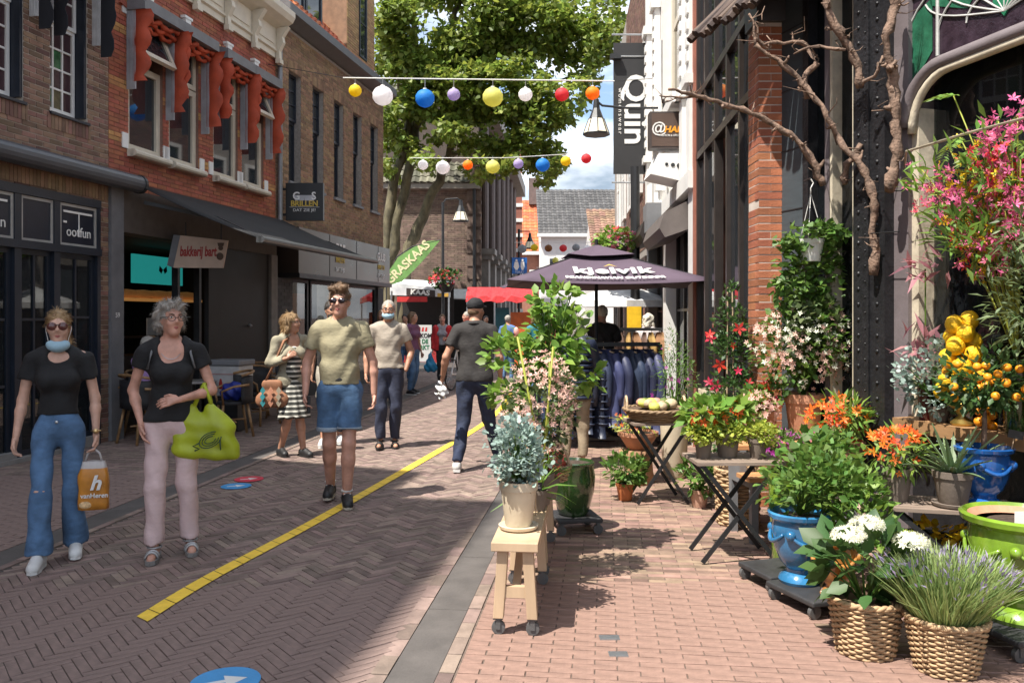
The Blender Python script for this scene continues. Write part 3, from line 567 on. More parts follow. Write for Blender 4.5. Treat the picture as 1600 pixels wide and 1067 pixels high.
# ================= PLANE TREE, CHURCH, FAR HOUSES =================
m_bark = mat('plane_bark', (.11, .095, .055), .85, var=.7, vs=5, bump=.5, bs=12, stretch=(1, 1, .5))
def tree_limbs(mb, base, stems):
    for pts, r0, r1 in stems:
        n = len(pts); q = []
        for i in range(n-1):
            a, b_ = Vector(pts[i]), Vector(pts[i+1])
            for k in range(5): q.append(a.lerp(b_, k/5)+Vector((random.gauss(0, .03), random.gauss(0, .03), 0)))
        q.append(Vector(pts[-1])); m = len(q); mb.tube(q, [.74*(r0+(r1-r0)*i/(m-1))*random.uniform(.94, 1.07) for i in range(m)], 12)
tr = thing('plane_tree', 'big leafy plane tree with leaning mottled trunks behind the cheese stall', 'tree', (-3.6, 24, 0))
b_ = Vector((-3.6, 24, 0)); W = lambda x, y, Y: P(x, y, Y)-b_
tk = MB(); tree_limbs(tk, b_, [
    ([(-.3, 0, 0), W(597, 420, 24), W(612, 300, 24), W(640, 200, 24), W(650, 80, 23.5), W(640, -40, 23)], .27, .09),
    ([(0, 0, 0), W(608, 410, 24), W(630, 300, 24), W(652, 200, 24), W(690, 100, 24), W(720, 0, 24), W(740, -60, 24)], .25, .07),
    ([(.2, 0, 0), W(640, 385, 24), W(672, 310, 24), W(700, 245, 24), W(718, 180, 24), W(760, 90, 24), W(800, 10, 24)], .25, .07),
    ([W(716, 185, 24), W(770, 160, 23.5), W(830, 150, 23), W(890, 120, 23)], .11, .03), ([W(652, 200, 24), W(620, 120, 23), W(600, 40, 22.5)], .1, .03),
    ([W(700, 245, 24), W(760, 215, 24), W(820, 230, 23.6), W(850, 265, 23.4)], .09, .02), ([W(760, 90, 24), W(850, 50, 23.5), W(930, 30, 23)], .09, .02)])
tk.build('trunk', m_bark, tr, True)
pp, aa = [], []
for x, y, Y, rx, rz, n in ((610, 262, 23.5, .35, .3, 200), (672, 255, 23, .5, .3, 260), (745, 265, 23, .5, .3, 260), (600, 190, 23, .4, .6, 420), (640, 235, 24, .6, .35, 500), (715, 215, 23, .8, .35, 600), (800, 262, 23, .5, .3, 350), (860, 245, 23, .55, .45, 450), (925, 110, 23, .4, .5, 250), (965, 60, 23, .4, .5, 200), (650, 60, 23, 1.5, 1.7, 4200), (740, 40, 23.5, 1.7, 1.6, 3900), (640, 150, 23.4, 1.1, .9, 2400), (720, 150, 23, 1.4, .9, 3000), (830, 40, 23.5, 1.5, 1.5, 3600),
                         (800, 150, 23, 1.2, 1.1, 2600), (850, 170, 23, .9, 1.0, 1500), (900, 60, 23.2, 1.1, 1.0, 1500), (945, 30, 23, .65, .9, 620), (830, 235, 23.2, .8, .7, 900), (855, 275, 23, .45, .28, 200),
                         (770, 230, 24, .8, .5, 700), (900, 150, 23, .6, .7, 420), (620, 215, 24, .5, .5, 500), (690, -40, 23.5, 3, 1.2, 3000), (840, -40, 23.5, 2, 1, 1600)):
    p, a, cc = cloud(P(x, y, Y)-b_, (rx, 1.7, rz), int(n*1.15), 26, .13, .2); pp.append(p); aa.append(a)
pp = np.concatenate(pp); aa = np.concatenate(aa)
leaves('crown', pp, aa*.6+np.array((0, 0, -.35)), .15, 'lobed', leafmat('plane_leaf', (.17, .23, .04), .45, .45), tr, .6)
m_bk4 = mat('church_brick', (.20, .14, .11), .85, var=.3, vs=4, bump=.3, island=.25)
m_stone = mat('grey_sandstone', (.27, .25, .225), .8, var=.2, vs=4, bump=.3)
ch = thing('church', 'old brick church with mossy tiled roof behind the plane tree', 'building', (-1.12, 27, 0))
MB().box(-9, 0, .03, 7, 0, 5.9).build('wall', m_mort, ch); bricks(ch, -4.6, -.3, 0, 5.85, [], m_bk4, .0625, .22, y=0)
MB().box(-9, .1, -.3, .0, 5.72, 5.9).build('eave_gutter', m_stone, ch)
tiled(ch, (-8, -.35, 5.9), (7.9, 0, 0), (0, 4.2, 4.4), 36, 20, mat('mossy_tile', (.11, .105, .075), .8, var=.5, vs=2, island=.4))
q_ = MB().box(-.32, .12, -.14, .4, 0, 7.0).build('corner_pier', mat('dark_brick', (.12, .082, .065), .85, var=.3, vs=6, bump=.4), ch)
for k in range(16): MB().box(-.34, .14, -.165, -.141, .3+k*.42, .62+k*.42).build('quoin', mat('quoin_brick', (.15, .105, .085), .85, var=.3, vs=9, bump=.4), ch)
MB().box(-.4, .2, -.25, .5, 7.0, 7.2).box(-.5, .3, -.35, .6, 7.2, 7.4).build('pier_cap', m_stone, ch)
MB().tube([(-.1, -.18, 0), (-.1, -.18, 5.8)], .05).build('downpipe', BLACK, ch)
cd = Vector((1.25, 18.8, 0)).normalized(); cl = (Vector((-1.0, 27.3, 0)), cd, math.atan2(cd.y, cd.x))
hall = house('pilastered_hall', 'tall dark hall with rows of stone pilasters beside the church', 0, line=cl)
MB().box(0, 18.5, .1, 6, 0, 8.6).build('wall', mat('hall_brown', (.085, .065, .055), .8, bump=.3), hall)
for k in range(7):
    u = .3+k*2.5
    MB().box(u, u+.7, -.25, .1, 0, 1.6).box(u+.05, u+.65, -.2, .1, 1.6, 3.5).box(u-.05, u+.75, -.32, .1, 3.5, 3.66).box(u-.12, u+.82, -.42, .1, 3.66, 3.85).build('pilaster', m_stone, hall)
    MB().tube([(u+.2, -.05, 3.85), (u+.2, -.05, 8.2)], .12, 10).tube([(u+.5, -.05, 3.85), (u+.5, -.05, 8.2)], .12, 10).build('column', mat('column_brown', (.12, .09, .08), .6), hall)
    window(hall, u+1.0, u+2.1, .5, 3.3, .04, BLACK, GLASS, 1, 2, .07)
MB().box(-.2, 18.7, -.5, .2, 8.2, 8.75).build('cornice', m_stone, hall)
def simple_house(name, label, x0, x1, Y, zev, zr, wallm, roofm, wins, dep=9, ridge='x', hip=0):
    h = thing(name, label, 'building', (x0, Y, 0)); w = x1-x0
    MB().box(0, w, 0, dep, 0, zev).build('wall', wallm, h)
    for (u0, u1, v0, v1) in wins: window(h, u0, u1, v0, v1, -.05, WHITE, GLASS, 2, 2, .09, .05, .07)
    n = max(6, int(w/.3))
    if ridge == 'x':
        r = tiled(h, (-.2, -.3, zev), (w+.4, 0, 0), (0, dep/2+.3, zr-zev), n, 16, roofm)
        MB().prism([(0, zev), (dep, zev), (dep/2, zr-.05)], 0, w, Matrix(((0, 1, 0, 0), (1, 0, 0, 0), (0, 0, 1, 0), (0, 0, 0, 1)))).build('gable', wallm, h)
    else:
        tiled(h, (-.3, -.3, zev), (0, dep, 0), (w/2+.3, 0, zr-zev), 30, 18, roofm, 'roof'); tiled(h, (w+.3, dep, zev), (0, -dep, 0), (-w/2-.3, 0, zr-zev), 30, 18, roofm, 'roof')
        MB().prism([(0, zev), (w, zev), (w/2, zr-.05)], 0, dep).build('gable', wallm, h)
    MB().box(-.25, w+.25, -.45, -.02, zev-.25, zev-.02).build('eave', WHITE, h)
    return h
m_whw = mat('white_wall', (.72, .71, .69), .7, var=.06)
hw = simple_house('white_house', 'white corner house with a steep dark tiled roof at the street end', 1.95, 7.6, 56, 7.2, 10.9, m_whw, m_tile_d, [(.5+k*1.25, 1.25+k*1.25, 3.6, 5.6) for k in range(4)], 10)
ho_ = simple_house('orange_roof_house', 'brick house with bright orange pantile roof left of the white house', .3, 2.6, 60, 6.3, 10.6, mat('far_brick', (.28, .13, .09), .8), m_tile_o, [(.2+k*.75, .75+k*.75, 3.2, 5.0) for k in range(3)], 9)
MB().box(1.0, 1.8, 3.6, 4.4, 10.2, 12.2).build('chimney', mat('chimney_brick', (.13, .09, .08), .8), ho_)
lowh = simple_house('low_tiled_house', 'small house with weathered brown tile roof behind the flower basket', 4.2, 8.5, 42, 5.0, 7.4, m_whw, mat('brown_tile', (.22, .13, .085), .8, var=.35, vs=4, island=.3), [(.4, 1.2, 2.6, 4.2), (1.8, 2.6, 2.6, 4.2)], 6)
hs = thing('striped_brick_house', 'narrow red brick house with white stone bands past the hall', 'building', (.12, 47, 0))
MB().box(-3, .45, 0, 6, 0, 11).build('wall', mat('far_red_brick', (.27, .10, .07), .8, var=.2), hs)
for k in range(12): MB().box(-3, .5, -.06, .1, 1+k*.85, 1.2+k*.85).build('stone_band', WHITE, hs)
SC = 1.29
for o in (tr, ch, hall, hw, ho_, hs, lowh):
    o.location = (o.location.x*SC, o.location.y*SC, -.464); o.scale = (SC, SC, SC)
# ================= RIGHT ROW =================
RD = Vector((-.0614, -.998, 0)).normalized(); RA = math.atan2(RD.y, RD.x)
def rline(Y): return (Vector((2.1+.0615*(Y-7), Y, 0)), RD, RA)
m_brf = mat('bronze_frame', (.05, .04, .036), .35, .4, var=.15)
gl = house('glass_shop', 'dark glazed shop building with bronze frames beside the brick pillar', 0, line=rline(10.3))
glr = glassmat('mirror_glass', (.03, .035, .04), .02, .25); MB().box(0, 3.0, 1.8, 2.0, 0, 7).build('back_wall', DARKIN, gl); MB().box(0, 3.0, .0, 1.8, -.01, .02).build('floor', mat('dark_floor', (.05, .045, .04), .5), gl)
fr = MB()
for u in (0.05, .62, 1.25, 1.9, 2.5, 2.92): fr.box(u, u+.07, -.03, .06, 0, 6.6)
for z in (0, .25, 3.52, 4.24, 5.6): fr.box(0.05, 2.99, -.035, .065, z, z+.08)
fr.build('frame', m_brf, gl)
us = [.12, .62, 1.25, 1.9, 2.5, 2.92]; zs = [.33, 3.52, 4.24, 5.6, 6.6]
for a, b2_ in zip(us, us[1:]):
    for c, d in zip(zs, zs[1:]):
        if not (a == 1.25 and c == .33): MB().box(a+.001, b2_, .01, .02, c, d).build('pane', glr, gl)
MB().box(1.32, 1.9, .5, .54, 0, 3.5).build('open_door', mat('door_brown', (.03, .022, .02), .4), gl)
for z in (1.9, 2.35): MB().box(1.36, 1.5, .40, .5, z, z+.09).build('door_hinge', STEEL, gl)
MB().box(-.12, .05, -.06, .4, 0, 6.6).build('brick_strip', mat('strip_brick', (.30, .12, .075), .8, island=.2, bump=.4), gl)
MB().box(-.1, 3.02, -.14, .1, 6.6, 6.9).build('parapet', m_brf, gl)
# brick pillar, every brick its own
pl = thing('brick_pillar', 'slim orange brick pillar between the glass shop and the flower shop', 'pillar', (2.08, 7.02, 0))
MB().box(.003, .207, .003, .297, 0, 4.1).build('mortar_core', mat('white_mortar', (.55, .48, .42), .9), pl)
m_pb = mat('orange_brick', (.36, .125, .06), .8, var=.25, vs=9, bump=.4, bs=60, island=0)
pbs = [mat('orange_brick%d' % k, (.36*f, .125*f*g, .06*f), .8, var=.25, vs=9, bump=.4, bs=60) for k, (f, g) in enumerate(((1, 1), (.8, 1.05), (1.15, 1), (.9, .9), (1.05, 1.1)))]
bm_ = {}
z = 0; r = 0
while z < 4.05:
    if r % 2: parts_ = [((0, .21), (0, .098)), ((0, .21), (.102, .30))]
    else: parts_ = [((0, .103), (0, .30)), ((.107, .21), (0, .30))]
    for (xa, xb), (ya, yb) in parts_:
        k = (r % 2, xa, ya, random.randrange(5))
        if k not in bm_:
            me = bpy.data.meshes.new('brick'); q = MB().box(xa, xb, ya, yb, 0, .056); me.from_pydata(q.v, [], q.f); me.materials.append(pbs[k[3]]); bm_[k] = me; me.transform(Matrix.Identity(4))
        o = bpy.data.objects.new('brick', bm_[k]); COL.objects.link(o); o.parent = pl; o.location = (random.gauss(0, .0015), random.gauss(0, .0015), z)
    z += .0665; r += 1
MB().box(-.03, .24, -.05, .3, 4.08, 4.4).build('pillar_cap', m_brf, pl)
# white house with banner
wb = house('white_ornate_house', 'white stuccoed house with ornate pilasters above dark shopfronts', 0, line=rline(16))
plate(wb, 0, 5.68, 3.2, 9, [(2.0, 4.5, 4.75, 8)], mat('white_stucco', (.70, .68, .64), .6, var=.06, bump=.2)); core(wb, 0, 5.6, 9, v0=3.2, y0=.35)
window(wb, 2.0, 4.5, 4.75, 8, .15, CREAM, GLASS, 1, 2, .16, .12, .08)
for u in (.1, 1.45, 4.75, 5.4):
    p_ = MB().box(u, u+.26, -.1, .0, 3.3, 8.8).box(u-.05, u+.31, -.16, .0, 4.5, 4.62).box(u-.05, u+.31, -.16, 0, 6.9, 7.05)
    for k in range(10): p_.box(u+.04, u+.22, -.125, -.1, 4.8+k*.2, 4.92+k*.2)
    p_.build('pilaster', WHITE, wb)
MB().box(1.7, 4.8, -.2, 0, 4.5, 4.66).box(-.05, 5.7, -.12, 0, 3.2, 3.42).build('string_course', WHITE, wb)
MB().box(0, 5.68, 1.2, 1.4, 0, 3.2).build('shop_back_wall', DARKIN, wb)
for a, c in ((.0, .3), (2.6, 2.95), (5.3, 5.68)): MB().box(a, c, -.06, .3, 0, 3.2).build('shop_pier', WHITE if a > 1 else GREYP, wb)
for a, c in ((.3, 2.6), (2.95, 5.3)): window(wb, a, c, .3, 3.1, .1, m_brf, SHOPG, 3, 2, .07, .04, .06, name='shop_window')
for a, c, z, m_ in ((.3, 2.5, 2.95, m_brf), (3.0, 5.25, 2.75, mat('taupe_awning', (.13, .11, .10), .6))):
    MB().prism([(-.0, z), (-.35, z-.12), (-.42, z), (-.36, z+.2), (0, z+.38)], a, c, Matrix(((0, 1, 0, 0), (1, 0, 0, 0), (0, 0, 1, 0), (0, 0, 0, 1)))).build('awning_cassette', m_, wb)
MB().tube([(2.75, -.12, 3.2), (2.75, -.12, 6)], .035, 8).box(2.66, 2.84, -.2, -.05, 3.6, 3.8).box(2.66, 2.84, -.2, -.05, 4.3, 4.45).build('downpipe', WHITE, wb)
MB().box(2.3, 2.9, -.35, -.0, 2.95, 3.4).build('meter_box', GREYP, wb)
rb = house('brick_gable_house', 'dark brick house with white window frames beyond the white house', 0, line=rline(27))
plate(rb, 0, 10.98, 0, 9.5, [], m_mort); bricks(rb, 5, 10.98, 3, 9.5, [(6, 7, 4.2, 6.4), (8.6, 9.6, 4.2, 6.4)], mat('far_dark_brick', (.16, .085, .06), .8, island=.3)); core(rb, 0, 10.9, 9.4, m_mort, y0=.05)
for a in (6, 8.6, 2, 4): window(rb, a, a+1, 4.2, 6.4, -.06, WHITE, GLASS, 1, 2, .1, .06, .06)
for a in (.4, 3.2, 6, 8.8): window(rb, a, a+1.9, .4, 2.8, -.06, m_brf, GLASS, 2, 1, .1, .06, .06, name='shop_window')
for k in range(3): MB().box(10.2, 11.0, -.12, .1, 5.6+k*1.2, 5.75+k*1.2).build('stone_band', WHITE, rb)
# fabric banner, light-box sign and lamp on the right
bn = thing('fabric_banner', 'tall black vertical banner with white sideways womenswear lettering', 'banner', (2.28, 16, 5.6))
m_ban = mat('banner_black', (.025, .025, .027), .8, var=.15, vs=2, bump=.15, bs=8)
MB().box(-.33, .33, -.008, .008, -1.26, 1.26).build('cloth', m_ban, bn)
MB().tube([(-.36, 0, 1.42), (.42, 0, 1.42)], .018).tube([(-.36, 0, -1.42), (.42, 0, -1.42)], .018).tube([(-.36, -.01, 1.0), (.42, -.01, 1.0)], .016).build('rod', STEEL, bn)
for x in (-.2, 0, .2): MB().tube([(x, 0, 1.26), (x, 0, 1.42)], .005).tube([(x, 0, -1.26), (x, 0, -1.42)], .005).build('tie', BLACK, bn)
text('Quin', .62, WHITE, bn, T(.08, -.014, -.02) @ FRONT @ Matrix.Rotation(R(-90), 4, 'Z'), sx=1.08, bold=.012); text('womenswear', .11, WHITE, bn, T(-.2, -.014, -.05) @ FRONT @ Matrix.Rotation(R(-90), 4, 'Z'), sx=1.15, sp=1.35)
MB().box(-.4, -.2, -.12, .0, .93, 1.02).build('floodlight', BLACK, bn)
hb = thing('lightbox_sign', 'square brown light-box sign with white and orange lettering on the white house', 'sign', (2.16, 11.5, 4.16))
MB().box(-.27, .27, -.1, .1, -.25, .25).build('box', mat('frame_brown', (.06, .045, .04), .5), hb); MB().box(-.245, .245, -.106, -.1, -.225, .225).build('face', mat('sign_brown', (.10, .065, .05), .4, var=.05), hb)
text('@', .2, WHITE, hb, T(-.15, -.11, .02) @ FRONT, bold=.002); text('HANS', .12, mat('sign_orange', (.8, .33, .02), .5), hb, T(.085, -.11, -.0) @ FRONT, sx=1.05, bold=.004, shear=.2); text('FASHION & LIFESTYLE', .04, WHITE, hb, T(.03, -.11, -.08) @ FRONT, sx=.85)
MB().bar((.27, 0, .15), (.45, 0, .15), .03).bar((.27, 0, -.15), (.45, 0, -.15), .03).build('bracket', BLACK, hb)
cn = thing('metal_canopy', 'white pierced metal canopy box below the brown light-box sign', 'canopy', (2.2, 11.6, 3.62))
MB().prism([(-.32, -.08), (.3, -.22), (.3, .2), (-.2, .2)], -.3, .3).build('box', WHITE, cn)
for k in range(5): MB().lathe([(.022+.006*k, 0), (.022+.006*k, .006)], 12, M=T(-.1+k*.085, -.302, .05-.01*k) @ Matrix.Rotation(R(90), 4, 'X')).build('round_hole', BLACK, cn)
MB().box(.25, .36, -.1, .1, -.1, .1).build('wall_fixing', BLACK, cn)
def lamp_head(root, z0, s=1):
    m_cr = mat('lamp_cream', (.75, .68, .52), .4, var=.05, emit=.15)
    MB().lathe([(.0, .62*s), (.045*s, .60*s), (.06*s, .45*s), (.11*s, .32*s), (.13*s, .27*s)], 8, (0, 0, z0)).build('cap', BLACK, root)
    MB().lathe([(.125*s, .28*s), (.215*s, .03*s), (.2*s, .03*s), (.0, .03*s)], 8, (0, 0, z0)).build('shade', m_cr, root)
    rb_ = MB()
    for k in range(8): a = k*math.pi/4; rb_.bar((.13*s*math.cos(a), .13*s*math.sin(a), z0+.28*s), (.22*s*math.cos(a), .22*s*math.sin(a), z0+.03*s), .012*s)
    tag(rb_.build('rib', BLACK, root), kind='stuff'); MB().lathe([(.225*s, .0), (.23*s, .02*s), (.225*s, .035*s), (.1*s, .03*s)], 8, (0, 0, z0)).build('rim', BLACK, root)
lp = thing('street_lamp', 'hanging street lamp with cream conical shade beside the black banner', 'street lamp', (1.42, 14, 4.65))
lamp_head(lp, 0); MB().tube([(0, 0, .58), (.1, 0, .5), (.5, 0, .46), (1.12, 0, .46)], .02).build('arm', BLACK, lp); MB().box(1.08, 1.14, -.06, .06, .3, .6).build('wall_plate', BLACK, lp)
g_ = P(692, 330, 28); lp = thing('street_lamp', 'black street lamp on a post in front of the church wall', 'street lamp', (g_.x, 28, 0))
MB().tube([(0, 0, 0), (0, 0, 1), (0, 0, 5.45)], [.07, .055, .045], 10).build('post', BLACK, lp); MB().tube([(0, 0, 5.4), (.1, 0, 5.55), (.5, 0, 5.58), (.6, 0, 5.45)], .03).build('arm', BLACK, lp); hd = bpy.data.objects.new('lamp_head', None); COL.objects.link(hd); hd.parent = lp; hd.location = (.6, 0, 0); lamp_head(hd, 4.8, 1.2)
g_ = P(828, 390, 38); lp = thing('street_lamp', 'far hanging lamp left of the white house', 'street lamp', (g_.x, 38, 0))
MB().tube([(-.5, 0, 0), (-.5, 0, 5.6)], .06).tube([(-.5, 0, 5.5), (0, 0, 5.5), (0, 0, 5.3)], .03).build('post', BLACK, lp); hd = bpy.data.objects.new('lamp_head', None); COL.objects.link(hd); hd.parent = lp; lamp_head(hd, 4.7, 1.2)
# ================= LANTERNS, STALLS, UMBRELLA, RACKS =================
LC = {'yellow': (.75, .62, .03), 'white': (.8, .78, .78), 'blue': (.03, .25, .62), 'lilac': (.5, .42, .62), 'lime': (.68, .68, .22), 'red': (.65, .06, .07), 'orange': (.85, .33, .02), 'grey': (.35, .36, .38), 'brown': (.3, .13, .04), 'pink': (.75, .4, .4), 'pale': (.7, .7, .45)}
WORDS = ['first', 'second', 'third', 'fourth', 'fifth', 'sixth', 'seventh', 'eighth', 'ninth', 'tenth', 'eleventh', 'twelfth', 'thirteenth']
def lantern(x, y, rp, Y, c, label, group, wire_y):
    p = P(x, y, Y); r = rp*Y/F; t = thing('paper_lantern', label, 'lantern', p, random.random()*6, group)
    n = 12; prof = []
    for i in range(n+1):
        a = math.pi*i/n; prof.append((max(.18*r, r*math.sin(a))*(1.025 if i % 2 else .985), -r*.94*math.cos(a)))
    m_ = leafmat('lantern_'+c, LC[c], .0, .45, .6)
    MB().lathe(prof, 20).build('shade', m_, t, True, rz=0)
    zt = P(x, wire_y, Y).z-p.z
    MB().tube([(0, 0, r*.9), (0, 0, zt)], .006, 5).build('hook', STEEL, t); MB().lathe([(.2*r, -.02), (.2*r, .02)], 12, (0, 0, r*.93)).build('top_ring', WHITE, t)
s1 = [(555, 142, 10, 'yellow'), (598, 150, 16, 'white'), (664, 154, 15, 'blue'), (709, 148, 10, 'lilac'), (770, 152, 16, 'lime'), (821, 148, 11, 'white'), (878, 148, 11, 'red'), (926, 146, 11, 'orange')]
s2 = [(661, 258, 8, 'white'), (692, 262, 11, 'white'), (731, 258, 8, 'orange'), (770, 261, 11, 'lime'), (810, 256, 8, 'lilac'), (848, 258, 11, 'blue'), (884, 252, 8, 'yellow'), (916, 248, 8, 'red')]
for i, (x, y, r, c) in enumerate(s1): lantern(x, y, r, 15, c, f'{c} paper lantern, {WORDS[i]} from the left on the near string', 'lanterns on the near string', 124)
for i, (x, y, r, c) in enumerate(s2): lantern(x, y, r, 24, c, f'{c} paper lantern, {WORDS[i]} from the left on the second string', 'lanterns on the second string', 244)
def line_(name, label, pts, r, m_):
    t = thing(name, label, 'wire', pts[0]); q = []
    for i in range(len(pts)-1):
        a, b2_ = Vector(pts[i])-t.location, Vector(pts[i+1])-t.location
        for k in range(8): q.append(a.lerp(b2_, k/8))
    q.append(Vector(pts[-1])-t.location); MB().tube(q, r, 6).build('cord', m_, t); return t
t = line_('lantern_string', 'near white rod carrying paper lanterns across the street', [P(536, 122, 15), P(960, 127, 15)], .011, WHITE)
MB().tube([Vector((-4.42, 15, 6.15))-t.location, P(536, 122, 15)-t.location], .006, 5).tube([P(960, 127, 15)-t.location, Vector((2.7, 15, 5.9))-t.location], .006, 5).build('tie_wire', BLACK, t)
line_('lantern_string', 'second white cord of lanterns farther down the street', [P(640, 247, 24), P(790, 247, 24), P(940, 238, 24), Vector((3.1, 24, 7))], .010, WHITE)
far = [[(816, 389, 7, 'grey'), (835, 387, 6, 'yellow'), (857, 388, 6, 'brown'), (880, 388, 6, 'red'), (900, 387, 6, 'grey'), (918, 391, 8, 'white'), (942, 395, 8, 'blue')],
       [(868, 407, 5, 'lime'), (889, 410, 7, 'blue'), (907, 408, 5, 'white'), (925, 409, 6, 'orange'), (941, 409, 5, 'pink'), (975, 408, 7, 'pale')],
       [(850, 433, 5, 'lime'), (866, 424, 5, 'pink'), (876, 425, 6, 'pale'), (892, 425, 6, 'blue'), (841, 441, 5, 'blue'), (873, 437, 5, 'blue')]]
for j, row in enumerate(far):
    for i, (x, y, r, c) in enumerate(row): lantern(x, y, r, 34+5*j, c, f'small {c} lantern, {WORDS[i]} along the {["upper", "middle", "lowest"][j]} far string', f'lanterns on far string {"abc"[j]}', [378, 399, 417][j])
    Yf = 34+5*j; line_('lantern_string', ['upper', 'middle', 'lowest'][j]+' of the far lantern cords above the umbrella', [P(row[0][0]-12, [379, 400, 418][j], Yf), P(row[-1][0]+8, [379, 400, 418][j], Yf)], .012, WHITE)
# --- square umbrella
um = thing('umbrella', 'dark purple square umbrella with white outdoor shop lettering', 'umbrella', (1.11, 10.95, 0), R(3))
m_um = mat('purple_cloth', (.085, .058, .085), .8, var=.12, vs=2, bump=.15, bs=12)
h, zt, zb = 1.23, 2.50, 2.03; mb = MB(); n = 12; v = []; f = []
for sd in range(4):
    M_ = RZ(sd*math.pi/2); b0 = len(v)
    for j in range(7):
        for i in range(n+1):
            t = j/6; x = -1+2*i/n; z = zt-(zt-zb)*(t**.92)-.05*t*(1-x*x)*(t > .0); v.append(M_ @ Vector((x*h*t, -h*t*(1-.035*(1-x*x)), z)))
    f += [(b0+j*(n+1)+i, b0+j*(n+1)+i+1, b0+(j+1)*(n+1)+i+1, b0+(j+1)*(n+1)+i) for j in range(6) for i in range(n)]
cn_ = MB().add(v, f).build('canopy', m_um, um, True); sm = cn_.modifiers.new('s', 'SOLIDIFY'); sm.thickness = .006
cap = MB()
for sd in range(4): M_ = RZ(sd*math.pi/2); cap.add([M_ @ Vector(q) for q in ((0, 0, zt+.05), (-.42, -.42, zt-.10), (-.14, -.44, zt-.13), (.14, -.44, zt-.12), (.42, -.42, zt-.10))], [(0, 1, 2), (0, 2, 3), (0, 3, 4)])
c2 = cap.build('vent_cap', m_um, um); sm = c2.modifiers.new('s', 'SOLIDIFY'); sm.thickness = .008
MB().tube([(0, 0, 0), (0, 0, 2.62)], .024, 10).build('pole', BLACK, um); MB().lathe([(.28, 0), (.28, .06), (.04, .08), (.04, .3)], 20).build('base', BLACK, um)
ribs = MB()
for sx in (-1, 1):
    for sy in (-1, 1): ribs.bar((0, 0, 2.5), (sx*h*.98, sy*h*.98, zb+.0), .015); 
for a in range(4): M_ = RZ(a*math.pi/2); ribs.bar(M_ @ Vector((0, 0, 2.2)), M_ @ Vector((.6, .6, 2.27)), .012)
tag(ribs.build('ribs', BLACK, um), kind='stuff')
def drape(o, lift):
    for v_ in o.data.vertices:
        x, y = v_.co.x, -v_.co.y; t = y/h; x_ = x/max(.01, h*t); zz = zt-(zt-zb)*(t**.92)-.05*t*(1-x_*x_); v_.co.z = zz+lift+.012+(.008 if v_.co.z > 0 else 0)
drape(text('kjelvik', .27, WHITE, um, T(.06, -.86, 0), sx=1.25, bold=.010, sp=1.1), .014); drape(text('SCANDINAVIAN OUTDOOR', .085, WHITE, um, T(.06, -1.1, 0), sx=1.1, bold=.002), .014)
drape(MB().add([(-.03, -.72, 0), (.06, -.66, 0), (.15, -.72, 0), (.06, -.63, 0)], [(0, 1, 3), (1, 2, 3)]).build('chevron_emblem', mat('sign_gold', (.55, .38, .05), .5), um), .02)
# --- clothes racks
def garment(mb, w, d, hgt, seed):
    r = random.Random(seed); n = 10; v = []
    for j in range(9):
        t = j/8; z = -t*hgt; ww = w*(.45+.55*min(1, t*5))*(1+.06*math.sin(t*7+seed)); dd = d*(.5+.5*min(1, t*4))*(1+.15*math.sin(seed+t*5))
        for i in range(n): a = 2*math.pi*i/n; q = 1+.12*math.sin(a*3+seed+t*2); v.append((dd*math.cos(a)*q+.015*math.sin(seed*3+t*4), ww*math.sin(a)*q, z))
    mb.add(v, [(j*n+i, j*n+(i+1) % n, (j+1)*n+(i+1) % n, (j+1)*n+i) for j in range(8) for i in range(n)]+[tuple(range(n)), tuple(range(8*n, 9*n))[::-1]])
def rack(label, loc, rz, w, h, gar, group=None, cat='clothes rack'):
    k = thing('clothes_rack', label, cat, loc, rz)
    MB().bar((-w/2, 0, h), (w/2, 0, h), .04, .05).bar((-w/2, 0, .1), (-w/2, 0, h), .045).bar((w/2, 0, .1), (w/2, 0, h), .045).bar((-w/2, 0, .1), (w/2, 0, .1), .045).bar((-w/2, -.3, .05), (-w/2, .3, .05), .045).bar((w/2, -.3, .05), (w/2, .3, .05), .045).build('frame', BLACK, k)
    return k
jc = [(.018, .028, .055), (.016, .02, .045), (.026, .03, .07), (.012, .015, .028), (.022, .03, .06), (.035, .042, .1), (.018, .022, .05)]
m_j = [mat('jacket%d' % i, tuple(1.5*q for q in c), .55, var=.25, vs=6, bump=.3, bs=14) for i, c in enumerate(jc)]
m_quilt = mat('quilted_navy', (.02, .028, .055), .45, var=.2, bump=.2)
rk = rack('long black clothes rack hung with navy and blue jackets', (1.06, 10.28, 0), R(2), 1.55, 1.26, None)
desc = ['dark navy jacket at the left end of the rack', 'blue zip jacket, second on the rack', 'navy quilted coat, third on the rack', 'navy quilted jacket with white drawcords', 'dark padded coat in the middle of the rack', 'slate blue coat right of the middle', 'violet blue jacket near the rack end', 'grey blue jacket beside the violet one', 'bright blue jacket at the right end of the rack', 'dark jacket half hidden at the right post']
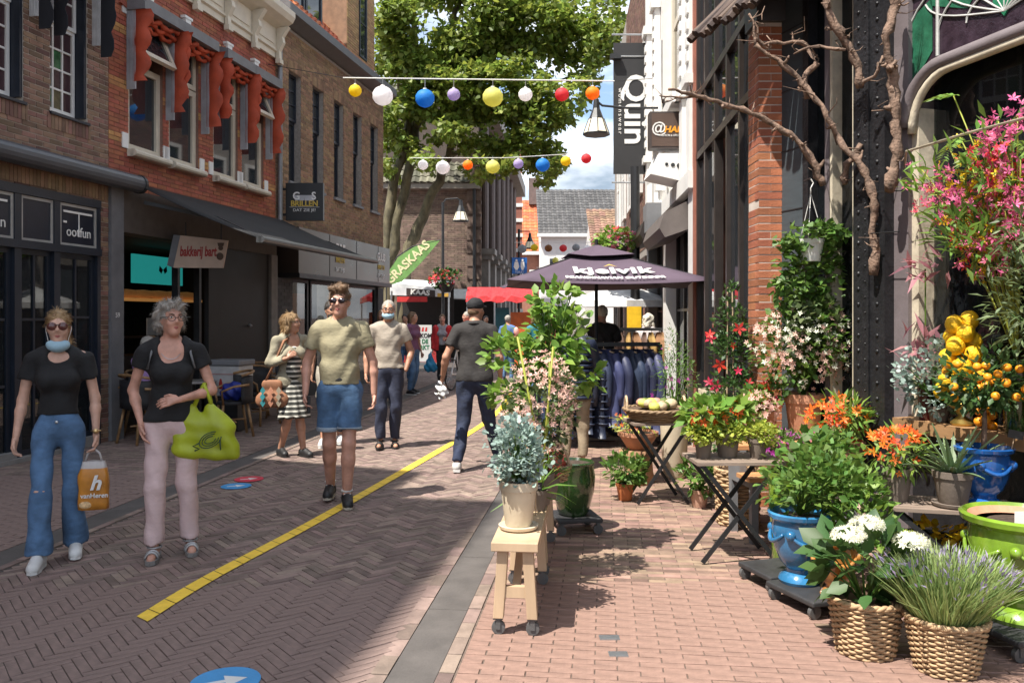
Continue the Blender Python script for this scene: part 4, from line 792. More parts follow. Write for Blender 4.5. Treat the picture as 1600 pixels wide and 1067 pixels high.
for i in range(10):
    x = -.62+i*.138; t = thing('jacket', 'hanging '+desc[i], 'jacket', (1.06+x, 10.27+x*.035, 1.2), R(random.gauss(32, 9)), 'jackets on the long rack')
    b2_ = MB(); hg = 1.02+.08*math.sin(i*2.1); hg = min(hg, 1.08); garment(b2_, .24, .062, hg, i*1.7+.3); bd = b2_.build('body', m_j[i % 7] if i not in (2, 3, 4) else m_quilt, t, True)
    if i in (2, 3, 4):
        q = MB()
        for j in range(9): q.tube([(.075*math.cos(a), .262*math.sin(a), -.18-j*.09) for a in [k*2*math.pi/14 for k in range(15)]], .011, 5, False)
        tag(q.build('quilt_rolls', m_quilt, bd, True), kind='stuff')
    for sd in (-1, 1): MB().tube([(0, sd*.17, -.05), (.03, sd*.24, -.3), (.04, sd*.235, -.55), (.035, sd*.22, -.68)], [.055, .06, .05, .042], 8).build('sleeve', m_j[i % 7], t, True)
    MB().tube([(0, 0, -.02), (0, 0, .05), (.0, .02, .075), (0, .0, .09)], .005, 5).tube([(0, -.16, -.04), (0, 0, .0), (0, .16, -.04)], .012, 5).build('hanger', WOOD, t)
    if i == 3: MB().tube([(-.07, -.06, -.15), (-.085, -.07, -.4), (-.08, -.03, -.5), (-.085, .0, -.35), (-.07, .03, -.16)], .006, 5).build('drawcord', WHITE, t)
rk2 = rack('second clothes rack with brown garments behind the jackets', (1.95, 13.4, 0), R(4), 1.1, 1.4, None)
for i in range(8):
    t = thing('shirt', f'tan and brown garment, {WORDS[i]} on the rear rack', 'shirt', (1.5+i*.125, 13.4, 1.35), R(random.gauss(10, 8)), 'garments on the rear rack'); b2_ = MB(); garment(b2_, .2, .05, .75, i); b2_.build('body', mat('tan_garment%d' % (i % 3), [(.4, .25, .08), (.3, .16, .08), (.12, .07, .05)][i % 3], .8), t, True)
    MB().tube([(0, 0, -.02), (0, 0, .06)], .005, 5).build('hanger', BLACK, t)
# --- white parasol behind, post with flower basket
wp = thing('parasol', 'white patterned parasol behind the purple umbrella', 'parasol', (2.05, 15.6, 0))
mb = MB(); k = 8
mb.add([(0, 0, 2.25)]+[(1.0*math.cos(a), .75*math.sin(a), 1.9) for a in [i*2*math.pi/k for i in range(k)]]+[(1.0*math.cos(a), .75*math.sin(a), 1.78) for a in [i*2*math.pi/k for i in range(k)]], [(0, 1+i, 1+(i+1) % k) for i in range(k)]+[(1+i, 1+k+i, 1+k+(i+1) % k, 1+(i+1) % k) for i in range(k)]); mb.build('canopy', mat('white_cloth', (.7, .7, .7), .8, var=.3, vs=3), wp)
MB().tube([(0, 0, 0), (0, 0, 2.25)], .025).build('pole', BLACK, wp)
yb = thing('display_box', 'bright yellow display box under the white parasol', 'box', (2.14, 14.6, 0)); MB().box(-.1, .1, -.1, .1, 0, 1.4).build('stand', BLACK, yb); MB().box(-.11, .11, -.12, .1, 1.4, 1.78).build('yellow_panel', mat('yellow_panel', (.8, .5, .02), .5), yb)
fp = thing('basket_post', 'black post carrying a hanging geranium basket beyond the umbrella', 'post', (2.22, 15.0, 0))
MB().tube([(0, 0, 0), (0, 0, 4.3)], .085, 12).build('post', BLACK, fp); MB().tube([(0, 0, 3.0), (-.35, 0, 3.0)], .02).build('arm', BLACK, fp)
hbk = thing('hanging_basket', 'hanging basket of pink and red geraniums on the black post', 'flower basket', (1.88, 14.9, 2.55))
MB().lathe([(.10, 0), (.2, .3), (.21, .3), (.0, .31)], 14).build('tub', mat('tub_olive', (.09, .09, .07), .7), hbk); MB().bar((.1, .05, .3), (.3, .1, .45), .02).build('hook', BLACK, hbk)
LF = {'mid': leafmat('leaf_mid', (.10, .19, .035)), 'dark': leafmat('leaf_dark', (.05, .11, .028)), 'bright': leafmat('leaf_bright', (.17, .29, .05)), 'lime': leafmat('leaf_lime', (.36, .42, .07)), 'silver': leafmat('leaf_silver', (.27, .36, .32), .25, .2), 'olive': leafmat('leaf_olive', (.11, .15, .06), .4), 'yellow': leafmat('petal_yellow', (.80, .55, .02), .2), 'pink': leafmat('petal_pink', (.72, .14, .30), .3), 'red': leafmat('petal_red', (.66, .03, .04), .3), 'orange': leafmat('petal_orange', (.85, .17, .02), .3), 'white': leafmat('petal_white', (.82, .82, .68), .12), 'magenta': leafmat('petal_magenta', (.42, .05, .33), .35), 'blush': leafmat('petal_blush', (.75, .48, .40), .2), 'coral': leafmat('petal_coral', (.75, .2, .15), .3), 'lav': leafmat('petal_lavender', (.32, .27, .42), .25)}
def bush(root, c, rad, n, size, kind, lm, clumps=12, droop=0., stems=True, base=None, name='foliage', jit=.55, spread=.3, shell=.5, flowers=()):
    p, a, cc = cloud(c, rad, n, clumps, spread, shell); o = leaves(name, p, a+np.array((0, 0, .25-droop)), size, kind, LF[lm], root, jit)
    if stems:
        mb = MB(); b0 = Vector(base if base is not None else (c[0], c[1], c[2]-rad[2]))
        for q in cc: q = Vector(q); mid = b0.lerp(q, .55)+Vector((0, 0, .12*rad[2])); mb.tube([b0, mid, q], [.007, .005, .003], 5)
        tag(mb.build('stems', LF['mid'], root, True), kind='stuff')
    for (fm, fn, fs) in flowers:
        p, a, _ = cloud(c, [r*1.05 for r in rad], fn*3, clumps, spread, shell); d = (p-np.array(c))/np.array(rad); k = np.argsort(-(d[:, 2]*.3-d[:, 1]*.5+np.linalg.norm(d, axis=1)))[:fn]
        leaves('blossoms', p[k], a[k]+np.array((-.1, -.5, .3)), fs, 'flower', LF[fm], root, .4)
    return o
bush(hbk, (-.02, 0, .42), (.36, .3, .2), 420, .08, 'round', 'bright', 10, .3, False, flowers=(('pink', 26, .11), ('red', 14, .1)))
hb2 = thing('hanging_basket', 'red flower basket hanging on the lamp post by the stalls', 'flower basket', P(697, 452, 27.8)); MB().lathe([(.15, -.1), (.32, .2), (0, .21)], 12).build('tub', BLACK, hb2); bush(hb2, (0, 0, .35), (.55, .45, .3), 300, .12, 'round', 'dark', 10, .2, False, flowers=(('red', 50, .13), ('pink', 20, .13)))
# --- market: cheese stall, feather flag, produce stall, board, toilet sign
ks = thing('cheese_stall', 'market cheese stall with white and blue canopy lettered in white', 'market stall', (-3.3, 29, 0))
m_cv = mat('canopy_white_blue', (.62, .64, .72), .7, var=.35, vs=1.5, col2=(.75, .75, .74))
MB().add([(-.95, 0, 2.78), (1.15, 0, 2.58), (1.15, 0, 2.28), (-.95, 0, 2.36), (-.95, 1.8, 3.0), (1.15, 1.8, 2.9)], [(3, 2, 1, 0), (0, 1, 5, 4)]).build('canopy', m_cv, ks).modifiers.new('s', 'SOLIDIFY').thickness = .02
MB().add([(-.38, -.02, 2.60), (.62, -.02, 2.52), (.62, -.02, 2.30), (-.38, -.02, 2.35)], [(3, 2, 1, 0)]).build('name_band', mat('band_brown', (.045, .03, .03), .6), ks); text('KAAS', .24, WHITE, ks, T(.1, -.03, 2.44) @ Matrix.Rotation(R(4), 4, 'Y') @ FRONT, sx=1.15, bold=.01)
MB().box(.7, 1.1, -.025, -.015, 2.3, 2.42).build('cheese_picture', mat('cheese_gold', (.6, .35, .06), .6), ks)
for x in (-.9, 1.1): [MB().tube([(x, y_, 0), (x, y_, z_)], .03).build('post', STEEL, ks) for y_, z_ in ((0, 2.5), (1.8, 2.9))]
MB().box(-.9, 1.1, .1, .9, 0, .95).build('counter', mat('counter_red', (.35, .03, .03), .6), ks); MB().box(-.95, 1.15, 1.75, 1.8, 0, 2.8).build('back_cloth', DARKIN, ks)
for k in range(8): MB().lathe([(.11, 0), (.13, .05), (.11, .1), (0, .1)], 12, (-.75+k*.24, .5, .951)).build('cheese', mat('cheese_gold', (.6, .35, .06), .6), ks, True)
MB().box(-.7, .35, -.06, -.03, 2.12, 2.3).build('red_valance', mat('valance_red', (.55, .03, .03), .7), ks)
ff = thing('feather_flag', 'green feather flag with cream lettering leaning over the cheese stall', 'flag', (-3.05, 28.5, 0))
fo = [P(x, y, 28.5)-ff.location for x, y in ((604, 440), (606, 426), (622, 402), (645, 387), (668, 377), (688, 375), (664, 404), (645, 424), (628, 440), (610, 445))]
MB().prism([(q.x, q.z) for q in fo][::-1], -.015, .015).build('cloth', mat('flag_green', (.16, .33, .09), .7, var=.35, vs=2, bump=.2), ff)
text('GRASKAAS', .42, mat('flag_cream', (.75, .70, .42), .6), ff, T(fo[7].x-.17, -.02, fo[7].z+.3) @ Matrix.Rotation(R(-44), 4, 'Y') @ FRONT, bold=.012, sx=.93)
MB().tube([(fo[0].x, 0, -.0), fo[0], fo[2]+Vector((-.05, 0, 0)), fo[3]+Vector((-.03, 0, .03)), fo[5]], .02).build('pole', BLACK, ff)
ps = thing('produce_stall', 'long dark produce stall under grey canvas behind the cheese stall', 'market stall', (-2.0, 31, 0))
MB().add([(-1.9, 0, 2.32), (1.4, 0, 2.25), (1.4, 2, 2.7), (-1.9, 2, 2.7)], [(0, 1, 2, 3)]).build('canvas', mat('canvas_grey', (.42, .41, .39), .8, var=.15), ps).modifiers.new('s', 'SOLIDIFY').thickness = .03
MB().box(-1.9, 1.4, .1, 1.2, 0, 1.05).build('counter', mat('stall_dark', (.03, .028, .026), .7), ps); MB().box(-1.9, 1.4, 2.2, 2.25, 0, 2.6).build('back_cloth', DARKIN, ps)
for x in (-1.85, -.3, 1.35): MB().tube([(x, .05, 0), (x, .05, 2.3)], .03).build('post', STEEL, ps)
for k in range(34): MB().ball((-1.8+(k % 17)*.19, .3+.35*(k//17), 1.1+.02*(k % 3)), .09, 8, (1, 1, .7)).build('produce', mat('produce%d' % (k % 4), [(.35, .04, .03), (.4, .2, .03), (.08, .15, .03), (.25, .1, .08)][k % 4], .6), ps, True)
ra_ = thing('red_awning_stall', 'red scalloped market awning near the far street lamp', 'market stall', (-.55, 27, 0))
mb = MB(); n = 14
mb.add([(-.95+2.3*i/n, 0, 2.25+.05*math.sin(i*2.2)) for i in range(n+1)]+[(-.95+2.3*i/n, 1.2, 2.6) for i in range(n+1)]+[(-.95+2.3*i/n, -.03, 2.08+.04*math.sin(i*1.7)) for i in range(n+1)], [(i, i+1, n+2+i, n+1+i) for i in range(n)]+[(2*n+2+i, 2*n+3+i, i+1, i) for i in range(n)]); mb.build('awning', mat('awning_red', (.55, .03, .035), .7, var=.3, vs=5), ra_).modifiers.new('s', 'SOLIDIFY').thickness = .015
for x in (-.9, 1.3): MB().tube([(x, 0, 0), (x, 0, 2.2)], .025).build('post', STEEL, ra_)
MB().box(.5, 1.2, .3, .9, 0, 1.75).build('orange_cabinet', mat('cabinet_orange', (.6, .13, .03), .6), ra_); MB().box(.0, .45, .3, .9, 0, 1.9).build('teal_cabinet', mat('cabinet_teal', (.02, .1, .12), .6), ra_)
ab_ = thing('sandwich_board', 'white welcome board standing by the market stalls', 'board', (-3.02, 27.6, 0)); 
MB().prism([(-.36, .12), (.36, .12), (.36, 1.33), (-.36, 1.33)], -.03, .03).build('panel', mat('board_white', (.6, .6, .58), .6, var=.05), ab_); MB().box(-.4, .4, -.2, .2, 0, .1).build('foot', STEEL, ab_)
for k in range(4): MB().prism([(-.2+k*.11, 1.12), (-.13+k*.11, 1.12), (-.12+k*.11, 1.25), (-.17+k*.11, 1.25)], -.036, -.031).build('awning_picture', mat('valance_red', (.55, .03, .03), .7), ab_)
for s, z, c in (('WELKOM', .97, BLACK), ('OP DE', .78, mat('ink_green', (.02, .16, .07), .6)), ('MARKT', .58, mat('ink_green', (.02, .16, .07), .6))): text(s, .2, c, ab_, T(0, -.034, z) @ FRONT, bold=.006, sx=.85)
ts = thing('toilet_sign', 'blue toilet sign with two white figures on a post', 'sign', (.27, 30, 0)); m_bl = mat('sign_blue', (.01, .12, .42), .4, bump=0)
MB().box(-.27, .27, -.02, .02, 3.15, 3.73).build('panel', m_bl, ts); MB().tube([(-.3, 0.03, 0), (-.3, .03, 3.75)], .03).build('post', BLACK, ts); text('TOILET', .1, WHITE, ts, T(0, -.025, 3.21) @ FRONT)
for x in (-.11, .11): MB().ball((x, -.03, 3.63), .042, 10, (1, .2, 1)).prism([(x-.06, 3.58), (x-.07 if x > 0 else x-.1, 3.4), (x-.03, 3.28), (x+.03, 3.28), (x+.07 if x > 0 else x+.1, 3.4), (x+.06, 3.58)][::-1], -.028, -.021).build('figure', WHITE, ts)
# --- bicycle
bc = thing('bicycle', 'white bicycle parked by the market stalls', 'bicycle', (-1.15, 18.6, 0), R(70))
for x in (-.5, .55): w_ = MB().tube([(x+.34*math.cos(a), 0, .35+.34*math.sin(a)) for a in [k*math.pi/12 for k in range(25)]], .018, 6, False).build('wheel', BLACK, bc); sp = MB(); [sp.tube([(x, 0, .35), (x+.33*math.cos(a), 0, .35+.33*math.sin(a))], .002, 4) for a in [k*math.pi/8 for k in range(16)]]; tag(sp.build('spokes', STEEL, w_), kind='stuff')
MB().tube([(-.5, 0, .35), (-.1, 0, .32), (.38, 0, .85), (-.22, 0, .85), (-.1, 0, .32)], .02).tube([(-.5, 0, .35), (-.22, 0, .85), (-.25, 0, .95)], .016).tube([(.55, 0, .35), (.36, 0, .9), (.33, 0, 1.05)], .018).build('frame', WHITE, bc); MB().tube([(.3, -.28, 1.08), (.34, 0, 1.05), (.3, .28, 1.08)], .014).build('handlebar', STEEL, bc); MB().box(-.38, -.12, -.07, .07, .95, 1.0).build('saddle', BLACK, bc)
# ================= FLOWER SHOP =================
FD = Vector((.306, -.952, 0)).normalized(); FA = math.atan2(FD.y, FD.x); FL = (Vector((2.24, 7.2, 0)), FD, FA)
def FP(u, out, z): n = Vector((-.952, -.306, 0)); return FL[0]+FD*u+n*out+Vector((0, 0, z))
fs = house('flower_shop', 'black iron-fronted flower shop with arched stained glass window', 0, line=FL)
m_slate = mat('slate_paint', (.055, .07, .08), .6, var=.12, stretch=(1, 1, 6)); m_iron = mat('black_iron', (.016, .016, .018), .38, var=.3, vs=14, bump=.5, bs=45)
m_mauve = mat('mauve_paint', (.16, .135, .14), .5, var=.12); m_oldcream = mat('old_cream', (.52, .46, .35), .6, var=.25, vs=9)
MB().box(0, 6.2, .5, 5, 0, 8).build('inner_wall', DARKIN, fs); MB().box(.0, .47, -.02, .3, 0, 4.5).build('slate_boarding', m_slate, fs)
for k in range(9): MB().box(.005, .468, -.024, -.018, .5*k+.48, .5*k+.49).build('board_joint', BLACK, fs)
MB().box(.47, 1.19, .06, .09, .5, 4.5).build('pane', SHOPG, fs); MB().box(.47, 1.19, .0, .3, 0, .5).build('stall_riser', m_iron, fs)
for u, w_, m_ in ((.47, .07, m_iron), (.74, .05, m_mauve), (.80, .03, m_oldcream), (1.05, .035, m_oldcream), (1.1, .09, m_mauve)): MB().box(u, u+w_, -.03, .06, .5, 4.5).build('window_post', m_, fs)
cl_ = MB().box(1.19, 1.5, -.14, .2, 0, 6.5).box(1.3, 1.36, -.155, -.14, 0, 6.5).build('iron_column', m_iron, fs)
rv = MB()
for k in range(52):
    for u in (1.245, 1.43): rv.ball((u, -.142, .15+k*.11), .014, 8, (1, .7, 1))
    rv.ball((1.33, -.157, .2+k*.11), .007, 6)
tag(rv.build('rivets', m_iron, cl_, True), kind='stuff')
MB().box(1.5, 1.63, -.06, .2, 0, 4.6).build('window_post', m_mauve, fs); MB().box(1.63, 1.69, -.03, .2, .9, 3.0).build('window_post', m_oldcream, fs)
MB().box(1.69, 6.2, -.08, .3, 0, .85).build('stall_riser', m_iron, fs)
MB().box(1.66, 6.2, -.22, .1, .85, .93).build('window_ledge', mat('ledge_wood', (.30, .17, .08), .6, var=.25, stretch=(.3, 1, 1)), fs)
MB().box(1.69, 6.0, .1, .12, .93, 3.3).build('pane', SHOPG, fs)
arch = [(1.60+.32*(1-math.cos(a)), 2.88+.36*math.sin(a)) for a in [k*math.pi/16 for k in range(9)]]+[(6.0, 3.34)]
ah = MB(); q = [Vector((u, -.06, z)) for u, z in arch]; ah.tube(q, .045, 8); ah.build('arched_head', m_mauve, fs, True); ah = MB(); ah.tube([p+Vector((.06, .0, -.05)) for p in q], .028, 8); ah.build('arched_bead', m_oldcream, fs, True)
MB().prism([(1.5, 2.9)]+[(u-.01, z+.02) for u, z in arch]+[(6.0, 4.6), (1.5, 4.6)], -.02, .15).build('stained_glass_backing', mat('leaded_plum', (.035, .022, .032), .2, var=.4, vs=14, bump=.2), fs)
lead = MB(); gp = []; uc, zc = 2.35, 3.42
for k in range(9):
    a = R(-64+16*k); L_ = .75-.02*abs(k-4); pts = []
    for j in range(9): t = j/8; pts.append(Vector((uc+math.sin(a)*L_*t+.16*math.sin(a*1.0)*math.sin(math.pi*t), -.028, zc+math.cos(a)*L_*t*.85)))
    lead.tube(pts, .007, 5)
    if k < 8 and k % 2 == 0:
        a2 = R(-64+16*k+16); gp.append([(uc+math.sin(a)*.3, zc+math.cos(a)*.25), (uc+math.sin(a)*.62, zc+math.cos(a)*.52), (uc+math.sin((a+a2)/2)*.72, zc+math.cos((a+a2)/2)*.6), (uc+math.sin(a2)*.62, zc+math.cos(a2)*.52), (uc+math.sin(a2)*.3, zc+math.cos(a2)*.25)])
for r_ in (.22, .4, .62): lead.tube([(uc+r_*1.25*math.sin(R(-90+10*j)), -.028, zc+.02+r_*.72*math.cos(R(-90+10*j))) for j in range(19)], .007, 5)
for u in (1.85, 2.95, 3.6): lead.tube([(u, -.03, 3.3), (u, -.03, 4.6)], .012, 6)
for z in (3.75, 4.2): lead.tube([(1.55, -.03, z), (5.9, -.03, z)], .007, 5)
tag(lead.build('leading', mat('lead_grey', (.42, .42, .40), .5), fs), kind='stuff')
for g in gp+[[(1.58, 3.1), (1.8, 3.35), (1.8, 3.7), (1.58, 3.6)], [(3.0, 3.45), (3.5, 3.45), (3.5, 3.72), (3.0, 3.72)]]: MB().prism(g, -.026, -.021).build('green_glass', mat('leaded_green', (.02, .11, .06), .2, var=.4, vs=12), fs)
MB().prism([(uc-.08, zc+.08), (uc, zc-.03), (uc+.08, zc+.08), (uc, zc+.36)], -.032, -.02).build('green_glass', mat('leaded_emerald', (.02, .16, .08), .2), fs)
MB().tube([FP(1.66, .12, 2.6)-FL[0], FP(1.9, .33, 2.65)-FL[0], FP(2.4, .36, 2.66)-FL[0], FP(3.6, .36, 2.67)-FL[0]], .008, 6).build('rail', mat('rail_brass', (.42, .36, .26), .4, .5), fs).rotation_euler.z = -FA
MB().box(0, 6.2, -.1, .5, 4.5, 8).build('upper_wall', m_iron, fs)
m_cur = mat('brown_drape', (.16, .11, .06), .8, var=.3, vs=3, stretch=(8, 1, 1))
MB().box(1.9, 2.15, .3, .34, 1, 3.3).box(2.5, 2.7, .3, .34, 1, 3.3).build('drape', m_cur, fs)
# slatted reed hood over the side window
hd_ = thing('reed_hood', 'dark brown reed hood jutting out above the side window', 'canopy', FL[0]+Vector((0, 0, 4.1)), FA)
for k in range(22): MB().tube([(-.25+k*.07, -.02, .55), (-.28+k*.07, -.35, .2), (-.3+k*.07+.02*math.sin(k*2.1), -.62, -.08+.03*math.sin(k*1.3))], .036, 6).build('reed', mat('reed_brown%d' % (k % 3), [(.07, .045, .035), (.11, .075, .055), (.045, .03, .026)][k % 3], .8, bump=.5), hd_)
# gnarled vine
m_vine = mat('vine_bark', (.19, .125, .09), .9, var=.65, vs=22, bump=1, bs=55)
vn = thing('bare_vine', 'gnarled bare vine wood trained over the black iron shopfront', 'vine', FP(1.45, .2, 0))
def vine(pts, r0, r1, knobs=True, name='branch'):
    q = []; mb = MB(); pts = [Vector(p)-vn.location for p in pts]
    for i in range(len(pts)-1):
        n = max(3, int((pts[i+1]-pts[i]).length/.05))
        for k in range(n): q.append(pts[i].lerp(pts[i+1], k/n)+Vector((random.gauss(0, .008), random.gauss(0, .008), random.gauss(0, .008))))
    q.append(pts[-1]); n = len(q); rs = [.85*(r0+(r1-r0)*i/(n-1))*random.uniform(.72, 1.38) for i in range(n)]; mb.tube(q, rs, 8)
    if knobs:
        for i in range(1, n-1, 2):
            d = Vector((random.gauss(0, 1), random.gauss(0, 1), random.gauss(0, 1))).normalized(); l = random.uniform(.025, .075)
            mb.tube([q[i], q[i]+d*l*.6, q[i]+d*l+Vector((0, 0, .02))], [rs[i]*.75, rs[i]*.5, rs[i]*.25], 6)
            for _ in range(random.choice((0, 1, 1, 2))):
                e = q[i]+d*l; e2 = e+Vector((random.gauss(0, .05), random.gauss(0, .05), random.uniform(-.02, .07))); mb.tube([e, e2, e2+Vector((random.gauss(0, .05), random.gauss(0, .05), random.uniform(.0, .06)))], [.006, .004, .0015], 4)
    mb.build(name, m_vine, vn, True)
V_ = lambda x, y, Y: P(x, y, Y)
vine([V_(1393, 300, 5.55), V_(1400, 230, 5.55), V_(1396, 120, 5.55), V_(1385, 60, 5.5), V_(1398, 10, 5.5), V_(1390, -60, 5.5)], .04, .03)
vine([V_(1368, 432, 5.75), V_(1366, 380, 5.75), V_(1364, 300, 5.75), V_(1345, 255, 5.8), V_(1310, 218, 5.9), V_(1290, 175, 5.9), V_(1255, 130, 6.0), V_(1215, 95, 6.0), V_(1180, 70, 6.0)], .035, .018)
vine([V_(1290, 290, 6.1), V_(1275, 262, 6.1), V_(1250, 222, 6.1), V_(1205, 190, 6.1), V_(1150, 168, 6.1), V_(1090, 150, 6.0), V_(1045, 140, 5.9)], .032, .014)
vine([V_(1346, 140, 5.8), V_(1335, 90, 5.8), V_(1318, 60, 5.8), V_(1300, 30, 5.8), V_(1285, -20, 5.8)], .035, .03)
vine([V_(1318, 288, 6.0), V_(1325, 255, 6.0), V_(1345, 225, 5.9)], .03, .02); vine([V_(1262, 155, 6.05), V_(1256, 120, 6.05), V_(1275, 100, 6.05), V_(1260, 70, 6.1), V_(1215, 65, 6.1), V_(1190, 70, 6.1), V_(1170, 22, 6.1)], .026, .008)
vine([V_(1345, 135, 5.7), V_(1372, 112, 5.6), V_(1380, 88, 5.6)], .015, .01); vine([V_(1320, 80, 5.8), V_(1280, 75, 5.9), V_(1240, 85, 6)], .014, .007); vine([V_(1390, 110, 5.5), V_(1400, 95, 5.5)], .03, .012)
vine([V_(1090, 150, 6.0), V_(1060, 155, 6.0), V_(1030, 150, 5.9)], .012, .005); vine([V_(1180, 70, 6.0), V_(1172, 40, 6.0), V_(1195, 10, 6.0)], .01, .004); vine([V_(1398, 10, 5.5), V_(1420, 5, 5.4)], .012, .005)
MB().tube([V_(1372, 300, 5.7)-vn.location, V_(1410, 298, 5.5)-vn.location], .004, 4).tube([V_(1360, 365, 5.75)-vn.location, V_(1405, 362, 5.5)-vn.location], .004, 4).build('tie_wire', BLACK, vn)
# ================= POTS, TABLES AND PLANTS =================
m_terra = mat('terracotta', (.46, .22, .13), .75, var=.2, vs=7); m_taupe = mat('taupe_clay', (.17, .135, .11), .75, var=.15); m_creamp = mat('cream_clay', (.58, .50, .37), .6, var=.1)
m_blue = mat('blue_glaze', (.015, .10, .34), .12, var=.5, vs=4, coat=.8, bump=.05, bs=8); m_blue2 = mat('teal_blue_glaze', (.03, .16, .33), .15, var=.5, vs=4, coat=.8, bump=.05); m_grn = mat('green_glaze', (.16, .27, .025), .14, var=.5, vs=4, coat=.8, bump=.05); m_dgrn = mat('dark_green_glaze', (.02, .05, .012), .12, var=.5, vs=4, coat=.8, bump=.05)
m_ochre = mat('ochre_glaze', (.45, .20, .05), .15, var=.35, vs=4, coat=.7, bump=.05); m_soil = mat('soil', (.05, .033, .022), .95, var=.5, vs=40, bump=.6)
PROF = {'clay': [(.68, 0), (.70, .02), (.93, .80), (1.0, .80), (1.02, 1), (.92, 1), (.88, .88), (0, .88)], 'bowl': [(.5, 0), (.55, .05), (.95, .75), (1.03, .78), (1.03, 1), (.93, 1), (.9, .9), (0, .9)],
        'urn': [(.62, 0), (.66, .04), (.60, .10), (.42, .16), (.42, .20), (.62, .30), (.80, .50), (.86, .75), (.84, .88), (.98, .93), (1.0, .98), (.93, 1), (.86, .94), (.8, .9), (0, .9)],
        'jar': [(.6, 0), (.72, .06), (.95, .45), (1, .7), (.92, .92), (.97, .98), (.9, 1), (.82, .95), (0, .93)], 'tall': [(.7, 0), (.8, .05), (1, .9), (1.05, 1), (.92, 1), (.9, .95), (0, .94)]}
def pot(root, kind, r, h, m_, z=0, saucer=False, x=0, y=0, festoon=False, name='pot'):
    o = MB().lathe([(a*r, b_*h) for a, b_ in PROF[kind]], 36, (x, y, z+(.022 if saucer else 0))).build(name, m_, root, 'auto')
    if saucer: MB().lathe([(r*.8, 0), (r*1.0, .008), (r*1.05, .024), (r*.98, .026), (r*.9, .02), (0, .0215)], 32, (x, y, z)).build('saucer', m_, root, 'auto')
    MB().lathe([(r*.86, 0), (r*.5, .008), (0, .012)], 20, (x, y, z+h*(.90 if kind in ('urn', 'clay', 'bowl') else .95)+(.022 if saucer else 0))).build('soil', m_soil, root)
    if festoon:
        for k in range(4):
            a0 = k*math.pi/2-2.2; f_ = MB(); f_.tube([((r*.855+.01)*math.cos(a0+j*.13), (r*.855+.01)*math.sin(a0+j*.13), z+h*(.72-.13*math.sin(math.pi*j/10))) for j in range(11)], [.008+.006*math.sin(math.pi*j/10) for j in range(11)], 6)
            f_.ball(((r*.86+.005)*math.cos(a0-.0), (r*.86+.005)*math.sin(a0), z+h*.72), .028, 10); f_.build('festoon', m_, o, True)
    return o
def woven(root, r0, r1, h, m_=None, rows=19, st=26, ox=0, oy=0, z0=0, name='basket'):
    m_ = m_ or mat('wicker', (.40, .27, .15), .65, var=.3, vs=12, bump=.3); mb = MB(); N_ = st*4
    o = MB().lathe([(r0*.95, 0), (r1*.95, h*.97), (r1*.9, h*.97), (r1*.85, h*.9), (0, h*.9)], 24, (ox, oy, z0+.004)).build(name, mat('wicker_dark', (.10, .06, .035), .8), root)
    hh = h/rows
    for i in range(rows):
        t = (i+.5)/rows; r = r0+(r1-r0)*t
        mb.tube([(ox+(r+.007*math.cos(st/2*a+math.pi*i))*math.cos(a), oy+(r+.007*math.cos(st/2*a+math.pi*i))*math.sin(a), z0+h*t) for a in [2*math.pi*k/N_ for k in range(N_+1)]], hh*.5, 5, False)
    tag(mb.build('weave', m_, o, True), kind='stuff'); rm = MB()
    for ph in (0, math.pi): rm.tube([(ox+(r1+.006*math.cos(14*a+ph))*math.cos(a), oy+(r1+.006*math.cos(14*a+ph))*math.sin(a), z0+h+.006*math.sin(14*a+ph)) for a in [2*math.pi*k/90 for k in range(91)]], .011, 6, False)
    rm.build('braided_rim', m_, o, True); return o
def caster(mb, x, y, r=.035, z=0):
    mb.lathe([(r*.4, -.014), (r, -.012), (r, .012), (r*.4, .014)], 16, M=T(x, y, z+r) @ Matrix.Rotation(R(90), 4, 'X') @ RZ(0)); mb.box(x-.012, x+.012, y-.02, y-.015, z+r*.8, z+r*2.4).box(x-.012, x+.012, y+.015, y+.02, z+r*.8, z+r*2.4).box(x-.025, x+.025, y-.025, y+.025, z+r*2.3, z+r*2.5)
def dolly(label, x, y, s, rz=0, h=.12):
    d = thing('plant_dolly', label, 'dolly', (x, y, 0), rz); m_ = mat('dolly_black', (.03, .03, .032), .6, var=.3, vs=8)
    MB().box(-s, s, -s, s, h-.03, h).build('deck', m_, d, bevel=.008)
    for sx in (-1, 1):
        for sy in (-1, 1): c = MB(); caster(c, 0, 0, .036); c.build('caster', mat('caster_grey', (.09, .09, .09), .5), d, loc=(sx*s*.82, sy*s*.82, 0))
    return d
def plant(name, label, cat, x, y, z=0, rz=0, group=None): return thing(name, label, cat, (x, y, z), rz, group)
def folding_table(label, x, y, w, d, h, rz=0, slats=7):
    t = thing('folding_table', label, 'table', (x, y, 0), rz); mt = mat('table_slat', (.25, .19, .15), .7, var=.25, stretch=(.4, 1, 1))
    for k in range(slats): MB().box(-w/2, w/2, -d/2+k*d/slats, -d/2+(k+1)*d/slats-.01, h-.02, h).build('slat', mt, t)
    for sx in (-1, 1): MB().bar((sx*w*.44, -d/2+.01, h-.03), (sx*w*.44, d/2-.01, h-.03), .02).build('rail', BLACK, t)
    for sy in (-1, 1):
        for sx in (-1, 1): MB().bar((sx*w*.42, sy*d*.42, h-.03), (-sx*w*.42, sy*(d*.42-.02*(sx > 0)), .01), .014, .028).build('leg', BLACK, t)
    MB().bar((w*.40, -d*.4, .06), (w*.40, d*.4, .06), .01).build('stretcher', BLACK, t); return t
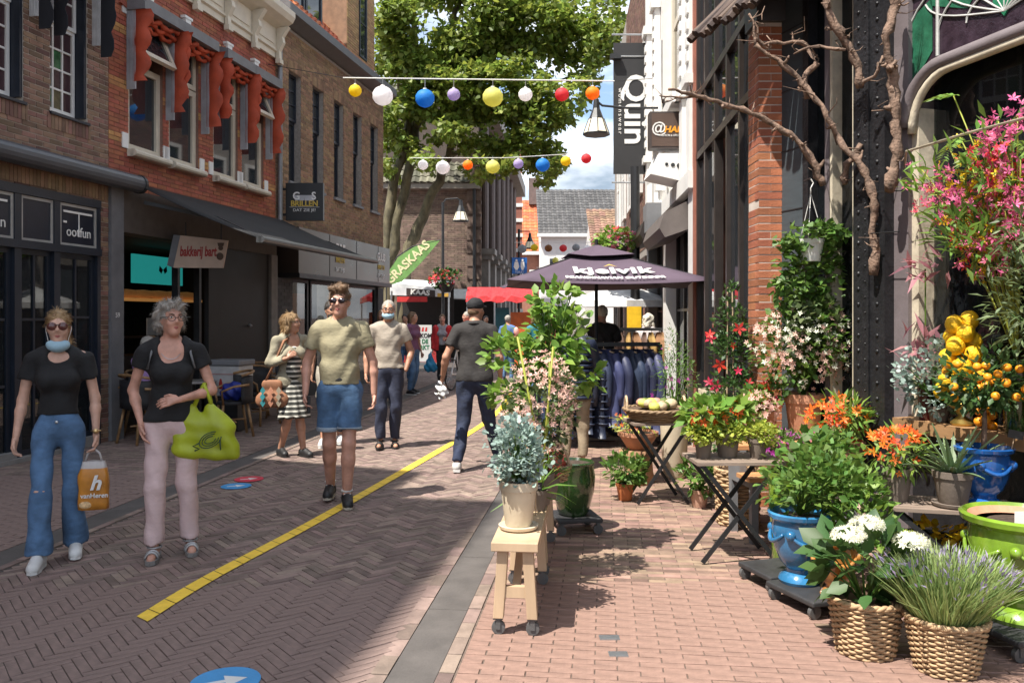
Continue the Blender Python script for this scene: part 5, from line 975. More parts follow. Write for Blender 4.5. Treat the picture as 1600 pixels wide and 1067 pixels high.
# benches
def bench(label, x, y0, y1, rz):
    L_ = y1-y0; b = thing('wooden_bench', label, 'bench', (x, y0, 0), rz, 'wheeled wooden benches in a row')
    MB().box(-.118, .118, 0, L_, .43, .475).build('seat', WOOD, b, bevel=.004)
    for y in (.03, L_-.09):
        for s in (-1, 1): MB().prism([(s*.112, .085), (s*.06, .085), (s*.035, .43), (s*.09, .43)][::-s], y, y+.055).build('leg', WOOD, b, bevel=.003); c = MB(); caster(c, 0, 0, .034); c.build('caster', mat('caster_grey', (.09, .09, .09), .5), b, loc=(s*.087, y+.03, 0))
        MB().box(-.07, .07, y+.008, y+.045, .19, .245).build('stretcher', WOOD, b)
    MB().bar((0, .1, .22), (0, L_*.5, .43), .04, .03).build('brace', WOOD, b); return b
bench('pale wooden bench on casters nearest the camera', .012, 4.14, 5.06, -.10); bench('second pale wooden bench on casters behind the first', .105, 5.1, 6.0, -.10)
t = plant('eucalyptus_plant', 'blue grey eucalyptus in a cream pot and saucer on the front bench', 'potted plant', .035, 4.42, .476); pot(t, 'clay', .102, .235, m_creamp, 0, True); bush(t, (-.01, 0, .40), (.2, .18, .19), 1300, .027, 'round', 'silver', 34, 0, True, (0, 0, .24), spread=.17, shell=.3)
t = plant('daphne_plant', 'pink flowered shrub in a dark pot on the bench behind the eucalyptus', 'potted plant', .16, 5.0, .476); pot(t, 'clay', .095, .19, m_taupe); bush(t, (.01, 0, .58), (.2, .2, .3), 700, .05, 'oval', 'olive', 22, 0, True, (0, 0, .2), flowers=(('blush', 240, .045),)); 
t = plant('lemon_tree', 'tall bright green lemon tree rising from the second bench', 'potted tree', .22, 5.5, .476); pot(t, 'clay', .12, .22, m_taupe); MB().tube([(0, 0, .2), (.01, 0, .45), (.0, .01, .7), (.03, 0, 1.0)], [.014, .012, .01, .006], 7).build('trunk', m_vine, t, True)
for c, r_, n in (((.0, 0, .93), (.24, .22, .22), 230), ((-.2, 0, .86), (.22, .2, .15), 140), ((.16, 0, 1.0), (.2, .2, .2), 150), ((.04, 0, 1.22), (.17, .16, .16), 110), ((-.26, -.05, .62), (.14, .1, .08), 60), ((.22, 0, .72), (.14, .14, .1), 60)): bush(t, c, r_, n, .078, 'broad', 'bright', 16, .1, True, (0, 0, .65), spread=.18, shell=.35)
t = plant('agapanthus', 'tall pale flower stems leaning from the front bench', 'potted plant', .15, 4.85, .476); pot(t, 'clay', .06, .12, m_taupe); MB().tube([(0, 0, .1), (-.02, 0, .5), (-.12, 0, 1.02)], .007, 6).tube([(.02, 0, .1), (.05, 0, .5), (.09, 0, .95)], .006, 6).tube([(.0, .02, .1), (.06, 0, .5), (.07, .02, .86)], .005, 6).build('stems', LF['lime'], t, True); MB().ball((-.125, 0, 1.04), .016, 8, (1, 1, 1.6)).build('bud', LF['blush'], t, True); leaves('foliage', RNG.normal(0, .015, (40, 3))+np.array((0, 0, .12)), RNG.normal(0, .7, (40, 3))+np.array((0, 0, .8)), .24, 'blade', LF['bright'], t, .2)
t = plant('bromeliad', 'coral bromeliad with low pink flowers at the bench end', 'potted plant', .22, 5.15, .476); pot(t, 'clay', .075, .13, m_taupe); leaves('foliage', RNG.normal(0, .02, (60, 3))+np.array((0, 0, .14)), RNG.normal(0, .7, (60, 3))+np.array((0, 0, .7)), .2, 'blade', LF['mid'], t, .2); leaves('blossoms', RNG.normal(0, .045, (60, 3))+np.array((.02, -.05, .22)), RNG.normal(0, .5, (60, 3))+np.array((0, -.4, .5)), .075, 'lance', LF['coral'], t, .3); leaves('blossoms', RNG.normal(0, .05, (12, 3))+np.array((-.09, -.08, .06)), RNG.normal(0, .5, (12, 3))+np.array((0, -.6, .3)), .05, 'flower', LF['pink'], t, .3)
t = plant('cone_basket', 'small basket of red cones with a loop handle on the second bench', 'basket', .29, 5.72, .476); woven(t, .08, .11, .1, rows=7, st=14); MB().tube([(.1*math.cos(a), 0, .1+.16*math.sin(a)) for a in [k*math.pi/10 for k in range(11)]], .01, 6).build('handle', WOOD, t)
for k in range(9): MB().ball((.05*math.cos(k*.7), .05*math.sin(k*.7), .11+.02*(k % 2)), .035, 8).build('cone', mat('red_cone', (.36, .05, .03), .7, bump=.8, bs=60), t, True)
for x, y, z, l in ((.135, 4.7, .62, 'in the front bench plants'), (.2, 5.05, .80, 'among the pink bench flowers')):
    t = plant('price_tag', 'little black price tag '+l, 'price tag', x, y, z-.2, R(8)); MB().box(-.035, .035, -.003, .003, .2, .245).build('card', mat('tag_black', (.012, .012, .012), .5, bump=0), t); MB().box(-.025, .02, -.0045, -.003, .226, .231).box(-.025, .025, -.0045, -.003, .214, .218).build('chalk_line', WHITE, t); MB().tube([(0, 0.005, -.1), (0, .005, .22)], .003, 4).build('stick', WOOD, t)
dolly('black wheeled dolly under the dark green jar', .47, 6.25, .17, .2); t = plant('green_jar', 'dark green glazed jar on a dolly behind the benches', 'pot', .46, 6.25, .121); pot(t, 'jar', .165, .40, m_dgrn)
# round table, basket, pots on the ground
t = folding_table('folding slatted table carrying the wide wicker basket', 1.27, 7.25, .52, .42, .70, .1, 6)
t = plant('fruit_basket', 'wide wicker basket of gourds and cones on the folding table', 'basket', 1.24, 7.22, .701); woven(t, .19, .27, .10, mat('dark_wicker', (.27, .18, .10), .7, var=.3, vs=12), 6, 18)
for s in (-1, 1): MB().tube([(s*.25+.0, .07*math.cos(a), .1+.11*math.sin(a)) for a in [k*math.pi/10 for k in range(11)]], .011, 6).build('handle', WOOD, t)
for k in range(12): MB().ball((.16*math.cos(k*1.9)*(.4+.05*k), .14*math.sin(k*1.9)*(.4+.05*k), .13+.01*(k % 3)), [.05, .06, .045][k % 3], 10, (1, 1, .85)).build('gourd', mat('gourd%d' % (k % 4), [(.5, .25, .18), (.6, .6, .12), (.45, .35, .22), (.1, .14, .03)][k % 4], .7, bump=.8, bs=40), t, True)
t = plant('tree_stump', 'low wooden stump stand under the terracotta bowl', 'stump', 1.22, 8.05); MB().lathe([(.17, 0), (.14, .1), (.13, .22), (.19, .32), (0, .322)], 16, wob=.12).build('wood', mat('stump_wood', (.36, .2, .11), .8, var=.35, vs=9, bump=.5), t, True)
t = plant('terracotta_bowl', 'terracotta bowl of yellow and orange flowers on the stump', 'potted plant', 1.22, 8.05, .323); pot(t, 'bowl', .19, .17, m_terra); bush(t, (-.05, -.02, .26), (.2, .18, .11), 240, .07, 'lance', 'lime', 10, .2, False, flowers=(('orange', 26, .06),))
for x, y, m_, lb in ((.99, 7.28, mat('orange_pot', (.46, .15, .05), .6), 'small glossy plant in an orange pot on the pavement'), (1.58, 7.02, mat('pinkish_clay', (.55, .34, .25), .7), 'leafy plant in a pale pink clay pot under the table')):
    t = plant('ground_pot', lb, 'potted plant', x, y); pot(t, 'clay', .082, .15, m_); bush(t, (0, 0, .27), (.17, .15, .13), 300, .075, 'oval', 'mid', 14, 0, True, (0, 0, .14))
# bistro table with three pots
folding_table('near folding bistro table with crossed black legs', 1.47, 5.55, .58, .42, .665, .04, 8)
for i, (x, y, r_) in enumerate(((1.27, 5.52, .062), (1.44, 5.56, .085), (1.63, 5.52, .066))):
    t = plant('creeping_jenny', ['left', 'middle', 'right'][i]+' taupe pot of lime creeping foliage on the bistro table', 'potted plant', x, y, .666, 0, 'pots on the bistro table'); pot(t, 'clay', r_, .13+.03*(i == 1), m_taupe); bush(t, (0, -.01, .165), (.125, .12, .07), 650, .026, 'round', 'lime', 18, .35, False, spread=.25)
    if i != 2: bush(t, (.0, .02, .28), (.12, .1, .09), 110, .10, 'oval', 'bright', 9, .5, True, (0, 0, .13), flowers=(('orange', 16, .06),))
t = plant('wicker_hamper', 'tall woven hamper behind the bistro table', 'basket', 1.75, 6.45); woven(t, .15, .17, .42, None, 18, 18)
# climbers beside the glass shop
t = plant('mandevilla', 'tall column of dark leaves with red mandevilla flowers by the brick pillar', 'potted plant', 1.86, 7.1); pot(t, 'tall', .13, .38, m_taupe); 
for z, r_, n in ((.62, .21, 480), (.95, .19, 420), (1.25, .16, 340), (1.52, .12, 220), (1.72, .07, 80)): bush(t, (0, 0, z), (r_, r_, .2), n, .055, 'oval', 'dark', 14, .1, False)
pf = np.array([(-.19, -.1, 1.42), (-.12, -.14, 1.2), (.03, -.17, 1.5), (.02, -.18, 1.15), (-.15, -.12, 1.02), (.12, -.15, 1.05), (.05, -.2, .78), (.16, -.1, .85), (-.2, -.1, 1.05), (.18, -.12, .82), (-.2, -.12, 1.45), (-.02, -.16, 1.36)]); leaves('blossoms', pf, np.tile((-.2, -1, .2), (len(pf), 1)), .11, 'flower', LF['red'], t, .25)
MB().tube([(-.03, 0, .3), (-.02, 0, 1.85)], .006, 5).tube([(.04, 0, .3), (.02, 0, 1.83)], .006, 5).build('cane', WOOD, t)
t = plant('jasmine', 'slender climber with lilac blooms near the clothes rack', 'potted plant', 1.62, 8.3); pot(t, 'tall', .14, .55, m_creamp); bush(t, (0, 0, .95), (.2, .18, .36), 700, .06, 'lance', 'mid', 18, .1, True, (0, 0, .5), flowers=(('magenta', 12, .06), ('blush', 10, .06))); bush(t, (-.03, 0, 1.3), (.1, .1, .2), 160, .05, 'lance', 'mid', 8, 0, False)
t = plant('cream_planter', 'tall cream planter against the glass shop window', 'pot', 1.95, 8.1); pot(t, 'tall', .13, .9, m_creamp)
# stepped shelf with pots in front of the side window
sh_ = thing('plant_shelf', 'stepped orange wood shelf below the ivy', 'shelf', (2.1, 6.15, 0), FA+R(90)-R(10)); m_ow = mat('orange_wood', (.46, .23, .10), .6, var=.25, vs=5, stretch=(.2, 1, 1))
for k, (y, z) in enumerate(((-.27, .47), (-.15, .47), (-.03, .66), (.09, .66))): MB().box(-.48, .42, y, y+.11, z-.03, z).build('plank', m_ow, sh_)
for x in (-.45, .36): MB().box(x, x+.05, -.25, .18, .39, .438).box(x, x+.05, -.03, .18, .438, .628).box(x, x+.05, -.24, -.19, 0, .39).box(x, x+.05, .12, .17, 0, .39).build('trestle', GREYP, sh_)
for i, (x, y, z, r_, lb, fl, lf) in enumerate(((1.94, 6.05, .471, .085, 'left taupe pot of purple petunias on the shelf', 'magenta', 'mid'), (2.14, 5.85, .471, .09, 'right taupe pot of purple petunias on the shelf', 'magenta', 'mid'), (1.86, 6.4, .661, .085, 'pot of small pale pink flowers at the shelf end', 'blush', 'bright'))):
    t = plant('petunia_pot', lb, 'potted plant', x, y, z); pot(t, 'clay', r_, .16, m_taupe); bush(t, (0, -.02, .22), (.15, .14, .09 if i < 2 else .14), 330, .04, 'oval', lf, 14, .2, False, flowers=((fl, 55 if i < 2 else 70, .05),))
t = plant('begonia_urn', 'terracotta urn of orange begonias beside the iron column', 'potted plant', 2.36, 6.0, .30); MB().box(-.13, .13, -.13, .13, -.30, 0).build('plinth', GREYP, t); pot(t, 'urn', .19, .42, m_terra); bush(t, (0, -.02, .55), (.23, .2, .17), 320, .11, 'lance', 'bright', 14, .3, True, (0, 0, .4), flowers=(('orange', 60, .075),))
t = plant('honeysuckle', 'big honeysuckle with cream and pink blooms in a terracotta pot', 'potted plant', 2.28, 6.5, .661); pot(t, 'clay', .15, .34, m_terra); bush(t, (-.02, -.02, .72), (.36, .25, .34), 1100, .065, 'oval', 'mid', 26, .1, True, (0, 0, .32), flowers=(('blush', 260, .05), ('white', 160, .045)))
t = plant('red_begonia', 'small red begonia behind the petunias', 'potted plant', 2.0, 6.55, .661); pot(t, 'clay', .09, .2, m_terra); bush(t, (0, 0, .3), (.14, .12, .11), 140, .08, 'oval', 'mid', 8, .2, False, flowers=(('red', 24, .07), ('orange', 14, .06)))
iv = thing('hanging_ivy', 'white hanging pot spilling a long curtain of variegated ivy', 'hanging plant', (2.28, 6.35, 2.02)); pot(iv, 'clay', .10, .17, WHITE)
for c, r_, n in (((0, 0, .2), (.26, .2, .1), 380), ((-.16, 0, -.1), (.12, .14, .28), 420), ((.12, .02, -.15), (.12, .14, .3), 380), ((-.1, .02, -.5), (.15, .12, .25), 380), ((.1, .03, -.5), (.14, .12, .22), 300), ((-.02, .05, -.3), (.2, .08, .3), 300)): bush(iv, c, r_, n, .05, 'lobed', 'olive' if c[2] < -.2 else 'mid', 14, .6, False, jit=.7)
for a in (0, 2.1, 4.2): MB().tube([(.1*math.cos(a), .1*math.sin(a), .17), (0, 0, .52)], .003, 4).build('hanger_cord', WHITE, iv)
MB().tube([(0, 0, .52), (0, 0, .56), (.02, 0, .6), (0.0, 0, .63)], .005, 5).build('hook', WHITE, iv); MB().tube([(0, 0, .63), (.05, .15, .66), (.05, .28, .66)], .008, 5).build('bracket', BLACK, iv)
# near group: dollies, glazed pots, baskets
dolly('rear black plant dolly left of the blue pot', 1.60, 5.0, .17, .3, .10); dolly('front black plant dolly under the blue and ochre pots', 1.70, 4.62, .20, .35, .10)
t = plant('blue_urn', 'large teal blue glazed urn with a leafy climbing plant', 'potted plant', 1.63, 4.72, .101); pot(t, 'urn', .175, .40, m_blue2, festoon=True); bush(t, (.16, .05, .52), (.33, .26, .19), 900, .06, 'oval', 'mid', 24, .1, True, (0, 0, .38)); bush(t, (.30, -.1, .36), (.16, .14, .2), 260, .075, 'oval', 'bright', 12, 0, False, flowers=(('blush', 6, .07),))
t = plant('ochre_urn', 'ochre glazed urn squeezed beside the teal blue urn', 'pot', 1.74, 4.47, .101); pot(t, 'urn', .125, .32, m_ochre, festoon=True)
t = plant('green_planter', 'tall bright green planter with trailing ivy behind the blue urn', 'potted plant', 1.76, 5.28); pot(t, 'tall', .13, .62, m_grn); bush(t, (.16, -.05, .68), (.3, .2, .2), 620, .055, 'lobed', 'mid', 18, .4, False)
t = plant('hydrangea', 'white hydrangea in a round wicker basket', 'potted plant', 1.69, 3.98); woven(t, .125, .165, .26); bush(t, (0, 0, .40), (.23, .2, .17), 130, .118, 'broad', 'dark', 16, .35, True, (0, 0, .22), jit=.4)
for c in ((-.12, -.1, .58), (.0, -.02, .61), (.17, -.1, .55), (.22, .05, .52)):
    d = RNG.normal(size=(130, 3)); d /= np.linalg.norm(d, axis=1, keepdims=True); d[:, 2] = np.abs(d[:, 2])*.8-.1; leaves('blossoms', np.array(c)+d*np.array((.075, .07, .055)), d, .034, 'flower', LF['white'] if c[0] < .2 else LF['lime'], t, .15)
t = plant('lavender', 'lavender with grey green stems in a wicker basket', 'potted plant', 1.97, 3.78); woven(t, .125, .17, .24); n = 1900; a_ = RNG.uniform(0, 6.28, n); rr_ = np.sqrt(RNG.uniform(0, 1, n)); bp = np.stack([.14*rr_*np.cos(a_), .14*rr_*np.sin(a_), np.full(n, .23)], 1); ax = np.stack([.75*rr_*np.cos(a_), .75*rr_*np.sin(a_), np.full(n, 1.)], 1)
leaves('stems', bp, ax, .27, 'needle', leafmat('leaf_lavender', (.27, .36, .13), .35, .3), t, .16); ax /= np.linalg.norm(ax, axis=1, keepdims=True); k = RNG.integers(0, n, 330); leaves('blossoms', bp[k]+ax[k]*.26+RNG.normal(0, .018, (330, 3)), ax[k], .042, 'lance', LF['lav'], t, .25)
d = dolly('black dolly under the lime green urn at the right edge', 2.50, 4.08, .23, .2, .11); t = plant('green_urn', 'big lime green glazed urn at the right edge', 'pot', 2.52, 4.12, .111); pot(t, 'urn', .275, .52, m_grn, festoon=True); MB().lathe([(.235, 0), (.235, .03), (.2, .0), (0, 0)], 30, (0, 0, .475)).build('terracotta_lining', m_terra, t); MB().box(-.12, -.07, -.15, -.146, .5, .56).build('price_card', WHITE, t)
folding_table('low slatted table holding the aloe and the blue urn', 2.50, 4.78, .72, .40, .53, R(-14), 7); t = plant('black_tub', 'wide black tub under the low table', 'pot', 2.42, 4.84); pot(t, 'bowl', .2, .32, mat('black_glaze', (.012, .012, .014), .25, coat=.4)); bush(t, (0.02, -.1, .38), (.14, .1, .05), 60, .05, 'round', 'yellow', 6, 0, False)
t = plant('orange_begonia', 'taupe pot of orange begonias on the low table', 'potted plant', 2.25, 4.86, .531); pot(t, 'clay', .085, .19, m_taupe); bush(t, (0, -.02, .28), (.17, .15, .13), 170, .10, 'lance', 'bright', 12, .3, True, (0, 0, .18), flowers=(('orange', 70, .06),))
t = plant('aloe', 'spiky aloe in a taupe pot and saucer on the low table', 'potted plant', 2.49, 4.70, .531); pot(t, 'clay', .108, .18, m_taupe, 0, True); al = MB()
for k in range(26):
    a = k*2.4; e = .25+.9*(k/26); L_ = .27+.09*math.sin(k*1.3)**2; d = Vector((math.cos(a)*math.cos(e), math.sin(a)*math.cos(e), math.sin(e))); s = d.cross(Vector((0, 0, 1))).normalized(); u = s.cross(d); p0 = Vector((0, 0, .18)); q = []
    for j in range(6):
        tt = j/5; p = p0+d*L_*tt+Vector((0, 0, -.07*tt*tt*(1.3-e))); w_ = .021*(1-tt)**.7+.001; q += [p-s*w_+u*.006, p-u*.012*(1-tt), p+s*w_+u*.006, p+u*.004]
        if 0 < j < 5:
            for sg in (-1, 1): al.k = 1; al.add([p+s*sg*w_*.9, p+s*sg*(w_+.006)+d*.004, p+s*sg*w_*.9+d*.01], [(0, 1, 2)])
    al.k = 0; al.add(q, [(4*j+i, 4*j+(i+1) % 4, 4*j+4+(i+1) % 4, 4*j+4+i) for j in range(5) for i in range(4)])
al.build('leaves', [leafmat('aloe_green', (.17, .25, .12), .25, .15), LF['silver']], t)
t = plant('calamondin', 'little orange tree full of fruit in a cobalt blue urn', 'potted tree', 2.665, 4.70, .531); pot(t, 'urn', .155, .34, m_blue, festoon=True); MB().tube([(0, 0, .3), (.005, 0, .48), (0, .005, .62)], [.016, .013, .011], 8).build('trunk', m_vine, t, True); bush(t, (.02, 0, .72), (.25, .22, .16), 480, .06, 'oval', 'dark', 16, .1, True, (0, 0, .55))
for k in range(26): a = random.uniform(2.6, 6.6); e = random.uniform(-.7, .8); MB().ball((.02+.23*math.cos(a)*math.cos(e), .2*math.sin(a)*math.cos(e), .70+.15*math.sin(e)), .023, 10).build('orange', mat('orange_fruit', (.80, .30, .015), .4, bump=.3, bs=90), t, True)
t = plant('price_tag', 'black chalk price tag tilted in the cobalt urn', 'price tag', 2.76, 4.60, .84, R(-10)); MB().box(-.04, .04, -.003, .003, .09, .135, Matrix.Rotation(R(12), 4, 'Y')).build('card', mat('tag_black', (.012, .012, .012), .5, bump=0), t); MB().tube([(0, 0.006, 0), (.02, .006, .11)], .003, 4).build('stick', WOOD, t)
t = plant('silver_shrub', 'silvery small-leaved shrub on the shop ledge', 'potted plant', *FP(1.95, .12, .931)); pot(t, 'clay', .07, .1, m_taupe); bush(t, (-.02, -.03, .28), (.27, .2, .24), 900, .034, 'round', 'silver', 26, 0, True, (0, 0, .09), spread=.22)
t = plant('olive_tree', 'dark olive tree at the right edge before the shop window', 'potted tree', 2.92, 4.36); pot(t, 'tall', .12, .5, m_taupe); MB().tube([(0, 0, .45), (.01, 0, 1.0), (-.02, .02, 1.5)], [.022, .018, .012], 8).build('trunk', m_vine, t, True)
for c, r_, n in (((-.06, 0, 1.72), (.33, .26, .36), 1100), ((.12, 0, 1.45), (.3, .26, .25), 600), ((-.12, 0, 2.05), (.22, .2, .22), 400)): bush(t, c, r_, n, .075, 'lance', 'olive', 22, 0, True, (0, 0, 1.3))
# shop window arrangement
def spray(root, base, tip, fm, n, s, arc=.2, leaf=None):
    base, tip = Vector(base), Vector(tip); mid = base.lerp(tip, .6)+Vector((0, 0, arc)); pts = [base.lerp(mid, k/6).lerp(mid.lerp(tip, k/6), k/6) for k in range(7)]
    MB().tube(pts, .004, 5).build('stem', LF['lime'], root, True); p = np.array([pts[min(6, int(3+3.99*random.random()))] for _ in range(n)])+RNG.normal(0, .055, (n, 3)); leaves('blossoms', p, RNG.normal(0, .6, (n, 3))+np.array((-.5, -.6, .1)), s, 'flower', LF[fm], root, .3)
def frond(root, base, d, L_, m_='bright'):
    base, d = Vector(base), Vector(d).normalized(); s = d.cross(Vector((0, 0, 1))).normalized(); p, a = [], []
    for j in range(16):
        t_ = j/15; c = base+d*L_*t_+Vector((0, 0, -.35*L_*t_*t_))
        for sg in (-1, 1): p.append(c); a.append(s*sg+d*.6+Vector((0, 0, -.25)))
    leaves('frond', np.array([tuple(q) for q in p]), np.array([tuple(q) for q in a]), L_*.33, 'lance', LF[m_], root, .06)
fa = thing('flower_arrangement', 'towering vase of pink and yellow orchids with fern fronds in the shop window', 'flower arrangement', FP(2.5, .1, .931)); pot(fa, 'tall', .085, .42, m_dgrn, name='vase'); Q = lambda x, y, o=.22: P(x, y, (lambda k: (lambda u: FP(u, o, 0).y)(((7.2-o*.306)*k-(2.24-o*.952))/(.306+.952*k)))((x-800)/1300))-fa.location
for x, y, c, n in ((1530, 215, 'pink', 34), (1580, 205, 'pink', 30), (1490, 300, 'pink', 26), (1450, 290, 'pink', 20), (1520, 265, 'yellow', 30), (1500, 330, 'yellow', 26), (1560, 275, 'yellow', 22), (1585, 300, 'pink', 30), (1540, 240, 'pink', 26), (1480, 225, 'yellow', 10), (1525, 370, 'yellow', 16), (1595, 250, 'pink', 26), (1560, 190, 'pink', 30), (1545, 225, 'red', 24), (1590, 180, 'pink', 26), (1470, 270, 'pink', 24), (1455, 310, 'red', 16), (1575, 240, 'red', 24), (1505, 290, 'yellow', 30), (1545, 310, 'yellow', 26), (1490, 345, 'yellow', 22), (1570, 330, 'pink', 26), (1530, 345, 'pink', 20), (1440, 265, 'pink', 14), (1600, 290, 'yellow', 20)): spray(fa, (0, 0, .42), Q(x, y, random.uniform(.1, .35)), c, int(n*1.5), .062)
for x, y, d in ((1490, 150, (-.8, -.5, .1)), (1500, 215, (-.7, -.5, -.3)), (1520, 235, (-.6, -.6, -.2)), (1480, 320, (-.9, -.3, 0)), (1550, 300, (-.4, -.8, .2)), (1590, 220, (-.2, -.8, -.2)), (1500, 240, (.5, -.7, .1))):
    q = Q(x, y, .25); MB().tube([(0, 0, .42), Vector((0, 0, .42)).lerp(q, .6)+Vector((0, 0, .25)), q], .004, 5).build('stem', LF['lime'], fa, True); frond(fa, q, d, .2)
bush(fa, Q(1500, 300, .15), (.3, .15, .3), 260, .12, 'lance', 'bright', 12, 0, False); bush(fa, Q(1570, 260, .15), (.28, .15, .35), 260, .12, 'lance', 'mid', 12, 0, False); bush(fa, Q(1540, 385, .25), (.3, .15, .22), 300, .12, 'lance', 'mid', 10, 0, False)
t = plant('lily_vase', 'glass vase of dusky pink lilies at the window edge', 'flower arrangement', *FP(1.84, .12, .931)); pot(t, 'tall', .05, .26, mat('ruby_glass', (.12, .02, .03), .15, coat=.5), name='vase'); leaves('blossoms', RNG.normal(0, .06, (46, 3))+np.array((-.02, -.02, .42)), RNG.normal(0, .5, (46, 3))+np.array((-.2, -.2, .7)), .15, 'lance', leafmat('petal_dusky', (.42, .2, .22), .3), t, .2); leaves('blossoms', RNG.normal(0, .05, (26, 3))+np.array((.0, -.02, .98)), RNG.normal(0, .6, (26, 3))+np.array((-.6, -.3, .3)), .16, 'lance', leafmat('petal_dusky', (.42, .2, .22), .3), t, .2); MB().tube([(0, 0, .2), (0, 0, .98)], .005, 5).build('stem', LF['mid'], t)
t = plant('citron_vase', 'tall stack of knobbly yellow citrons beside the olive tree', 'fruit display', *FP(2.13, .12, .931)); MB().lathe([(.06, 0), (.07, .02), (.02, .06), (.05, .1), (.1, .14), (.0, .141)], 20).build('stand', mat('brass', (.5, .35, .1), .35, .8), t, True)
for k in range(19): z = .18+.026*k; r_ = .115*(1-k/28); a = k*2.4; MB().ball((r_*math.cos(a), r_*math.sin(a), z), .055, 12, (1, 1, 1.1)).build('citron', mat('citron_yellow', (.80, .47, .01), .6, bump=1, bs=60, var=.2, vs=30), t, True)
for x, y, m_, lb, r_, h_ in ((1.9, .06, m_dgrn, 'emerald green vase on the shop ledge', .06, .3), (2.75, .08, mat('brass', (.5, .35, .1), .35, .8), 'round brass vase on the shop ledge', .12, .28), (2.12, .08, WHITE, 'slim white vase behind the silver shrub', .05, .36), (3.0, .1, mat('amber_glass', (.42, .2, .03), .15, coat=.6), 'amber vase at the ledge end', .1, .4)): t = plant('vase', lb, 'vase', *FP(x, y, .931)); pot(t, 'jar', r_, h_, m_, name='body')
t = plant('kumquat_bunch', 'hanging bunch of orange kumquats by the cobalt urn', 'fruit display', *FP(2.31, .13, .0)); 
for k in range(14): MB().ball((.04*math.cos(k*2.1), .04*math.sin(k*2.1), .95+.022*k), .03, 8).build('kumquat', mat('orange_fruit', (.80, .30, .015), .4, bump=.3, bs=90), t, True)
MB().tube([(0, 0, .93), (0, 0, 1.35)], .006, 5).build('stem', LF['mid'], t)
# ================= PEOPLE =================
def vec(p): return np.array(p, np.float32)
def seg(a, b, ra, rb=None, sq=1, flat=False, k=.03): return dict(t='seg', a=vec(a), b=vec(b), ra=ra, rb=ra if rb is None else rb, sq=sq, flat=flat, k=k)
def ell(c, r, rot=None, k=.015): return dict(t='ell', c=vec(c), r=vec(r), rot=rot, k=k)
def pd(p, X):
    if p['t'] == 'seg':
        ba = p['b']-p['a']; q = X-p['a']; ll = float(ba@ba)+1e-9; hh = q@ba/ll; hc = np.clip(hh, 0, 1)
        e = q-hc[..., None]*ba
        if p['sq'] != 1: e = e*np.array((1, 1/p['sq'], 1), np.float32)
        rr = p['ra']+(p['rb']-p['ra'])*hc; d = np.sqrt((e*e).sum(-1))-rr
        if p['sq'] != 1: d = d*min(1, (1+p['sq'])/2)
        if p['flat']: d = np.maximum(d, (hh-1)*math.sqrt(ll))
        return d
    q = X-p['c']
    if p['rot'] is not None: q = q@p['rot']
    return (np.sqrt(((q/p['r'])**2).sum(-1))-1)*float(p['r'].min())
def pbox(p):
    if p['t'] == 'seg': r = max(p['ra'], p['rb']); return np.minimum(p['a'], p['b'])-r, np.maximum(p['a'], p['b'])+r
    r = float(p['r'].max()); return p['c']-r, p['c']+r
def field(prims, h, cuts=(), clip=None, noise=None):
    bs = [pbox(p) for p in prims]; lo = np.min([b[0] for b in bs], 0)-3*h; hi = np.max([b[1] for b in bs], 0)+3*h
    n = np.ceil((hi-lo)/h).astype(int)+1; D = np.full(n, .08, np.float32)
    def sub(p, m):
        a, b = pbox(p); i0 = np.maximum(0, ((a-m-lo)/h).astype(int)); i1 = np.minimum(n, ((b+m-lo)/h).astype(int)+2)
        if (i1 <= i0).any(): return None, None
        g = np.stack(np.meshgrid(*[lo[i]+h*np.arange(i0[i], i1[i]) for i in range(3)], indexing='ij'), -1).astype(np.float32); return tuple(slice(i0[i], i1[i]) for i in range(3)), g
    for p in prims:
        sl, g = sub(p, .06)
        if sl is None: continue
        d = pd(p, g); o = D[sl]; k = p['k']; t = np.maximum(k-np.abs(d-o), 0)/k; D[sl] = np.minimum(d, o)-t*t*k*.25
    for p in cuts:
        sl, g = sub(p, .03)
        if sl is None: continue
        D[sl] = np.maximum(D[sl], -pd(p, g))
    if clip or noise:
        g = np.stack(np.meshgrid(*[lo[i]+h*np.arange(n[i]) for i in range(3)], indexing='ij'), -1).astype(np.float32)
        if noise: D = D+noise(g)
        if clip: D = np.maximum(D, clip(g))
    return D, lo
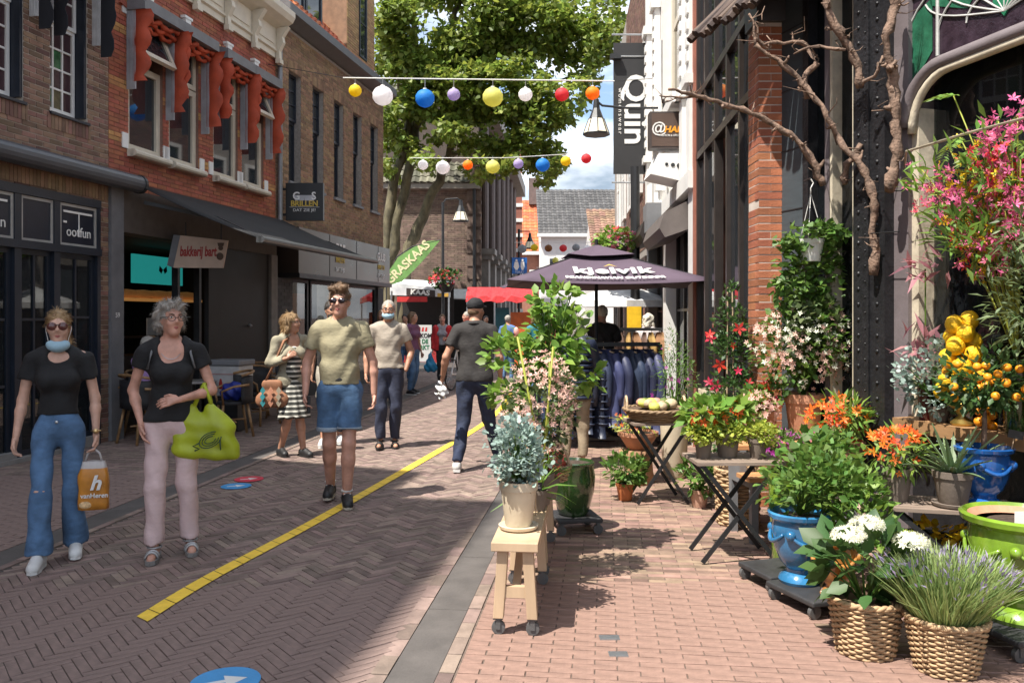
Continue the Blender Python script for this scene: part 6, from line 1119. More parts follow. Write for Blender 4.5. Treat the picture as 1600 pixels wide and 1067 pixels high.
def surfnet(D, lo, h):
    S = D < 0; n = np.array(D.shape); c = n-1; cnt = np.zeros(c, np.float32); acc = np.zeros((*c, 3), np.float32); off = [(i, j, k) for i in (0, 1) for j in (0, 1) for k in (0, 1)]
    cut = lambda o: tuple(slice(o[i], n[i]-1+o[i]) for i in range(3))
    for a in off:
        for ax in range(3):
            if a[ax]: continue
            b = list(a); b[ax] = 1; A, B = D[cut(a)], D[cut(b)]; m = S[cut(a)] != S[cut(b)]; t = np.where(m, A/(A-B+1e-12), 0)
            cnt += m
            for i in range(3): acc[..., i] += np.where(m, a[i]+(t if i == ax else 0), 0)
    act = cnt > 0; idx = np.full(c, -1, np.int64); idx[act] = np.arange(act.sum()); base = np.argwhere(act).astype(np.float32)
    V = lo+h*(base+acc[act]/cnt[act][:, None]); Fs = []
    for ax in range(3):
        u, v = (ax+1) % 3, (ax+2) % 3; sl0 = [slice(1, n[i]-1) for i in range(3)]; sl0[ax] = slice(0, n[ax]-1); sl1 = list(sl0); sl1[ax] = slice(1, n[ax]); sl0[ax] = slice(0, n[ax]-1)
        m = S[tuple(sl0)] != S[tuple(sl1)]; ins = S[tuple(sl0)][m]; w = np.argwhere(m); w[:, u] += 1; w[:, v] += 1
        def cell(du, dv): q = w.copy(); q[:, u] -= du; q[:, v] -= dv; return idx[q[:, 0], q[:, 1], q[:, 2]]
        q = np.stack([cell(1, 1), cell(0, 1), cell(0, 0), cell(1, 0)], 1); q[~ins] = q[~ins][:, ::-1]; Fs.append(q)
    Fq = np.concatenate(Fs); Fq = Fq[(Fq >= 0).all(1)]; return V, Fq
def smooth(V, Fq, it=1):
    for _ in range(it):
        s = np.zeros_like(V); c = np.zeros(len(V)); 
        for a in range(4): np.add.at(s, Fq[:, a], V[Fq[:, (a+1) % 4]]); np.add.at(c, Fq[:, a], 1)
        V = V*.45+s/np.maximum(c, 1)[:, None]*.55
    return V
def shell(name, mat_, parent, prims, h, cuts=(), clip=None, noise=None, extra=None, it=1):
    D, lo = field(prims, h, cuts, clip, noise); V, Fq = surfnet(D, lo, h); V = smooth(V, Fq, it)
    for (V2, F2) in (extra or []): Fq = np.concatenate([Fq, F2+len(V)]); V = np.concatenate([V, V2])
    return np_mesh(name, V, Fq, mat_, parent, True)
def wr(amp, f=38, ph=0): return lambda g: amp*(np.sin(g[..., 2]*f+5*np.sin(g[..., 0]*11+ph)+3*np.sin(g[..., 1]*13))+.6*np.sin(g[..., 0]*31+g[..., 2]*17+ph))
def hand_prims(w, d, nrm, sg, s=1, curl=.7):
    w, d, nrm = Vector(w), Vector(d).normalized(), Vector(nrm); x = d.cross(nrm).normalized()*sg; nrm = x.cross(d).normalized()*sg; pr = []
    for o in (-.024, -.008, .008, .024): pr.append(seg(w+d*.01*s, w+(d*.075+x*o)*s, .016*s, .0125*s, k=.012))
    for o, L_ in ((-.028, .062), (-.0095, .078), (.0095, .082), (.028, .07)):
        b = w+(d*.078+x*o)*s; m_ = b+(d*math.cos(curl*.6)+nrm*math.sin(curl*.6))*L_*.55*s; e = m_+(d*math.cos(curl*1.7)+nrm*math.sin(curl*1.7))*L_*.5*s; pr += [seg(b, m_, .0088*s, .008*s, k=.002), seg(m_, e, .008*s, .0065*s, k=.002)]
    b = w+(d*.025+x*.026)*s; m_ = b+(d*.035+x*.024+nrm*.012)*s; e = m_+(d*.03+x*.004+nrm*.014)*s; pr += [seg(b, m_, .013*s, .0105*s, k=.008), seg(m_, e, .0105*s, .008*s, k=.003)]
    return pr
SKIN = {'fair': mat('skin_fair', (.56, .33, .24), .48, var=.2, vs=14, bump=.1, bs=120), 'tan': mat('skin_tan', (.46, .24, .155), .48, var=.22, vs=12, bump=.1, bs=120), 'pink': mat('skin_pink', (.55, .29, .21), .48, var=.24, vs=12, bump=.1, bs=120)}
def cloth(n, c, r=.85, var=.2, vs=7, bump=.55, bs=24): return mat('cloth_'+n, c, r, var=var, vs=vs, bump=bump, bs=bs, stretch=(1, 1, 1.5))
JN = dict(ha=(-.09, 0, .90), hb=(.09, 0, .90), ka=(-.095, -.015, .49), kb=(.095, -.015, .49), aa=(-.095, .02, .085), ab=(.095, .02, .085), wa=(0, 0, 1.08), ch=(0, .005, 1.28), nb=(0, .02, 1.46), sa=(-.172, .012, 1.415), sb=(.172, .012, 1.415), ea=(-.225, .02, 1.13), eb=(.225, .02, 1.13), ra=(-.235, -.05, .885), rb=(.235, -.05, .885), hd=(0, -.012, 1.63), ta=None, tb=None)
def sole(root, a_, t_, zf, s, m_, th):
    o = [(-.03, .075), (.03, .075), (.04, .02), (.037, -.06), (.042, -.12), (.03, -.175), (.0, -.195), (-.03, -.175), (-.042, -.12), (-.037, -.06), (-.04, .02)]; n = len(o); Mx = T(a_.x, a_.y, zf-.002) @ RZ(math.atan2(t_.x-a_.x, -(t_.y-a_.y))) @ Matrix.Diagonal((s*1.03, s*1.03, 1, 1))
    MB().add([(p[0], p[1], 0) for p in o]+[(p[0], p[1], th) for p in o], [tuple(range(n)), tuple(range(n, 2*n))[::-1]]+[((i+1) % n, i, n+i, n+(i+1) % n) for i in range(n)], Mx).build('sole', m_, root)
def world(root, v): return root.location+RZ(root.rotation_euler.z) @ Vector(v)
def person(label, x, y, H, rz, pose, hair, shirt, legs, skin='fair', g=1., h=.012, feat=True, shoes=None, face=None, yaw=0, pitch=0, female=False, hands=(1, 1), hdir=(None, None), curl=.8, parts=None, group=None, z=0, name='person', tilt=0):
    s = H/1.75; J = {k: (None if v is None else Vector(v)*s) for k, v in {**JN, **pose}.items()}; sk = SKIN[skin]
    for e in 'ab':
        if J['t'+e] is None: d = (J['a'+e]-J['k'+e]); J['t'+e] = J['a'+e]+Vector((.015*(1 if e == 'b' else -1), -.155, -.055))*s
    Rh = (RZ(yaw) @ Matrix.Rotation(pitch, 4, 'X') @ Matrix.Rotation(tilt, 4, 'Y')).to_3x3(); Rn = np.array(Rh, np.float32); hc = J['hd']; HP = lambda a, b, c: hc+Rh @ (Vector((a, b, c))*s)
    W = 1.0 if not female else .90; S_ = lambda v: v*s
    limbs = []; up = []
    for e in 'ab':
        limbs += [dict(seg(J['h'+e], J['k'+e], S_(.083)*g, S_(.070 if legs['k'] != 'trousers' else .056), k=.03)), seg(J['k'+e], J['k'+e].lerp(J['a'+e], .35), S_(.055), S_(.055), k=.02), seg(J['k'+e].lerp(J['a'+e], .3), J['a'+e], S_(.055), S_(.036), k=.02)]
        up += [seg(J['s'+e], J['e'+e], S_(.046)*W*(.5+.5*g), S_(.037)*W, k=.03), seg(J['e'+e], J['e'+e].lerp(J['r'+e], .3), S_(.037)*W, S_(.038)*W, k=.02), seg(J['e'+e].lerp(J['r'+e], .3), J['r'+e], S_(.038)*W, S_(.025)*W, k=.02)]
    hipr = (.118 if female else .11)*g
    torso = [seg(J['ha'].lerp(J['hb'], .25)+Vector((0, .015, .03))*s, J['ha'].lerp(J['hb'], .75)+Vector((0, .015, .03))*s, S_(hipr), sq=.88, k=.05), seg((J['ha']+J['hb'])/2+Vector((0, 0, .06))*s, J['wa'], S_(.135)*g, S_((.112 if female else .128))*g, sq=.74, k=.05), seg(J['wa'], J['ch'], S_((.112 if female else .128))*g, S_(.138 if not female else .122), sq=.70, k=.05), seg(J['sa']*.72+J['sb']*.28, J['sb']*.72+J['sa']*.28, S_(.078), sq=.95, k=.06), seg(J['ch'], J['nb'], S_(.125), S_(.07), sq=.72, k=.04)]
    if female: torso += [ell(J['ch']+Vector((q*.062, -.085, -.01))*s, (S_(.062), S_(.055), S_(.06)), k=.04) for q in (-1, 1)]
    neck = [seg(J['nb']-Vector((0, 0, .03))*s, HP(0, .02, -.04), S_(.056 if not female else .048), S_(.05 if not female else .043), k=.03)]
    fw = .93 if female else 1
    head = [ell(HP(0, .012, .022), (S_(.074)*fw, S_(.094), S_(.096)), Rn, .02), ell(HP(0, -.022, -.045), (S_(.056)*fw, S_(.068), S_(.074)), Rn, .03), ell(HP(0, -.062, -.092), (S_(.026), S_(.022), S_(.02)), Rn, .03), seg(HP(0, -.088, .018), HP(0, -.108, -.018), S_(.008), S_(.0125), k=.012), ell(HP(.012, -.093, -.022), (S_(.009),)*3, Rn, .008), ell(HP(-.012, -.093, -.022), (S_(.009),)*3, Rn, .008), seg(HP(-.035, -.078, .032), HP(.035, -.078, .032), S_(.012), k=.02)]
    head += [ell(HP(q*.075*fw, .012, -.005), (S_(.011), S_(.02), S_(.031)), Rn, .006) for q in (-1, 1)]+[ell(HP(q*.035, -.072, -.028), (S_(.022), S_(.02), S_(.022)), Rn, .02) for q in (-1, 1)]
    ext = []
    for i, e in enumerate('ab'):
        if hands[i]:
            d = hdir[i] or (J['r'+e]-J['e'+e]); sg = 1 if e == 'a' else -1; D, lo = field(hand_prims(J['r'+e], d, Vector((-sg*-1.0, -.15, 0)) if abs(Vector(d).normalized().x) < .7 else Vector((0, .9, -.5)), sg*1, s*.98, curl), max(.0042, h*.42)); V, Fq = surfnet(D, lo, max(.0042, h*.42)); ext.append((smooth(V, Fq, 1), Fq))
    feet = [seg(J['a'+e]+Vector((0, .03, -.04))*s, J['t'+e], S_(.034), S_(.028), k=.02) for e in 'ab']
    thin = lambda p, q: dict(p, ra=p['ra']-q, rb=p['rb']-q)
    lb_ = [thin(p, .016*s) if i % 3 == 0 else (thin(p, .010*s) if legs['k'] == 'trousers' else p) for i, p in enumerate(limbs)]
    root = shell('person' if name == 'person' else name, sk, None, lb_+up+[thin(torso[0], .024*s), thin(torso[1], .022*s), thin(torso[2], .012*s)]+torso[3:]+neck+head+feet, h, extra=ext); root.location = (x, y, z); root.rotation_euler.z = rz; tag(root, label, 'person', group)
    # hair
    m_h = hair[1]; st = hair[0]; hr = [ell(HP(0, .02, .034), (S_(.083)*fw, S_(.098), S_(.096)), Rn, .02)]; fc = [ell(HP(0, -.10, -.035), (S_(.074), S_(.085), S_(.088)), Rn), ell(HP(0, -.03, -.11), (S_(.095), S_(.09), S_(.085)), Rn)]
    hn = lambda a, f: (lambda g_: a*(np.sin(g_[..., 0]*f+6*np.sin(g_[..., 2]*21))+np.sin(g_[..., 1]*f*.9+g_[..., 2]*f*.6)+np.sin(g_[..., 2]*f*.8+4*np.sin(g_[..., 0]*30))))
    if st == 'short': hr[0]['r'] *= .985; hn_ = hn(.0015, 120); fc.append(ell(HP(0, .03, -.115), (S_(.1), S_(.12), S_(.075)), Rn))
    elif st == 'buzz': hr[0]['r'] *= .955; hn_ = hn(.0005, 200); fc.append(ell(HP(0, .03, -.115), (S_(.1), S_(.12), S_(.075)), Rn))
    elif st == 'quiff': hr += [seg(HP(-.05, -.06, .10), HP(.045, -.07, .115), S_(.028), S_(.03), k=.03), seg(HP(0, -.02, .11), HP(0, .05, .1), S_(.04), k=.03)]; hn_ = hn(.003, 90); fc.append(ell(HP(0, .03, -.115), (S_(.1), S_(.12), S_(.08)), Rn))
    elif st == 'curly': hr += [ell(HP(.066*math.cos(k*.77)*(.6+.4*(k%3)/2), .02+.075*math.sin(k*.77)*(.6+.4*(k%3)/2), .075+.035*((k*7)%5)/4), (S_(.024),)*3, None, .01) for k in range(26)]+[ell(HP(q*.078, .03, .01+.03*j), (S_(.03),)*3, None, .012) for q in (-1, 1) for j in (-1.5, 0, 1)]+[ell(HP(0, .085, -.04), (S_(.07), S_(.04), S_(.06)), Rn, .02), ell(HP(.03, -.06, .115), (S_(.035), S_(.03), S_(.025)), Rn, .02)]; hn_ = hn(.0045, 105)
    elif st == 'bob': hr += [seg(HP(q*.07, .02, .05), HP(q*.082, .02, -.09), S_(.035), S_(.038), k=.03) for q in (-1, 1)]+[seg(HP(0, .06, .02), HP(0, .075, -.1), S_(.075), S_(.06), k=.03)]; hn_ = hn(.003, 70)
    elif st == 'tied': hr[0]['r'] *= .985; hr += [ell(HP(.02, .11, .0), (S_(.035), S_(.03), S_(.04)), Rn, .02), seg(HP(.03, .115, -.01), HP(.075, .10, -.17), S_(.026), S_(.015), k=.02)]; hn_ = hn(.002, 110)
    elif st == 'cap': hr = [ell(HP(0, .015, .045), (S_(.086), S_(.102), S_(.085)), Rn, .02), seg(HP(-.04, -.09, .04), HP(.04, -.09, .04), S_(.012), k=.02), ell(HP(0, -.115, .035), (S_(.065), S_(.06), S_(.012)), Rn, .01)]; fc = []; hn_ = None
    if st == 'cap': shell('cap', m_h, root, hr, h*.7, clip=lambda g_: -(((g_-np.array(hc, np.float32))@Rn)[..., 2]-.012*s))
    else:
        ho = shell('hair', m_h, root, hr, h*.6, fc, noise=hn_)
        if h < .0145 and st != 'buzz':
            me = ho.data; n_ = len(me.vertices); co = np.empty(n_*3, np.float32); me.vertices.foreach_get('co', co); no = np.empty(n_*3, np.float32); me.vertex_normals.foreach_get('vector', no); co = co.reshape(-1, 3); no = no.reshape(-1, 3); k_ = RNG.integers(0, n_, 2600); dn = np.tile({'quiff': (.25, .5, .35), 'tied': (0, 1., -.25), 'short': (0, .3, -.6)}.get(st, (0, .25, -1.)), (2600, 1)); dn = dn-(dn*no[k_]).sum(1, keepdims=True)*no[k_]+no[k_]*{'curly': .5, 'tied': .0, 'quiff': .1}.get(st, .08)
            tag(leaves('hair_strands', co[k_]-no[k_]*.002, dn, .05 if st in ('bob', 'tied') else .034, 'blade', m_h, ho, {'curly': .7, 'tied': .05}.get(st, .2)), kind='stuff')
    # face
    if feat:
        m_d = mat('eye_dark', (.02, .014, .012), .2, bump=0); m_w = mat('eye_white', (.7, .68, .65), .2, bump=0); m_l = mat('lip', (.42, .13, .11), .45, bump=0); m_b = mat('brow', (.13, .085, .055), .9)
        for q in (-1, 1):
            MB().ball(HP(q*.031, -.0845, .014), S_(.0095), 10, (1.25, .6, .7)).build('eye', m_w, root, True); MB().ball(HP(q*.031, -.0895, .014), S_(.0052), 8, (1, .5, 1)).build('iris', m_d, root, True)
            MB().tube([HP(q*.014, -.094, .031), HP(q*.03, -.0955, .037), HP(q*.047, -.086, .033)], [S_(.0035), S_(.004), S_(.002)], 6).build('eyebrow', m_b, root, True)
        MB().tube([HP(-.022, -.083, -.056), HP(-.008, -.0905, -.053), HP(0, -.0915, -.0545), HP(.008, -.0905, -.053), HP(.022, -.083, -.056)], [S_(.002), S_(.0045), S_(.0045), S_(.0045), S_(.002)], 6).tube([HP(-.019, -.084, -.059), HP(0, -.0905, -.0625), HP(.019, -.084, -.059)], [S_(.002), S_(.006), S_(.002)], 6).build('lips', m_l, root, True)
    for f in (face or []):
        if f[0] == 'sunglasses':
            for q in (-1, 1): MB().lathe([(S_(f[2]), -.002), (S_(f[2]*1.03), 0), (S_(f[2]), .002)], 18, M=T(*HP(q*.034, -.101, .012)) @ Rh.to_4x4() @ Matrix.Rotation(R(90), 4, 'X') @ Matrix.Diagonal((1.1, f[3], 1, 1))).build('lens', f[1], root, True)
            fr_ = MB().tube([HP(-.012, -.104, .02), HP(0, -.107, .022), HP(.012, -.104, .02)], S_(.0028), 6)
            for q in (-1, 1): fr_.tube([HP(q*.066, -.098, .02), HP(q*.078, -.06, .018), HP(q*.08, .01, .012)], S_(.003), 6)
            fr_.build('glasses_frame', BLACK if len(f) < 5 else f[4], root, True)
        if f[0] == 'glasses':
            fr_ = MB()
            for q in (-1, 1): fr_.tube([HP(q*.034+.026*math.cos(a), -.1, .008+.019*math.sin(a)) for a in [k*math.pi/8 for k in range(17)]], S_(.0019), 5, False); fr_.tube([HP(q*.06, -.098, .016), HP(q*.079, -.05, .014), HP(q*.08, .01, .008)], S_(.002), 5)
            fr_.tube([HP(-.009, -.102, .012), HP(.009, -.102, .012)], S_(.002), 5).build('glasses_frame', BLACK, root, True)
        if f[0] == 'mask':
            dz = f[1]; shell('face_mask', mat('mask_blue', (.34, .52, .62), .8, var=.1, bump=.3, bs=90, stretch=(1, 1, 5)), root, [ell(HP(0, -.045, -.065+dz), (S_(.064), S_(.066), S_(.045)), Rn), seg(HP(-.05, -.05, -.05+dz), HP(.05, -.05, -.05+dz), S_(.02), k=.03)], h*.6, clip=lambda g_: ((g_-np.array(hc, np.float32))@Rn)[..., 1]+.02*s)
            lo_ = MB()
            for q in (-1, 1): lo_.tube([HP(q*.056, -.05, -.045+dz), HP(q*.078, -.01, -.0+dz*.3), HP(q*.08, .02, .01)], S_(.0018), 5)
            lo_.build('mask_loop', WHITE, root)
        if f[0] == 'beard': shell('beard', m_h, root, [ell(HP(0, -.03, -.066), (S_(.062), S_(.066), S_(.06)), Rn)], h*.6, [ell(HP(0, -.095, -.052), (S_(.026), S_(.03), S_(.012)), Rn), ell(HP(0, -.07, .03), (S_(.1), S_(.1), S_(.07)), Rn)])
    # shirt
    if shirt:
        m_, hem, sl, inf = shirt['m'], shirt.get('hem', .95)*s, shirt.get('sl', .5), S_(shirt.get('inf', .010)); pr = [dict(p, **({'ra': p['ra']+inf, 'rb': p['rb']+inf} if p['t'] == 'seg' else {'r': p['r']+inf})) for p in torso]
        if hem < J['ha'].z+.06*s: pr += [seg(J['h'+e]+Vector((0, 0, .02)), J['h'+e].lerp(J['k'+e], .2), S_(.095)*g, S_(.095)*g, k=.05) for e in 'ab']
        for e in 'ab':
            if sl <= 1: pr.append(seg(J['s'+e], J['s'+e].lerp(J['e'+e], sl), S_(.052)*W*(.5+.5*g)+inf*.7, S_(.055 if sl > .2 else .05)*W+inf*.8, flat=True, k=.035))
            else: pr += [seg(J['s'+e], J['e'+e], S_(.056)*W+inf, S_(.048)*W+inf, k=.035), seg(J['e'+e], J['e'+e].lerp(J['r'+e], sl-1), S_(.048)*W+inf, S_(.038)*W+inf, flat=True, k=.02)]
        nk = shirt.get('neck', .0); cu = [seg(J['nb']+Vector((0, -.005, .0))*s, HP(0, .0, -.02), S_(.058+nk*.2), S_(.068), k=.01)]
        if nk > .03: cu.append(ell(J['nb']+Vector((0, -.085, -.01-nk*.35))*s, (S_(.06+nk*.25), S_(.06), S_(.02+nk*.6))))
        shell('shirt', m_, root, pr, h*.9, cu, clip=lambda g_: np.maximum(hem-g_[..., 2], g_[..., 2]-1.52*s), noise=wr(shirt.get('wr', .0042)*s, 30, x*7))
        if shirt.get('collar'): MB().tube([J['nb']+Vector((.068*math.cos(a), .01+.062*math.sin(a), .012+.02*math.sin(a)))*s for a in [k*math.pi/10 for k in range(21)]], S_(.014), 6, False).build('collar', m_, root, True)
    # legs
    m_, kind = legs['m'], legs['k']; inf = S_(legs.get('inf', .010)); top = S_(legs.get('top', 1.03)); fl = legs.get('flare', 0)
    if kind in ('trousers', 'shorts'):
        pr = [dict(torso[0], ra=torso[0]['ra']+inf*.7, rb=torso[0]['rb']+inf*.7), dict(torso[1], ra=torso[1]['ra']+inf*.5, rb=torso[1]['rb']+inf*.5)]
        for e in 'ab':
            if kind == 'trousers':
                en = legs.get('end', .97); an = J['k'+e].lerp(J['a'+e], en); pr += [seg(J['h'+e], J['k'+e], S_(.083)*g+inf, S_(.058)+inf, k=.035), seg(J['k'+e], an, S_(.058)+inf, S_(.044+fl)+inf*1.1, flat=True, k=.03)]
            else: pr.append(seg(J['h'+e], J['h'+e].lerp(J['k'+e], legs.get('end', .75)), S_(.085)*g+inf, S_(.079)+inf, flat=True, k=.035))
        shell(kind, m_, root, pr, h*.9, clip=lambda g_: g_[..., 2]-top, noise=wr(legs.get('wr', .0046)*s, 26, x*5))
        if kind == 'shorts' and legs.get('cuff'):
            for e in 'ab': a_ = J['h'+e].lerp(J['k'+e], legs['end']-.07); b_ = J['h'+e].lerp(J['k'+e], legs['end']+.01); shell('cuff', legs['cuff'], root, [seg(a_, b_, S_(.081)+inf*1.8, S_(.081)+inf*1.8, flat=True)], h*.8, clip=lambda g_, a_=a_, b_=b_: (a_-Vector((0, 0, 0))).z*0+g_[..., 2]-max(a_.z, b_.z))
        if legs.get('belt'): shell('belt', legs['belt'], root, [dict(torso[1], ra=torso[1]['ra']+inf*1.1, rb=torso[1]['rb']+inf*1.1), dict(torso[0], ra=torso[0]['ra']+inf*1.0, rb=torso[0]['rb']+inf)], h*.8, clip=lambda g_: np.maximum(g_[..., 2]-top-.004, top-.036-g_[..., 2]))
    else:                                                           # dress or skirt
        hm = S_(legs.get('end', .45)); c0 = (J['ha']+J['hb'])/2; kn = (J['ka']+J['kb'])/2
        shell('dress', m_, root, [seg(c0+Vector((0, 0, .12))*s, Vector((kn.x, kn.y, hm)), S_(.125), S_(.20), sq=.8, flat=True, k=.05)]+([] if shirt else [dict(p, **({'ra': p['ra']+.008, 'rb': p['rb']+.008} if p['t'] == 'seg' else {'r': p['r']+.008})) for p in torso]), h*.9, clip=lambda g_: g_[..., 2]-1.40*s, noise=lambda g_: .012*np.sin(np.arctan2(g_[..., 1]-kn.y, g_[..., 0]-kn.x)*9+g_[..., 2]*3)*np.clip((1.0*s-g_[..., 2])*2, 0, 1))
    # shoes
    if shoes:
        for e in 'ab':
            a_, t_ = J['a'+e], J['t'+e]; zf = min(a_.z-.085*s, t_.z-.03*s); hl = a_+Vector((0, .035, -.045))*s
            if shoes[0] == 'shoe':
                shell('shoe', shoes[1], root, [seg(hl, t_, S_(.043), S_(.038), k=.02), seg(a_+Vector((0, 0.01, -.03))*s, a_+Vector((0, .01, .0))*s, S_(.045), S_(.043), flat=True, k=.02), seg(a_.lerp(t_, .4), t_, S_(.04), S_(.036), k=.02)], h*.6, clip=lambda g_, zf=zf: zf+.012-g_[..., 2])
                pts = [hl+Vector((0, .01, 0)), hl.lerp(t_, .5), t_+Vector((0, -.02, 0))*s]; sole(root, a_, t_, zf, s, shoes[2], .022)
            else:
                sole(root, a_, t_, zf, s, shoes[2], .026); st_ = MB(); d = (t_-a_)
                for f_, r_ in ((.55, .036), (.8, .034)): c = a_+d*f_+Vector((0, 0, -.035+.0))*s; c.z = zf+.022; st_.tube([c+Vector((r_*1.18*math.cos(b), 0, r_*1.35*math.sin(b)))*s for b in [k*math.pi/8 for k in range(9)]], S_(.009), 6)
                c = a_+Vector((0, .0, -.01))*s; st_.tube([c+Vector((.044*math.cos(b), .044*math.sin(b), .0))*s for b in [k*math.pi/8 for k in range(17)]], S_(.008), 6, False); st_.build('straps', shoes[1], root, True)
    return root, J, HP
m_blond = mat('hair_blond', (.33, .21, .10), .6, var=.35, vs=30, bump=.8, bs=120, stretch=(1, 1, .25)); m_brown = mat('hair_brown', (.16, .095, .05), .6, var=.35, vs=30, bump=.8, bs=120, stretch=(1, 1, .25)); m_grey = mat('hair_grey', (.34, .31, .27), .65, var=.35, vs=30, bump=.8, bs=120); m_black = mat('hair_black', (.03, .024, .02), .6, var=.3, bump=.6); m_white = mat('hair_white', (.62, .58, .48), .65, var=.2, vs=30, bump=.8, bs=120)
LENS = mat('sunglass_lens', (.02, .012, .015), .08, var=.2, bump=0, coat=.5); LENSB = mat('brown_lens', (.10, .03, .025), .08, var=.3, bump=0, coat=.5)
denim = cloth('denim', (.075, .15, .27), .85, .38, 6, .6, 26); ddenim = cloth('dark_denim', (.018, .026, .055), .8, .5, 5, .6, 26); blackc = cloth('black', (.012, .012, .013), .85); olive = cloth('olive', (.30, .265, .165)); grey_t = cloth('greige', (.36, .31, .25)); pinkc = cloth('pale_pink', (.62, .46, .45), .85, .1); navy = cloth('navy', (.028, .034, .062)); polo = cloth('charcoal', (.03, .027, .026))
WSH = mat('shoe_white', (.66, .66, .64), .6, var=.1); BSH = mat('shoe_black', (.016, .016, .017), .55); SOLE = mat('sole_cream', (.5, .46, .38), .7)
def bag_handles(root, pts, m_, r=.006): MB().tube(pts, r, 6).build('handle', m_, root, True)
def blob(name, label, cat, loc, prims, m_, h=.01, noise=None, cuts=(), clip=None, rz=0):
    t = thing(name, label, cat, loc, rz); shell('body', m_, t, prims, h, cuts, clip, noise); return t
# 1 young woman
g1 = G(92, 876); r1, J, HP = person('young woman in black tee and ripped flared jeans walking with a mask on her chin', g1.x, g1.y, 1.64, R(22), dict(ka=(-.10, -.10, .49), aa=(-.105, -.13, .09), kb=(.085, .0, .49), ab=(.09, .13, .10), ea=(-.225, .03, 1.13), ra=(-.26, -.02, .88), eb=(.225, .03, 1.13), rb=(.235, -.02, .88)), ('tied', m_blond), dict(m=blackc, hem=1.03, sl=.5, neck=.035), dict(m=denim, k='trousers', end=1.0, flare=.035, inf=.006, top=1.07), 'fair', .85, female=True, shoes=('shoe', WSH, WSH), face=[('sunglasses', LENSB, .027, 1.0), ('mask', -.062)], yaw=R(2), h=.0105)
shell('knee_rip', SKIN['fair'], r1, [ell(J['ka']+Vector((0, -.05, .03)), (.035, .016, .012), None)], .006); MB().ball(Vector((0, -.125, .985))*.937, .011, 8, (1, .4, 1)).build('jeans_button', STEEL, r1, True); MB().tube([J['rb']+Vector((.027*math.cos(a), .024*math.sin(a), .02)) for a in [k*math.pi/8 for k in range(17)]], .005, 6, False).lathe([(.016, -.004), (.017, 0), (.016, .004)], 14, M=T(*(J['rb']+Vector((0, -.03, .02)))) @ Matrix.Rotation(R(90), 4, 'X')).build('watch', mat('gold', (.6, .42, .2), .3, .9), r1, True)
pb = thing('plastic_bag', 'orange and clear plastic carrier bag with white lettering held by the young woman', 'bag', world(r1, J['rb'])+Vector((.0, -.03, -.125)), R(14)); hw_ = .092
m_ob = mat('bag_orange', (.52, .21, .03), .3, var=.35, vs=5, bump=.3, bs=14); v = []
for j in range(8):
    z = -.05-.315*j/7; k_ = .72+.28*min(1, j/2)
    for i in range(16): a = 2*math.pi*i/16; cx_, sy_ = math.cos(a), math.sin(a); v.append((hw_*k_*abs(cx_)**.4*(1 if cx_ > 0 else -1)*(1+.03*math.sin(j*2+i)), .045*k_*abs(sy_)**.6*(1 if sy_ > 0 else -1)+.006*math.sin(i*2.3+j*1.4), z))
fq = [(j*16+i, j*16+(i+1) % 16, j*16+16+(i+1) % 16, j*16+16+i) for j in range(7) for i in range(16)]
mb = MB(); mb.v = v; mb.f = fq+[tuple(range(7*16, 8*16))]; mb.m = [0 if f[0]//16 < 1 else 1 for f in fq]+[1]; mb.build('sack', [mat('bag_clear', (.6, .57, .55), .3, var=.1, alpha=.75), m_ob], pb, True)
for s_ in (-1, 1): MB().tube([(s_*.05, 0, -.05), (s_*.035, 0, .0), (0, 0, .035)], .007, 6).build('handle', mat('bag_clear', (.6, .57, .55), .3), pb, True)
text('h', .13, WHITE, pb, T(.02, -.054, -.19) @ FRONT, bold=.004, shear=.3); text('vanHeren', .042, WHITE, pb, T(.015, -.054, -.27) @ FRONT, bold=.0005); MB().ball((-.04, -.045, -.33), .035, 10, (1.2, .3, .7)).build('bread_picture', mat('bread_print', (.6, .4, .2), .6, var=.5, vs=30), pb, True)
# 2 older woman
g2 = G(268, 866); r2, J, HP = person('older woman in black top and pale pink trousers carrying a lime bag', g2.x, g2.y, 1.70, R(20), dict(ka=(-.10, -.07, .49), aa=(-.105, -.06, .09), kb=(.10, .0, .49), ab=(.12, .06, .09), ea=(-.25, .07, 1.14), ra=(-.19, -.04, .92), eb=(.265, .0, 1.13), rb=(.06, -.20, 1.09)), ('curly', m_grey), dict(m=blackc, hem=.93, sl=.42, neck=.12, inf=.012), dict(m=pinkc, k='trousers', end=.97, flare=.008, inf=.008, top=1.0), 'pink', .96, female=True, shoes=('sandal', mat('silver_strap', (.38, .38, .38), .4, .5), mat('sole_grey', (.2, .19, .18), .7)), face=[('glasses',)], yaw=R(22), h=.0105, hands=(1, 1), hdir=((.1, -.3, -.9), (-1, -.1, -.12)), curl=.5)
MB().tube([J['nb']+Vector((.075*math.cos(a), -.02-.085*abs(math.sin(a))**.7, -.0-.10*math.sin(a))) for a in [k*math.pi/12 for k in range(13)]], .0018, 5).build('necklace', STEEL, r2)
for q in (-1, 1): MB().tube([J['s'+('a' if q < 0 else 'b')]+Vector((-q*.05, .07, .03)), J['s'+('a' if q < 0 else 'b')]+Vector((-q*.055, -.0, .072)), J['s'+('a' if q < 0 else 'b')]+Vector((-q*.045, -.085, -.02)), J['s'+('a' if q < 0 else 'b')]+Vector((-q*.02, -.07, -.12))], .008, 6).build('backpack_strap', GREYP, r2, True)
lb = thing('shopping_bag', 'lime green shopping bag with dark printed drawing on the woman\'s arm', 'bag', world(r2, J['eb'].lerp(J['rb'], .22))+Vector((0, -.02, .03)), R(12)); m_lime = mat('bag_lime', (.36, .42, .02), .45, var=.25, vs=4, bump=.3, bs=12)
